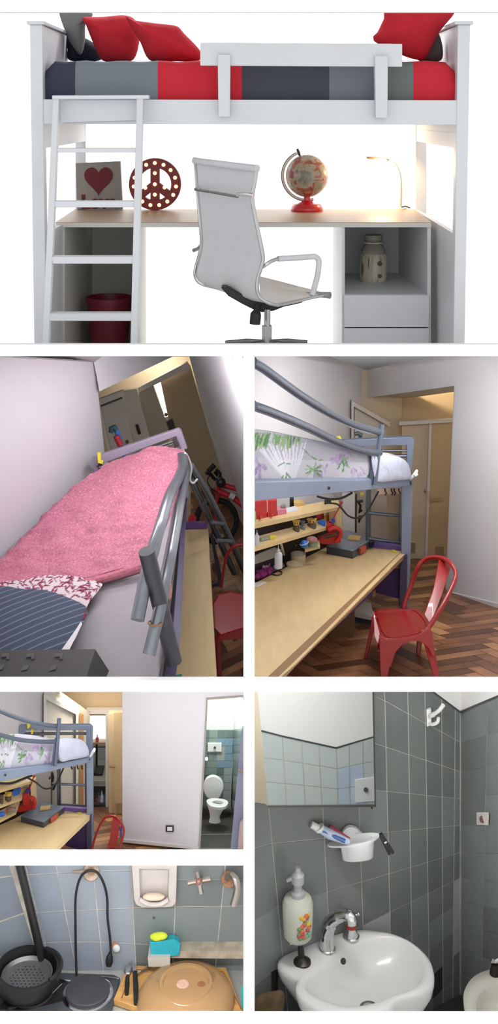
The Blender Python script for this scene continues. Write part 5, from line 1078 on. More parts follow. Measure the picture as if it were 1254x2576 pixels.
MB().tube([P(149, 1808, 5.29), P(144, 1870, 5.28), P(139, 1926, 5.27)], .009, 12).build('guard_post', tube3, b4)
mb([(137, 1860), (141, 1860), (134, 1926), (129, 1926)], 5.27, .012).build('guard_bracket', mat('slate_steel', (0, 0, 0)), b4)
for u, v, r in ((14, 1950, 2.3), (226, 1911, 2)): MB().tube([P(u, v, BF4.Y(u)-.008), P(u, v, BF4.Y(u)+.01)], r*BF4.Y(u)/F, 8).build('bolt', mat('black_bolt', (0, 0, 0)), b4)
rows = []
for u, v in spline([(-12, 1852), (30, 1846), (80, 1849), (125, 1857), (165, 1857), (200, 1861), (217, 1875), (224, 1895)], 20):
    y = BF4.Y(u)+.03; vb = 1944-(u+12)*.15; wob = 1.4*math.sin(u*.2); r = []
    for j in range(31):
        t = j/30; r.append(P(u, vb+(v-vb)*t+wob*t*(1-t), y-.016*math.sin(math.pi*t)+.004*math.sin(u*.3+t*5)*t+.04*max(0, t-.88)))
    r += [P(u, v+1, y+.1), P(u, v+4, y+.12)]; rows.append(r)
b = MB(); b.slab(rows, (0, .002, -.002)); m4 = b.build('mattress', print_mat('leafy_print_sheet'), sm=80); tag(m4, 'mattress in a white floral sheet in the view with the white wall', 'mattress')
put_print(m4, strokes_fn(lambda u, v: (190, 188, 198) if v > 1890 or v < 1866 else (168, 162, 174), leaf_print(21, lambda u, v: ((u-700)*.62, 1850+(v-1100)*.72-(u-700)*.02), .7)))  # painted fold shade again: a greyer band across this sheet
b = MB().pillow([(148, 1862), (180, 1858), (205, 1862), (220, 1878), (224, 1896), (216, 1903), (180, 1910), (150, 1912)], lambda u, v: BF4.Y(u)-.01, .03); tag(b.build('pillow', wq, sm=80), 'white rumpled pillow at the end of the floral bed near the doorway', 'pillow')
kn = MB().tube(curve3([(228, 1902, 5.48), (233, 1893, 5.47), (238, 1884, 5.47), (236, 1892, 5.46)], 4), .006, 6); tag(kn.build('sheet_knot', mat('white_ribbon', (0, 0, 0))), 'knotted white sheet corner on the bed post by the kitchen doorway', 'sheet knot')
for q, l in (([(68, 1822), (74, 1820), (75, 1830), (69, 1833)], 'yellow peg on top of the headboard in the view with the toilet'), ([(78, 1838), (83, 1838), (83, 1846), (79, 1847)], 'yellow peg on the lower headboard rail in the view with the toilet')): tag(mb(q, 5.6, .015).build('clothes_peg', mat('yellow_plastic', (0, 0, 0))), l, 'peg')
l4 = thing('ladder', 'grey steel ladder at the bed end beside the kitchen doorway', 'ladder', P(180, 2030, 5.6))
for u in (146, 151, 216): MB().tube([P(u, 1918, 5.6), P(u+.5, 2030, 5.6)], .005, 8).build('rail', tube3, l4)
for v in (1972, 2024): MB().tube([P(150, v, 5.6), P(216, v+3, 5.6)], .0055, 8).build('rung', tube3, l4)
hk = thing('hook_rail', 'small row of dark hooks under the bed beside the kitchen doorway', 'hook rail', P(195, 1935, 5.58)); mb([(172, 1922), (214, 1915), (214, 1924), (172, 1931)], 5.59, .006).build('rail_board', mat('pale_wood_rail', (0, 0, 0)), hk)
for u in (180, 195, 206): MB().tube(curve3([(u, 1925, 5.57), (u, 1931, 5.57), (u+2, 1935, 5.57)], 3), .0035, 6).build('hook', mat('dark_hook', (0, 0, 0)), hk)
b = mb([(88, 1945), (145, 1935), (145, 2030), (92, 2028)], 5.72, .02); struct(b.build('trim_pillar_corridor', mat('door_frame_white', (0, 0, 0))))
ks = thing('hanging_stick', 'dark stick and clips hanging beside the ladder in the view with the toilet', 'hanger', P(130, 2025, 5.7)); MB().tube([P(130, 1942, 5.7), P(130, 2026, 5.7)], .0035, 6).build('stick', mat('umber_wood', (0, 0, 0)), ks)
for q in ([(131, 1944), (134, 1955), (132, 1966)], [(130, 1975), (140, 1974), (134, 1986)], [(124, 1956), (127, 1958)]): MB().tube([P(u, v, 5.69) for u, v in q], .006, 6).build('clip', mat('black_plastic', (0, 0, 0)), ks)
cb = MB().tube(curve3([(-10, 1970, 5.1), (25, 1971, 5.2), (52, 1962, 5.25), (80, 1951, 5.3)], 5), .005, 8); tag(cb.build('cable', mat('black_cable', (0, 0, 0))), 'black cable under the side beam in the view with the toilet', 'cable')
cb = MB().tube(curve3([(70, 1957, 5.3), (90, 1968, 5.35), (108, 1982, 5.4), (124, 1983, 5.45), (142, 1970, 5.5), (160, 1932, 5.52)], 5), .0036, 8); tag(cb.build('cable', mat('black_cable', (0, 0, 0))), 'dark cable looping to the ladder in the view with the toilet', 'cable')
# desk, shelves and what is on them
d4_ = thing('desk', 'beech desk corner in the view with the white wall and toilet', 'desk', P(100, 2150, 5.2))
def on4(u, v, h=0.0): return P(u, v, D4(u, v))+V((0, 0, h))
b = MB(); b.prism([on4(u, v) for u, v in ((-15, 2082), (40, 2058), (100, 2030), (160, 2036), (231, 2047), (124, 2150), (-15, 2150))], (0, 0, -.02)); b.build('desktop', bw, d4_)
mb([(157, 2031), (230, 2036), (230, 2047), (158, 2040)], lambda u, v: 5.55, .015).build('end_board', pur, d4_)
mb([(165, 2118), (228, 2055), (228, 2146), (165, 2128)], 5.53, .02).build('side_panel', purd, d4_)
mb([(218, 2062), (230, 2050), (230, 2150), (219, 2148)], 5.51, .02).build('leg', mat('dark_slate_leg', (0, 0, 0)), d4_)
HF4 = VW(0, 5.3, 90, 5.52)
h4 = thing('shelf_unit', 'beech shelf unit by the desk in the view with the toilet', 'shelf', P(40, 2060, 5.4))
for (u0, v0, u1, v1, n_) in ((-12, 1992, 82, 1964, 0), (-12, 2032, 54, 2008, 1), (-12, 2070, 40, 2043, 2)):
    a = [HF4.at(u0, v0), HF4.at(u1, v1)]; b = MB(); e = V((0, .09, 0)); b.loft([a[0], a[1], a[1]+e, a[0]+e], [p+V((0, 0, -.011)) for p in (a[0], a[1], a[1]+e, a[0]+e)]); b.build('shelf_board', bw, h4)
mb([(76, 1966), (89, 1960), (91, 2030), (80, 2034)], HF4.f(), .02).build('side_board', bw, h4)
mb([(-12, 1985), (80, 1962), (80, 2036), (-12, 2085)], HF4.f(-.09), .01).build('back_board', mat('black_board', (0, 0, 0)), h4)
V4 = ' in the view with the toilet'
def it4(name, pts, off, m, lab, cat, group=None): return tag(mb(pts, HF4.f(off), .03).build(name, m, bevel=.001), lab, cat, group)
rl4 = MB().tube([HF4.at(-8, 1966, -.02), HF4.at(54, 1957, -.02)], .009, 10); tag(rl4.build('paper_roll', mat('cream_roll', (0, 0, 0))), 'cream roll on the top shelf'+V4, 'roll')
it4('block', [(-8, 1974), (8, 1970), (8, 1984), (-8, 1988)], -.02, mat('raw_wood', (0, 0, 0)), 'raw wood block on the top shelf at the edge'+V4, 'block')
it4('red_carton', [(33, 1978), (47, 1974), (48, 1988), (34, 1992)], -.04, mat('red_card', (0, 0, 0)), 'red carton under the top shelf'+V4, 'carton')
c4 = thing('carton', 'yellow and white carton under the top shelf'+V4, 'carton', HF4.at(60, 1992, -.04)); mb([(47, 1984), (72, 1978), (71, 1989), (50, 1994)], HF4.f(-.04), .02).build('lower_band', mat('amber_card', (0, 0, 0)), c4); mb([(47, 1977), (73, 1970), (72, 1978), (47, 1984)], HF4.f(-.04), .02).build('upper_band', mat('white_card', (0, 0, 0)), c4)
it4('blue_box', [(32, 1992), (48, 1988), (50, 2006), (34, 2009)], -.02, mat('bright_blue', (0, 0, 0)), 'bright blue box on the middle shelf'+V4, 'box')
it4('clip', [(64, 1991), (75, 1987), (75, 1996), (66, 1998)], .0, mat('royal_blue', (0, 0, 0)), 'royal blue clip above the red tool'+V4, 'clip')
def fig4(u, v0, v1, wd, m1, m2, lab):
    y = HF4.Y(u, -.01); s_ = y/F; o = P(u, v1, y); h = (v1-v0)*s_; r = wd/2*s_; t = thing('figurine', lab, 'figurine', o)
    MB().lathe([(0, 0), (r*.85, 0), (r, h*.25), (r*.8, h*.5), (0, h*.55)], o, seg=12).build('body', m1, t); MB().ball(o+V((0, 0, h*.72)), (r, r*.8, h*.28), 12, 8).build('head', m2, t)
    for s in (-1, 1): MB().ball(o+V((s*r*.75, -.002, h*.92)), (r*.35, r*.3, h*.12), 8, 6).build('ear', m2, t)
fig4(21, 1992, 2014, 16, fdk, fy, 'mustard-headed figurine on the middle shelf'+V4); fig4(4, 1999, 2021, 10, fdk, fdk, 'dark figurine at the left edge of the middle shelf'+V4)
bl = MB().ball(P(4, 2048, 5.3), (.016, .012, .011), 14, 10); tag(bl.build('ball', mat('bright_blue', (0, 0, 0))), 'blue ball on the low shelf'+V4, 'ball')
bi = MB().ball(P(26, 2036, 5.36), (.02, .015, .009), 12, 8); tag(bi.build('yarn', mat('dusty_pink', (0, 0, 0))), 'dusty pink bundle on the low shelf'+V4, 'bundle')
gp = mb([(18, 2040), (38, 2036), (38, 2045), (20, 2049)], 5.36, .02); tag(gp.build('dish', mat('celadon', (0, 0, 0))), 'green dish under the pink bundle'+V4, 'dish')
v4 = thing('hobby_saw', 'red hobby tool with a curved arm by the shelf'+V4, 'tool', P(65, 2042, 5.45))
mb([(36, 2034), (60, 2028), (88, 2020), (90, 2034), (60, 2042), (40, 2044)], 5.46, .03).build('base', vr_ if False else mat('tool_red', (0, 0, 0)), v4, bevel=.002)
MB().tube(curve3([(84, 2030, 5.45), (88, 2018, 5.45), (84, 2007, 5.45), (74, 2008, 5.45)], 5), .008, 10).build('curved_arm', mat('tool_red', (0, 0, 0)), v4)
mb([(56, 2000), (70, 1998), (76, 2014), (72, 2026), (58, 2026)], 5.45, .02).build('head', mat('tool_red', (0, 0, 0)), v4, bevel=.002)
rt = MB().tube([P(72, 1992, 5.48), P(84, 1958, 5.48), P(86, 1951, 5.48)], [.0025, .0025, .007], 6); tag(rt.build('screwdriver', mat('red_handle', (0, 0, 0))), 'thin red-handled tool stuck up by the shelf'+V4, 'tool')
t4c = thing('tool_case', 'grey tool case lying on the desk corner'+V4, 'tool case', on4(108, 2072))
fr = [on4(52, 2068), on4(110, 2083), on4(163, 2043), on4(100, 2034)]
b = MB(); b.prism(fr, (0, 0, .024)); b.build('case_body', cg, t4c, bevel=.002); b = MB(); b.prism([p+V((0, 0, .024)) for p in fr], (0, 0, .004)); b.build('lid', lidm, t4c, bevel=.001)
b = MB(); p = fr[1].lerp(fr[2], .3)+V((0, -.004, .006)); q_ = fr[1].lerp(fr[2], .65)+V((0, -.004, .006)); b.prism([p, q_, q_+V((0, 0, .018)), p+V((0, 0, .018))], (.005, -.004, 0)); b.build('latch', mat('latch_red', (0, 0, 0)), t4c)
tp_ = V((0, 0, .029)); b = MB(); b.prism([on4(100, 2056)+tp_, on4(126, 2052)+tp_, on4(128, 2046)+tp_, on4(102, 2049)+tp_], (0, 0, .01)); tag(b.build('wood_block', mat('raw_wood', (0, 0, 0)), bevel=.001), 'wooden block on the lid of the tool case'+V4, 'block')
b = MB(); b.prism([on4(192, 2046, .001), on4(200, 2043, .001), on4(206, 2046, .001), on4(200, 2049, .001)], (0, 0, .002)); tag(b.build('sticky_note', mat('yellow_plastic', (0, 0, 0))), 'yellow scrap by the violet end board'+V4, 'note')
c4_ = thing('metal_chair', 'red metal chair back rising at the bottom of the view with the toilet', 'chair', P(270, 2165, 5.45))
MB().tube(curve3([(224, 2165, 5.47), (237, 2115, 5.48), (250, 2080, 5.48), (264, 2058, 5.48), (280, 2053, 5.47), (298, 2060, 5.45), (310, 2080, 5.43), (311, 2100, 5.42), (302, 2130, 5.41), (288, 2160, 5.4)], 6), .0052, 10).build('back_hoop', rc, c4_)
mb([(284, 2057), (302, 2066), (296, 2110), (288, 2160), (266, 2160), (276, 2110)], 5.45, .01).build('back_splat', rc, c4_)
mb([(302, 2083), (306, 2085), (307, 2104), (303, 2106)], 5.47, .008).build('blue_sticker', mat('royal_blue', (0, 0, 0)), c4_)
LIM = (-21, 618.5, 2162.5, 2564.5)
# ================================================================ ROOM 5: kitchen counter
K5 = (2440-CV)/F*6.0
C5 = lambda u, v: K5*F/(v-CV)
def on5(u, v, h=0.0): return P(u, v, K5*F/(v-CV))+V((0, 0, h))
grout = mat('stained_grout', (214, 204, 188), .9, noise=.25, scale=14)
kt = [mat('tile_blue_grey', (150, 158, 168), .28, noise=.04, scale=3), mat('tile_steel_blue', (142, 150, 162), .28, noise=.04, scale=3), mat('tile_green_grey', (126, 134, 134), .28, noise=.05, scale=3), mat('tile_slate_green', (112, 120, 120), .28, noise=.05, scale=3)]
cols = [(33, 122), (62, 133), (139.6, 194), (232, 261), (329, 343), (445, 434.5), (568, 541), (690, 650)]
rowv = [[2110]*8, [2203, 2202, 2197, 2192, 2190, 2214, 2214, 2214], [2299, 2297, 2292, 2289, 2285, 2282, 2281, 2280], [2376, 2372, 2370, 2371, 2375, 2380, 2384, 2388], [2441, 2440, 2441, 2443, 2447, 2452, 2452, 2452]]
def uc(c, v): return cols[c][0]+(cols[c][1]-cols[c][0])*(v-2170)/280
b = MB(); b.px([(10, 2160), (640, 2160), (640, 2456), (100, 2456)], 6.0, .04, 4)
rk = random.Random(5)
for c in range(7):
    for r in range(4):
        g = 1.3; q = []
        for cc, rr, sx, sy in ((c, r, 1, 1), (c+1, r, -1, 1), (c+1, r+1, -1, -1), (c, r+1, 1, -1)):
            v = max(2164, rowv[rr][cc]); q.append((min(uc(cc, v)+sx*g, 640), v+sy*g))
        b.px(q, 5.9965, .004, rk.choice((0, 0, 1)) if c < 4 else rk.choice((2, 2, 3)))
struct(b.build('wall_kitchen', kt+[grout]))
LW5 = plane3(P(33, 2165, 6.0), P(122, 2450, 6.0), P(-20, 2300, 5.99))
b = MB(); b.px([(33, 2160), (122, 2450), (124, 2470), (-20, 2560), (-20, 2160)], lambda u, v: LW5(u, v)+.004, .03, 4)
for q in ([(-20, 2164), (30, 2164), (41, 2200), (-20, 2209)], [(-20, 2213), (42, 2204), (70, 2292), (-20, 2324)], [(-20, 2328), (71, 2296), (95, 2370), (-20, 2415)], [(-20, 2419), (96, 2374), (116, 2440), (60, 2468), (-20, 2520)]): b.px(q, lambda u, v: LW5(u, v)+.0015, .003, rk.choice((0, 1)))
struct(b.build('wall_kitchen_left', kt+[grout]))
# counter
stn = mat('worn_steel', (188, 188, 184), .35, .2, noise=.1, scale=9)
b = MB(); b.prism([on5(u, v) for u, v in ((-20, 2436), (640, 2436), (618, 2564), (-20, 2564))], (0, 0, -.03)); tag(b.build('worktop', stn), 'pale grey steel worktop below the grey tiled wall', 'worktop')
b = MB(); b.px([(425, 2392), (640, 2392), (640, 2412), (425, 2410)], 5.93, .07); lg = b.build('marble_ledge', mat('stained_marble', (176, 164, 146), .5, noise=.3, scale=18)); tag(lg, 'stained marble ledge along the foot of the tiles on the right', 'ledge')
b = MB(); b.px([(372, 2408), (428, 2408), (428, 2432), (374, 2432)], 5.9, .09); lg = b.build('tile_ledge', mat('white_ledge', (196, 192, 182), .5)); tag(lg, 'small white ledge under the teal sponge', 'ledge')
pi = MB().tube([P(46, 2160, 5.93), P(76, 2285, 5.93), P(106, 2412, 5.93)], .0205, 14); tag(pi.build('pipe', mat('black_pipe', (22, 20, 20), .35)), 'thick black pipe running down the kitchen corner', 'pipe')
# soap dish
cer = mat('kitchen_ceramic', (200, 191, 186), .25, coat=.4, noise=.04)
sd = thing('soap_dish', 'recessed white ceramic soap dish in the kitchen tiles', 'soap dish', P(388, 2282, 5.98))
b = MB(); yo = 5.955
out = [(331, 2168), (446, 2168), (443, 2270), (436, 2280), (420, 2283), (356, 2283), (342, 2276), (337, 2262)]; inn = [(350, 2186), (426, 2186), (424, 2262), (418, 2268), (404, 2269), (372, 2269), (358, 2268), (353, 2260)]
A_ = [P(u, v, yo) for u, v in out]; B_ = [P(u, v, yo) for u, v in inn]; C_ = [P(388+(u-388)*.93, 2225+(v-2225)*.93, 5.99) for u, v in inn]
b.grid([[p+V((0, .04, 0)) for p in A_], A_, B_, C_], closed=True); b.add(C_, [list(range(8))]); b.build('dish', cer, sd, sm=30, bevel=.003)
b = MB().tube(curve3([(352, 2263, 5.945), (372, 2274, 5.94), (390, 2276, 5.94), (406, 2274, 5.94), (424, 2263, 5.945)], 4), .011, 10); b.build('lip', cer, sd)
so5 = MB().ball(P(387, 2256, 5.955), (.056, .022, .017), 20, 12); tag(so5.build('soap_bar', mat('cream_soap', (222, 202, 180), .5)), 'cream soap bar lying in the ceramic soap dish', 'soap')
# tap cross and spout
ch5 = mat('aged_chrome', (176, 168, 160), .25, .9, noise=.1, scale=20); rust = mat('rust_plaster', (156, 116, 86), .9, noise=.3, scale=40)
tp5 = thing('wall_tap', 'chrome cross-handled tap on the green-grey kitchen tiles', 'tap', P(501, 2240, 5.95))
MB().tube([P(501, 2215, 5.99), P(501, 2217, 5.9)], [.024, .018], 16).build('body', ch5, tp5)
for a, l in ((100, 27), (10, 30), (190, 28), (280, 30)):
    d = (math.cos(math.radians(a)), -math.sin(math.radians(a))); MB().tube([P(501, 2216, 5.905), P(501+d[0]*l*.7, 2216+d[1]*l*.7, 5.9), P(501+d[0]*l, 2216+d[1]*l, 5.9)], [.011, .012, .014], 10).build('handle_arm', ch5, tp5)
MB().ball(P(501, 2217, 5.895), .017, 14, 10).build('cap', mat('copper_cap', (150, 110, 100), .3, .6), tp5)
sp5 = thing('spout', 'old chrome spout bending down from a rough hole in the kitchen tiles', 'spout', P(588, 2280, 5.9))
MB().tube([P(574, 2212, 6.0), P(576, 2212, 5.96)], .036, 14).build('rough_plaster', rust, sp5)
MB().tube(curve3([(572, 2208, 5.97), (584, 2202, 5.93), (594, 2214, 5.9), (597, 2240, 5.9), (588, 2276, 5.9)], 6), [.017]*13+[.018]*12, 14).build('pipe', ch5, sp5)
st5 = thing('shutoff_stub', 'rusty round flange with a metal stub high on the kitchen tiles', 'valve', P(228, 2210, 5.98))
MB().tube([P(230, 2192, 6.0), P(230, 2193, 5.975)], [.045, .038], 18).build('flange', mat('rusty_flange', (190, 170, 150), .7, noise=.3, scale=30), st5)
MB().tube([P(230, 2192, 5.98), P(230, 2193, 5.95)], .018, 12).build('socket', rust, st5); MB().tube([P(183, 2193, 5.94), P(208, 2192, 5.94), P(230, 2190, 5.95)], [.007, .009, .008], 10).build('stub', mat('dull_brass', (150, 136, 120), .4, .5), st5)
hole = MB().tube([P(387, 2309, 5.995), P(387, 2309, 5.985)], .005, 10); tag(hole.build('wall_plug', blk), 'tiny dark plug hole in the tile below the soap dish', 'plug')
cbl = thing('power_cable', 'black power cable hung over the stub with its plug dangling', 'cable', P(235, 2420, 5.9))
MB().tube(curve3([(193, 2462, 5.93), (191, 2400, 5.95), (190, 2330, 5.95), (190, 2265, 5.95), (196, 2225, 5.94), (208, 2200, 5.93), (226, 2190, 5.925), (246, 2196, 5.93), (262, 2225, 5.94), (270, 2262, 5.95), (271, 2310, 5.95), (277, 2360, 5.95), (279, 2398, 5.95)], 7), .0062, 10).build('cord', mat('black_cable', (0, 0, 0)), cbl)
MB().tube([P(278, 2396, 5.95), P(276, 2408, 5.95), P(275, 2420, 5.95), P(274, 2428, 5.95)], [.008, .017, .019, .015], 12).build('plug', blk, cbl)
wo = MB().ball(P(293, 2386, 5.985), (.02, .012, .019), 14, 10); tag(wo.build('blanking_plate', mat('white_ceramic', (0, 0, 0))), 'white round cap on a rusty hole beside the dangling plug', 'cap')
ru = MB().tube([P(290, 2377, 5.996), P(290, 2377, 5.988)], .017, 12); tag(ru.build('rust_ring', rust), 'rusty patch just above the white round cap', 'rust patch')
# sponge and soap piece
tq = mat('teal_sponge', (44, 166, 182), .9, noise=.08, scale=30, bump=.5, bscale=120)
b = MB(); b.loft([P(u, v, 5.92-(2408-v)*.0) for u, v in ((377, 2371), (381, 2407), (420, 2409), (452, 2404), (455, 2374), (440, 2364))], [P(u, v, 5.985) for u, v in ((378, 2352), (382, 2390), (420, 2390), (450, 2388), (452, 2358), (438, 2350))])
tag(b.build('sponge', tq, bevel=.004), 'large teal sponge on the small white ledge', 'sponge')
b = MB().pillow([(378, 2354), (388, 2348), (408, 2346), (420, 2350), (421, 2358), (408, 2363), (390, 2366), (380, 2362)], 5.93, .02, n=28); tag(b.build('scourer', mat('lime_scourer', (205, 220, 60), .9, noise=.1, bump=.5, bscale=90)), 'lime green scouring pad on top of the teal sponge', 'scourer')
# hob
hob = thing('hotplate', 'two-ring electric hotplate with black and steel top', 'hotplate', on5(150, 2520))
b = MB(); b.prism([on5(u, v, .022) for u, v in ((-20, 2462), (120, 2456), (286, 2462), (303, 2470), (278, 2564), (-20, 2564))], (0, 0, -.022)); b.build('case', mat('hob_grey_steel', (92, 96, 100), .3, .5, noise=.1, scale=8), hob, bevel=.004)
b = MB(); b.prism([on5(u, v, .023) for u, v in ((110, 2478), (172, 2480), (160, 2530), (70, 2552), (-15, 2552), (40, 2510))], (0, 0, .002)); b.build('black_panel', mat('black_enamel', (0, 0, 0)), hob)
pc_ = on5(221, 2512, .022); r5 = 55*pc_.y/F
MB().lathe([(0, 0), (r5*1.16, 0), (r5*1.16, .004), (r5*1.06, .008), (0, .008)], pc_, seg=40).build('trim_ring', mat('chrome', (0, 0, 0)), hob)
MB().lathe([(0, .006), (r5, .006), (r5, .02), (r5*.96, .024), (0, .023)], pc_, seg=40).build('hot_ring', mat('cast_iron', (62, 60, 66), .6, noise=.1, scale=14), hob)
for u0, v0, u1, v1 in ((118, 2528, 156, 2490), (150, 2478, 178, 2482), (238, 2470, 300, 2476)): MB().tube([on5(u0, v0, .028), on5(u1, v1, .028)], .004, 8).build('trim_bar', mat('chrome', (0, 0, 0)), hob)
pcc = on5(78, 2508, .022); MB().lathe([(0, 0), (.11, 0), (.11, .012), (0, .014)], pcc, seg=36).build('hot_ring', mat('cast_iron', (0, 0, 0)), hob)
MB().tube([on5(20, 2552, .025), on5(42, 2548, .03)], .007, 8).build('control_knob', blk, hob)
# pot with steamer
pt = thing('cooking_pot', 'black enamel pot on the left ring of the hotplate', 'pot', pcc+V((0, 0, .013)))
k5 = pcc.y/F; be = mat('black_pot', (26, 25, 27), .38, noise=.1, scale=12)
o5 = pcc+V((-.02, 0, .014)); h5 = .098
MB().lathe([(0, 0), (58*k5, 0), (68*k5, .015), (74*k5, h5*.55), (75*k5, h5), (79*k5, h5+.004), (79*k5, h5+.014), (72*k5, h5+.014), (70*k5, h5*.6), (62*k5, .02), (0, .016)], o5, (.05, 0, 1), seg=56).build('body', be, pt, sm=50)
MB().tube([o5+V((76*k5*math.cos(a), 76*k5*math.sin(a), h5+.008)) + V((.024*math.sin((a+.5)*math.pi), 0, 0))*0 + V((math.cos(a), math.sin(a), 0))*.018*math.cos((a-.25)*1.7) for a in [(-.6+i*.1) for i in range(18)]], .011, 10).build('side_grip', be, pt)
sm_ = thing('steamer_insert', 'perforated metal steamer insert inside the black pot', 'steamer', o5+V((0, 0, h5-.02)))
alu = mat('dull_aluminium', (140, 140, 142), .38, .8, noise=.1, scale=16)
MB().lathe([(0, -.012), (46*k5, -.012), (57*k5, -.004), (62*k5, .012), (64*k5, .012), (59*k5, -.008), (48*k5, -.016), (0, -.016)], o5+V((0, 0, h5-.03)), seg=48).build('pan', alu, sm_)
b = MB(); 
for i in range(9):
    for j in range(9):
        x = (i-4)*10.5+(j % 2)*5; y = (j-4)*10
        if x*x+y*y < 45**2: b.lathe([(0, 0), (2.1*k5, 0), (0, .0004)], o5+V((x*k5, y*k5, h5-.0418)), seg=8)
ho = b.build('holes', mat('black_holes', (16, 15, 16), .8), sm_, weld=False); ho['kind'] = 'stuff'
# board, bowl, cutlery
bam = mat('bamboo', (206, 156, 92), .45, noise=.16, scale=4, stretch=(1.5, 14, 8))
cbd = thing('cutting_board', 'bamboo cutting board with a juice groove on the worktop', 'cutting board', on5(450, 2510))
bd5 = [(286, 2514), (322, 2428), (569, 2433), (612, 2546), (400, 2546), (345, 2534)]; hb5 = .034
b = MB(); b.prism([on5(u, v, hb5*0)+V((0, 0, hb5)) for u, v in [(u, v+17) for u, v in bd5]], (0, 0, -.03)); b.build('board', bam, cbd, bevel=.003)
gr5 = [(306, 2512), (332, 2440), (562, 2445), (612, 2560)]
MB().tube([on5(u, v+17, hb5-.0005) for u, v in gr5], .0035, 6).build('juice_groove', mat('groove_brown', (150, 100, 56), .6), cbd)
bz = V((0, 0, hb5)); bc5 = on5(468, 2534)+bz; kb = bc5.y/F
ag = glass('amber_glass', (218, 174, 122), .08, .5)
bw5 = thing('glass_bowl', 'amber glass bowl upside down on the bamboo board', 'bowl', bc5)
MB().lathe([(124*kb, 0), (124*kb, .006), (120*kb, .024), (108*kb, .05), (88*kb, .068), (68*kb, .078), (66*kb, .09), (59*kb, .09), (56*kb, .078), (1*kb, .078), (1*kb, .074), (64*kb, .073), (86*kb, .063), (104*kb, .046), (116*kb, .022), (120*kb, 0)], bc5, seg=64).build('shell', ag, bw5, sm=60)
b = MB(); b.lathe([(0, .078), (16*kb, .078), (14*kb, .081), (0, .081)], bc5+V((-.015, .0, 0)), seg=14); b.build('paper_label', mat('pink_paper', (212, 170, 150), .8, noise=.15, scale=40), bw5)
kn5 = MB().lathe([(0, .0785), (10*kb, .0785), (9*kb, .08), (0, .08)], bc5+V((.075, .0, 0)), seg=14); kn5.build('brown_spot', mat('knot_brown', (150, 96, 60), .6), bw5)
sil = mat('polished_steel', (200, 200, 202), .15, 1.0)
def ob(u, v, h): return on5(u, v+17)+V((0, 0, hb5+h))
spn = thing('spoon', 'steel spoon with a black handle lying on the bamboo board', 'spoon', ob(321, 2470, 0))
MB().ball(ob(323, 2444, .01), (.022, .034, .009), 16, 10).build('spoon_head', sil, spn); MB().tube([ob(322, 2456, .008), ob(321, 2464, .008)], .005, 8).build('neck', sil, spn); MB().tube([ob(321, 2462, .009), ob(320, 2480, .01), ob(319, 2506, .009)], [.009, .012, .01], 10).build('handle', blk, spn)
knf = thing('knife', 'long black-handled knife beside the spoon on the bamboo board', 'knife', ob(342, 2490, 0))
b = MB(); b.prism([ob(330, 2424, .012), ob(334, 2424, .012), ob(346, 2450, .012), ob(344, 2464, .012), ob(338, 2462, .012), ob(334, 2446, .012)], (0, 0, .003)); b.build('blade', sil, knf)
MB().tube([ob(340, 2454, .014), ob(342, 2490, .014), ob(343, 2532, .013)], [.011, .013, .012], 10).build('handle', blk, knf)
fk = MB().tube([ob(346, 2458, .01), ob(362, 2448, .012), ob(380, 2438, .014)], [.004, .006, .008], 8); tag(fk.build('fork', sil), 'bit of a fork sticking out beside the amber bowl', 'fork')
wb5 = on5(362, 2420); cu5 = MB().lathe([(0, 0), (.035, 0), (.058, .03), (.056, .032), (.034, .006), (0, .004)], on5(358, 2440, .003), seg=32); tag(cu5.build('saucer', mat('white_ceramic', (0, 0, 0))), 'white saucer half hidden behind the bamboo board', 'saucer')
tc5 = MB().px([(606, 2502), (622, 2496), (622, 2545), (609, 2538)], 5.6, .05); tag(tc5.build('cloth', mat('teal_cloth', (0, 0, 0))), 'teal cloth at the right end of the kitchen worktop', 'cloth')
LIM = (635.5, 1275, 1724.5, 2564.5)
# ================================================================ ROOM 6: bathroom corner
W6 = VW(641, 5.5, 1160, 6.05); R6 = VW(1160, 6.05, 1254, 5.75)
S6 = lambda u, v: 11775/(v-CV)
zr = CZ-3.925
g6 = mat('bath_grout', (186, 184, 174), .85, noise=.1, scale=20)
bt6 = [mat('bath_tile_a', (110, 114, 111), .2, noise=.03, scale=4), mat('bath_tile_b', (103, 107, 104), .2, noise=.03, scale=4), mat('bath_tile_c', (122, 127, 126), .2, noise=.03, scale=4), g6, mat('bath_white_wall', (226, 224, 220), .7), mat('bath_tile_pale', (158, 160, 158), .25), mat('bath_tile_black', (58, 60, 62), .2), mat('bath_border', (70, 72, 72), .3)]
cl6 = [(500, 600), (650, 726), (796, 842), (895, 922), (969, 988), (1027, 1040), (1070, 1083), (1112, 1116), (1147, 1140), (1159, 1158)]
rw6 = [(1399, 1793), (1583, 1868), (1770, 1942), (1958, 2010), (2127, 2076), (2300, 2145), (2461, 2209), (2618, 2271), (2734, 2332), (2841, 2392), (2930, 2450), (3060, 2500)]
def X6(c, r):
    u = cl6[c][0]
    for _ in range(4):
        v = rw6[r][0]+(rw6[r][1]-rw6[r][0])*(u-641)/518; u = cl6[c][0]+(cl6[c][1]-cl6[c][0])*(v-1740)/820
    return u, v
b = MB(); rk = random.Random(11)
for c in range(9):
    for r in range(11):
        q0 = [X6(c, r), X6(c+1, r), X6(c+1, r+1), X6(c, r+1)]
        if min(p[1] for p in q0) > 2585: continue
        g = 1.1; m_ = rk.choice((0, 0, 1, 2))
        if c == 8 and 6 <= r <= 8: m_ = 5
        if c == 3 and r == 6: m_ = 5
        if c == 6 and r == 9: m_ = 6
        q = []
        for (u, v), sx, sy in zip(q0, (1, -1, -1, 1), (1, 1, -1, -1)): q.append((max(630, u+sx*g), min(max(1728, v+sy*g), 2588)))
        if q[3][1]-q[0][1] < 2 and q[2][1]-q[1][1] < 2: continue
        b.px(q, W6.f(.0025), .004, m_)
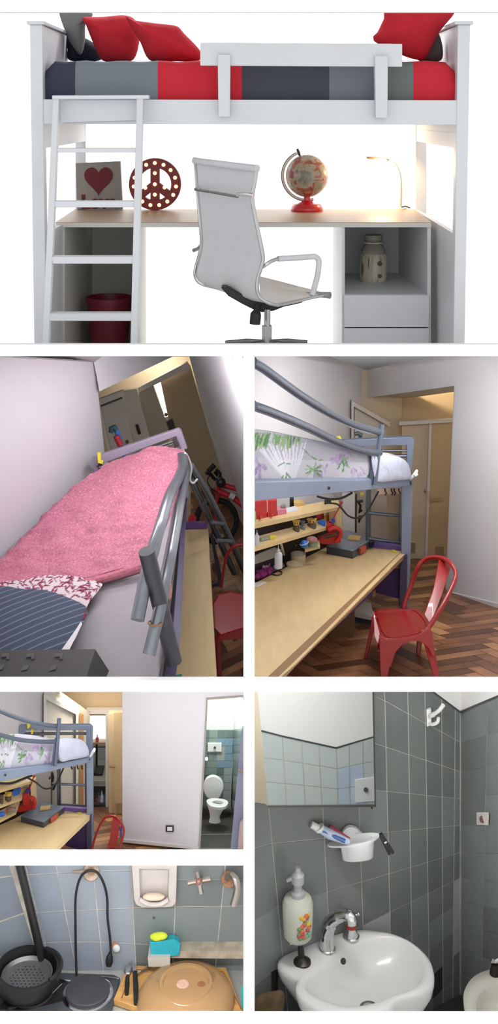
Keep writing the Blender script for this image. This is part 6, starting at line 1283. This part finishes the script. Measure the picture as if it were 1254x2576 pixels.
b.px([(630, 1726), (1071, 1726), (1160, 1793), (1160, 2588), (630, 2588)], W6.f(), .03, 3)
b.px([(1068, 1722), (1160, 1722), (1160, 1790), (1072, 1726)], W6.f(.005), .03, 4)
b.px([(1068, 1726), (1074, 1726), (1160, 1790), (1160, 1795)], W6.f(.007), .01, 7)
struct(b.build('wall_left_bathroom', bt6))
b = MB(); rr6 = [(1792, 1752), (1868, 1844), (1942, 1923), (2010, 1998), (2076, 2076), (2145, 2148), (2208, 2220), (2268, 2285), (2330, 2351), (2389, 2418), (2450, 2486), (2510, 2556), (2575, 2630)]
cc6 = [(1160, 1160), (1228, 1210), (1278, 1270)]
for c in range(2):
    for r in range(12):
        q = []
        for cc, rr, sx, sy in ((c, r, 1, 1), (c+1, r, -1, 1), (c+1, r+1, -1, -1), (c, r+1, 1, -1)):
            t = (cc6[cc][0]-1160)/94; v = rr6[rr][0]+(rr6[rr][1]-rr6[rr][0])*t; u = cc6[cc][0]+(cc6[cc][1]-cc6[cc][0])*(v-1740)/820; q.append((u+sx*1.0, min(v+sy*1.0, 2590)))
        b.px(q, R6.f(.0025), .004, rk.choice((2, 2, 5 if r == 5 and c == 5 else 0)))
b.px([(1160, 1792), (1282, 1742), (1282, 2590), (1160, 2590)], R6.f(), .03, 3); b.px([(1160, 1722), (1282, 1722), (1282, 1741), (1160, 1789)], R6.f(.004), .03, 4); b.px([(1160, 1789), (1282, 1741), (1282, 1745), (1160, 1794)], R6.f(.006), .01, 7)
struct(b.build('wall_rear_bathroom', bt6))
b = MB(); zf = CZ-(2503-CV)/F*6.05; f6 = (CZ-zf)*F
b.prism([P(u, v, f6/(v-CV)) for u, v in ((1160, 2500), (1290, 2560), (1290, 2600), (1040, 2600))], (0, 0, -.02)); struct(b.build('floor_bathroom', mat('dark_bath_floor', (54, 52, 48), .4)))
# mirror cabinet, and the wall it reflects
MW = VW(655, 5.16, 945, 5.66)
mc = thing('mirror_cabinet', 'mirror-fronted cabinet hanging on the grey bathroom tiles', 'mirror', P(800, 2030, 5.5))
mirror = mat('mirror_glass', (238, 240, 240), .02, 1.0)
mb([(648, 1728), (939, 1728), (945, 2027), (675, 2029)], MW.f(), .012).build('mirror_glass', mirror, mc)
mb([(675, 2027), (945, 2025), (945, 2030), (675, 2032)], MW.f(.004), .014).build('lower_edge', mat('tarnished_edge', (58, 58, 54), .5), mc)
mb([(939, 1728), (942, 1728), (947, 2030), (945, 2030)], MW.f(.002), .1).build('side_edge', mat('tarnished_edge', (0, 0, 0)), mc)
mb([(628, 1728), (648, 1728), (675, 2028), (668, 2022), (640, 2018), (628, 2018)], MW.f(.002), .06).build('cabinet_side', mat('cream_wood', (122, 113, 96), .6), mc)
b = MB(); b.loft([MW.at(655, 1730, -.02), MW.at(936, 1730, -.02), MW.at(940, 2022, -.02), MW.at(675, 2022, -.02)], [W6.at(680, 1736, .012), W6.at(934, 1736, .012), W6.at(938, 2012, .012), W6.at(690, 2012, .012)]); b.build('carcass', mat('cream_wood', (0, 0, 0)), mc)
MB().tube([P(936, 2031, MW.Y(936)), P(937, 2034, MW.Y(937))], .004, 8).build('pivot', blk, mc)
mn = V((MW.n.x, MW.n.y, 0)); CAM = V((0, 0, CZ)); ron = V((1, -.2112, 0)).normalized()
def refl(u, v, d=0.0):
    """the place on the unseen side wall that the mirror shows at (u, v)"""
    m_ = MW.at(u, v); r = (m_-CAM).normalized(); r = r-mn*2*r.dot(mn)
    t = (-d-m_.dot(ron))/r.dot(ron); p = m_+r*t
    if p.y < 4.95: p.x += .2112*(4.95-p.y); p.y = 4.95      # stay behind the opening
    return p
mv = [[(655, 1842), (710, 1853), (758, 1863), (802, 1873), (846, 1883), (879, 1874), (914, 1863), (950, 1852)]]
cb_ = [640, 722, 769, 811, 852, 882, 917, 952]
rws = []
for k_, (l, m_, r_) in enumerate(((1840, 1883, 1852), (1906, 1934, 1913), (1967, 1985, 1972), (2030, 2040, 2035), (2100, 2100, 2100))):
    row = []
    for i in range(8):
        u0 = mv[0][i][0]; v = l+(m_-l)*i/4 if i <= 4 else m_+(r_-m_)*(i-4)/3
        if i == 0: u0, v = 640, l-3
        row.append((u0+(cb_[i]-u0)*(v-1842)/186, v))
    rws.append(row)
b = MB()
def rp(pts, d, m_): b.prism([refl(u, v, d) for u, v in pts], ron*.004, m_)
for r in range(4):
    for i in range(7):
        q = [rws[r][i], rws[r][i+1], rws[r+1][i+1], rws[r+1][i]]; q = [(p[0]+sx, p[1]+sy) for p, sx, sy in zip(q, (1, -1, -1, 1), (1, 1, -1, -1))]
        rp(q, .004, 1 if i >= 4 and i < 6 and r >= 1 else (0 if r < 3 else 0))
rp([(630, 1836)]+rws[0][1:]+[(952, 2110), (630, 2110)], .001, 2)
rp([(630, 1690)]+[(952, 1690)]+[(952, 1852), (846, 1883), (710, 1853), (630, 1834)], .005, 3)
rp([(630, 1832), (710, 1850), (846, 1880), (952, 1849), (952, 1852), (846, 1884), (710, 1854), (630, 1836)], .007, 4)
struct(b.build('wall_right_bathroom', [mat('opposite_tile', (186, 194, 189), .25), mat('opposite_tile_blue', (176, 190, 204), .25), g6, mat('bath_white_wall', (0, 0, 0)), mat('bath_border', (0, 0, 0))], weld=False))
fp = thing('flush_plate', 'white square plate with a dark knob seen in the bathroom mirror', 'flush plate', refl(920, 2018, .01))
b = MB(); b.prism([refl(u, v, .012) for u, v in ((894, 1963), (946, 1955), (948, 2014), (896, 2019))], ron*.008); b.build('plate', wc, fp)
b = MB(); b.tube([refl(921, 1987, .012), refl(921, 1987, .02)], .012, 10); b.build('button', mat('dark_bronze', (0, 0, 0)), fp)
# hook
hk6 = thing('robe_hook', 'white double hook on the upper grey tiles beside the mirror', 'hook', W6.at(1080, 1829, .02)); hw6 = mat('white_hook', (230, 230, 228), .35)
yh = W6.Y(1080, .0)
mb([(1074, 1786), (1086, 1784), (1087, 1826), (1075, 1829)], lambda u, v: yh-.02, .03).build('plate', hw6, hk6, bevel=.003)
MB().tube(curve3([(1082, 1802, yh-.02), (1092, 1797, yh-.06), (1106, 1787, yh-.1), (1116, 1774, yh-.12)], 5), [.012]*6+[.0095]*5+[.01]*5, 12).build('upper_prong', hw6, hk6)
MB().tube(curve3([(1081, 1821, yh-.02), (1092, 1822, yh-.05), (1102, 1816, yh-.07), (1104, 1806, yh-.075)], 5), .0085, 12).build('lower_prong', hw6, hk6)
sk = thing('open_socket', 'open white wall box with a hole on the right bathroom tiles', 'socket', R6.at(1215, 2074, .01))
mb([(1201, 2047), (1231, 2047), (1230, 2076), (1201, 2075)], R6.f(.01), .012).build('plate', mat('white_patch', (206, 200, 194), .7), sk); MB().tube([R6.at(1215, 2061, .012), R6.at(1215, 2061, .0)], .016, 16).build('hole', mat('brown_hole', (96, 64, 56), .7), sk)
# cup holder with tubes
chd = thing('tumbler_holder', 'white ceramic cup holder on the tiles under the mirror', 'cup holder', W6.at(895, 2166, .08)); yc6 = W6.Y(895)-.08
def el6(cu_, cv_, ru, rv, n=36, tilt=0.0, y=None): return [P(cu_+ru*math.cos(2*math.pi*i/n), cv_-rv*math.sin(2*math.pi*i/n)-tilt*ru*math.cos(2*math.pi*i/n), (y or yc6)+rv/.6*.0018*math.sin(2*math.pi*i/n)) for i in range(n)]
b = MB(); R_ = [el6(900, 2166, 2, 1), el6(900, 2163, 34, 6, tilt=.06), el6(901, 2158, 39, 9, tilt=.08), el6(900, 2120, 43, 12, tilt=.14), el6(890, 2116, 66, 13, tilt=.17), el6(890, 2112, 67, 13, tilt=.17), el6(896, 2112, 42, 9, tilt=.15), el6(898, 2140, 36, 7, tilt=.1)]
b.grid(R_, closed=True); b.add(R_[-1], [list(range(36))]); b.build('cup', wc, chd, sm=60)
mb(smooth_loop([(858, 2120), (862, 2096), (875, 2083), (890, 2082), (905, 2092), (915, 2112)], 24), W6.f(.03), .02).build('back_plate', wc, chd)
tbp = thing('toothpaste', 'white and blue toothpaste tube lying in the cup holder', 'toothpaste', P(830, 2118, yc6-.03))
MB().tube([P(806, 2084, yc6-.05), P(830, 2098, yc6-.05), P(878, 2118, yc6-.04)], [.02, .024, .014], 14).build('tube_body', mat('pale_blue_tube', (176, 186, 206), .35), tbp); MB().tube([P(808, 2088, yc6-.064), P(868, 2116, yc6-.062)], [.008, .01], 8).build('blue_stripe', mat('stripe_blue', (70, 96, 150), .4), tbp)
MB().tube([P(784, 2074, yc6-.05), P(802, 2084, yc6-.05)], [.016, .018], 14).build('cap', mat('cap_white', (216, 216, 214), .4), tbp); MB().tube([P(803, 2080, yc6-.05), P(807, 2087, yc6-.05)], [.024, .024], 14).build('collar', mat('cap_white', (0, 0, 0)), tbp)
rt6 = MB().tube([P(828, 2080, yc6-.02), P(846, 2092, yc6-.02), P(880, 2112, yc6-.02)], [.012, .013, .008], 10); tag(rt6.build('red_tube', mat('magenta_tube', (168, 52, 76), .4)), 'red tube behind the toothpaste in the cup holder', 'tube')
pg = thing('clothespin', 'black clothespin clipped to the end of the cup holder', 'peg', P(972, 2150, yc6-.03))
MB().px([(955, 2101), (962, 2097), (993, 2146), (987, 2150)], yc6-.06, .012).build('jaw', blk, pg); MB().px([(956, 2107), (962, 2106), (984, 2150), (978, 2152)], yc6-.055, .02).build('jaw', blk, pg); MB().tube([P(968, 2120, yc6-.065), P(974, 2117, yc6-.065)], .006, 8).build('spring', mat('chrome', (0, 0, 0)), pg)
# sink
sinkm = mat('sink_porcelain', (210, 208, 206), .18, coat=.5)
snk = thing('washbasin', 'white scalloped washbasin fixed to the grey tiled wall', 'washbasin', V((P(900, 2440, 5.5).x, 5.5, zr-.25)))
oc = smooth_loop([(700, 2428), (702, 2412), (716, 2397), (850, 2346), (905, 2336), (945, 2340), (985, 2347), (1030, 2366), (1065, 2393), (1086, 2420), (1094, 2450), (1090, 2476), (1070, 2494), (1035, 2506), (1000, 2516), (985, 2533), (950, 2546), (905, 2555), (860, 2555), (815, 2544), (775, 2524), (750, 2500), (743, 2478), (750, 2466), (736, 2456)], 96)
ic = smooth_loop([(772, 2466), (790, 2448), (830, 2414), (870, 2386), (920, 2364), (970, 2358), (1015, 2368), (1050, 2393), (1066, 2426), (1060, 2460), (1030, 2486), (985, 2502), (935, 2520), (880, 2526), (832, 2516), (792, 2498), (772, 2482)], 96)
import cmath
def reord(loop, c):     # start both loops at the same bearing so that they loft cleanly
    a = [math.atan2(p[1]-c[1], p[0]-c[0]) for p in loop]; k_ = min(range(len(loop)), key=lambda i: abs(a[i]-0)); return loop[k_:]+loop[:k_]
cS = (920, 2445)
def polar(loop, n=96):
    """resample a loop by bearing about the basin's middle"""
    out = []
    for i in range(n):
        t = 2*math.pi*i/n; d = (math.cos(t), math.sin(t)*.62); best = None
        for j in range(len(loop)):
            p, q = loop[j], loop[(j+1) % len(loop)]; e = (q[0]-p[0], q[1]-p[1]); det = d[0]*-e[1]+d[1]*e[0]
            if abs(det) < 1e-9: continue
            rx, ry = p[0]-cS[0], p[1]-cS[1]; s_ = (rx*-e[1]+ry*e[0])/det; w_ = (d[0]*ry-d[1]*rx)/det
            if s_ > 0 and -1e-6 <= w_ <= 1+1e-6 and (best is None or s_ > best): best = s_
        out.append((cS[0]+d[0]*best, cS[1]+d[1]*best))
    return out
oc = polar(oc); ic = polar(ic)
def ls(loop, k_, dz, c=cS): return [P(c[0]+(u-c[0])*k_, c[1]+(v-c[1])*k_, S6(0, c[1]+(v-c[1])*k_))+V((0, 0, dz)) for u, v in loop]
mid = [(a[0]*.5+c_[0]*.5, a[1]*.5+c_[1]*.5) for a, c_ in zip(oc, ic)]
near = [(a[0]*.15+c_[0]*.85, a[1]*.15+c_[1]*.85) for a, c_ in zip(oc, ic)]
far_ = [(a[0]*.9+c_[0]*.1, a[1]*.9+c_[1]*.1) for a, c_ in zip(oc, ic)]
cb6 = (930, 2470)
def mix(k_, dz):
    return [P(u, v, S6(0, v))+V((0, 0, dz)) for u, v in [(cb6[0]+(p[0]-cb6[0])*k_, cb6[1]+(p[1]-cb6[1])*k_) for p in ic]]
G = [ls(oc, .55, -.24), ls(oc, .8, -.16), ls(oc, .97, -.07), ls(oc, 1, -.03), ls(oc, 1, -.012), ls(far_, 1, 0.0), ls(mid, 1, .003), ls(near, 1, -.002), ls(ic, 1, -.012), mix(.93, -.04), mix(.8, -.08), mix(.6, -.11), mix(.35, -.125), mix(.1, -.13)]
b = MB(); b.grid(G, closed=True); b.add(G[-1], [list(range(96))]); b.add(G[0], [list(range(96))]); b.build('basin', sinkm, snk, sm=80)
oh = P(864, 2418, S6(0, 2418)-.07); MB().lathe([(0, 0), (.013, 0), (.013, .004), (.009, .005), (0, .002)], oh+V((0, -.0, .0)), (.35, -.75, .5), 18, sx=1).build('overflow_hole', mat('overflow_black', (30, 28, 26), .5), snk)
dc = mix(.1, -.127); dcm = sum(dc, V((0, 0, 0)))/96; MB().lathe([(0, 0), (.045, 0), (.043, .006), (.03, .007), (.028, .003), (0, .003)], dcm, seg=28).build('drain', mat('chrome', (0, 0, 0)), snk)
# faucet and taps on the sink deck
def on6(u, v, h=0.0): return P(u, v, S6(u, v))+V((0, 0, h))
fz6 = on6(824, 2388); yf = fz6.y
fc6 = thing('faucet', 'chrome curved faucet standing on the white washbasin', 'faucet', fz6)
MB().lathe([(0, 0), (.04, 0), (.039, .008), (.031, .014), (0, .014)], fz6, seg=24).build('base', mat('chrome', (0, 0, 0)), fc6)
MB().tube(curve3([(824, 2386, yf), (822, 2360, yf), (826, 2334, yf-.01), (838, 2314, yf-.03), (856, 2303, yf-.06), (874, 2301, yf-.09), (884, 2310, yf-.11), (886, 2324, yf-.115)], 6), [.036]*8+[.034]*8+[.03]*9+[.027]*9+[.026]*9, 18).build('spout', mat('chrome', (0, 0, 0)), fc6, sm=60)
tr6 = on6(884, 2358); tpr = thing('basin_tap', 'chrome tap with a red mark to the right of the curved faucet', 'tap', tr6); yt = tr6.y
MB().lathe([(0, 0), (.04, 0), (.04, .008), (.034, .012), (.024, .045), (0, .045)], tr6, seg=24).build('skirt', mat('chrome', (0, 0, 0)), tpr)
MB().tube([P(884, 2338, yt), P(885, 2300, yt)], [.024, .021], 18).build('body', mat('chrome', (0, 0, 0)), tpr); MB().tube([P(884, 2332, yt-.005), P(884.5, 2324, yt-.005)], .026, 18).build('red_band', mat('red_mark', (150, 48, 44), .4), tpr)
MB().tube([P(890, 2301, yt), P(900, 2300, yt)], .006, 8).build('lever', mat('chrome', (0, 0, 0)), tpr); MB().ball(P(902, 2299, yt), .009, 10, 8).build('lever_knob', mat('chrome', (0, 0, 0)), tpr)
tl6 = on6(761, 2422); tpl = thing('basin_tap', 'dark tarnished cross tap at the left of the washbasin', 'tap', tl6); yt = tl6.y; trn = mat('tarnished_metal', (52, 48, 44), .35, .6)
MB().lathe([(0, 0), (.041, 0), (.04, .008), (.024, .018), (.014, .03), (0, .03)], tl6, seg=24).build('skirt', trn, tpl); MB().tube([P(760, 2412, yt), P(758, 2396, yt), P(757, 2372, yt)], [.014, .016, .012], 12).build('body', trn, tpl)
for u, v in ((730, 2370), (782, 2356)): MB().tube([P(757, 2366, yt), P(u, v, yt)], [.011, .012], 10).build('handle_arm', mat('chrome', (0, 0, 0)), tpl)
for u, v in ((748, 2362), (764, 2370)): MB().tube([P(757, 2366, yt), P(u, v, yt-.02)], [.011, .013], 10).build('handle_arm', trn, tpl)
# soap dispenser
db = P(750, 2358, yt); dis = thing('soap_dispenser', 'cloudy pump soap bottle with a fruit label above the left tap', 'soap dispenser', db); kd = yt/F
fog = mat('cloudy_plastic', (176, 178, 164), .35); pump = mat('pump_grey', (150, 152, 150), .4)
MB().lathe([(0, 0), (30*kd, 0), (35*kd, 6*kd), (38*kd, 45*kd), (39*kd, 85*kd), (34*kd, 98*kd), (20*kd, 104*kd), (16*kd, 106*kd), (0, 106*kd)], db, seg=32).build('bottle_body', fog, dis)
MB().lathe([(18*kd, 102*kd), (18*kd, 114*kd), (11*kd, 118*kd), (11*kd, 135*kd), (16*kd, 138*kd), (16*kd, 158*kd), (8*kd, 164*kd), (6*kd, 176*kd), (0, 176*kd)], db, seg=22).build('collar', pump, dis)
MB().tube([P(722, 2216, yt-.0), P(736, 2209, yt), P(745, 2210, yt), P(757, 2216, yt-.01)], [.007, .011, .012, .008], 12).build('pump_head', pump, dis)
rk2 = random.Random(3); cls = [mat('label_yellow', (196, 160, 60), .6), mat('label_orange', (186, 96, 56), .6), mat('label_green', (96, 128, 80), .6), mat('label_teal', (104, 150, 124), .6), mat('label_red', (170, 66, 56), .6)]
b = MB()
for i in range(34):
    a = -math.pi/2+rk2.uniform(.05, .85); h = rk2.uniform(22, 76); m_ = 3 if h < 34 and a > -1.2 else rk2.choice((0, 0, 1, 2, 4) if h > 48 else (1, 2, 4))
    c = db+V((math.cos(a)*38*kd, math.sin(a)*38*kd, h*kd)); b.ball(c, (.011, .006, .011), 8, 6, m_)
b.build('fruit_label', cls, dis)
# under the sink and the bidet
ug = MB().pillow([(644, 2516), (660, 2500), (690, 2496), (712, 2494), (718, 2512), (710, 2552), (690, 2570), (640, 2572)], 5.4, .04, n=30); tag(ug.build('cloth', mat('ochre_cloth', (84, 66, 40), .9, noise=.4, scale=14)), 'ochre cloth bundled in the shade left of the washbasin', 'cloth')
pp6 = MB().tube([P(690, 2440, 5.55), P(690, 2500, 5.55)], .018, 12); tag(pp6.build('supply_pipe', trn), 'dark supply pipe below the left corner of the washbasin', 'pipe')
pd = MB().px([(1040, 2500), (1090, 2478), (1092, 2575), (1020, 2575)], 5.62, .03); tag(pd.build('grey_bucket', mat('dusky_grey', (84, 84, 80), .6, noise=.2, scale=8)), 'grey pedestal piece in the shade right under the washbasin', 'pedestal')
bid = thing('bidet', 'white bidet partly in view beside the corner', 'bidet', P(1230, 2560, 5.5)); zb6 = CZ-(2500-CV)/F*5.5; B6 = lambda v: (CZ-zb6)*F/(v-CV)
ob6 = smooth_loop([(1166, 2505), (1172, 2480), (1190, 2456), (1220, 2440), (1262, 2434), (1290, 2470), (1290, 2560), (1250, 2590), (1200, 2585), (1174, 2556)], 60)
cS = (1240, 2520)
ob6 = polar(ob6, 60); ib6 = polar(smooth_loop([(1200, 2525), (1208, 2500), (1226, 2484), (1262, 2476), (1278, 2500), (1278, 2550), (1250, 2574), (1214, 2566)], 60), 60)
def l6(loop, k_, dz): return [P(cS[0]+(u-cS[0])*k_, cS[1]+(v-cS[1])*k_, B6(cS[1]+(v-cS[1])*k_))+V((0, 0, dz)) for u, v in loop]
G = [l6(ob6, .5, -.15), l6(ob6, .75, -.1), l6(ob6, .97, -.04), l6(ob6, 1, -.012), l6(ob6, .97, 0), l6(ib6, 1.08, 0), l6(ib6, 1, -.008), l6(ib6, .85, -.05), l6(ib6, .5, -.08), l6(ib6, .1, -.085)]
b = MB(); b.grid(G, closed=True); b.add(G[-1], [list(range(60))]); b.add(G[0], [list(range(60))]); b.build('basin', mat('ivory_porcelain', (206, 202, 190), .2, coat=.4), bid, sm=80)
bt_ = thing('bidet_tap', 'dark cross tap on the back of the bidet', 'tap', P(1246, 2450, B6(2450))); y = B6(2450)
MB().tube([P(1246, 2450, y), P(1246, 2425, y)], [.026, .016], 12).build('body', trn, bt_)
for u in (1236, 1256): MB().tube([P(1246, 2420, y), P(u, 2414, y)], [.01, .012], 10).build('handle_arm', mat('chrome', (0, 0, 0)), bt_)
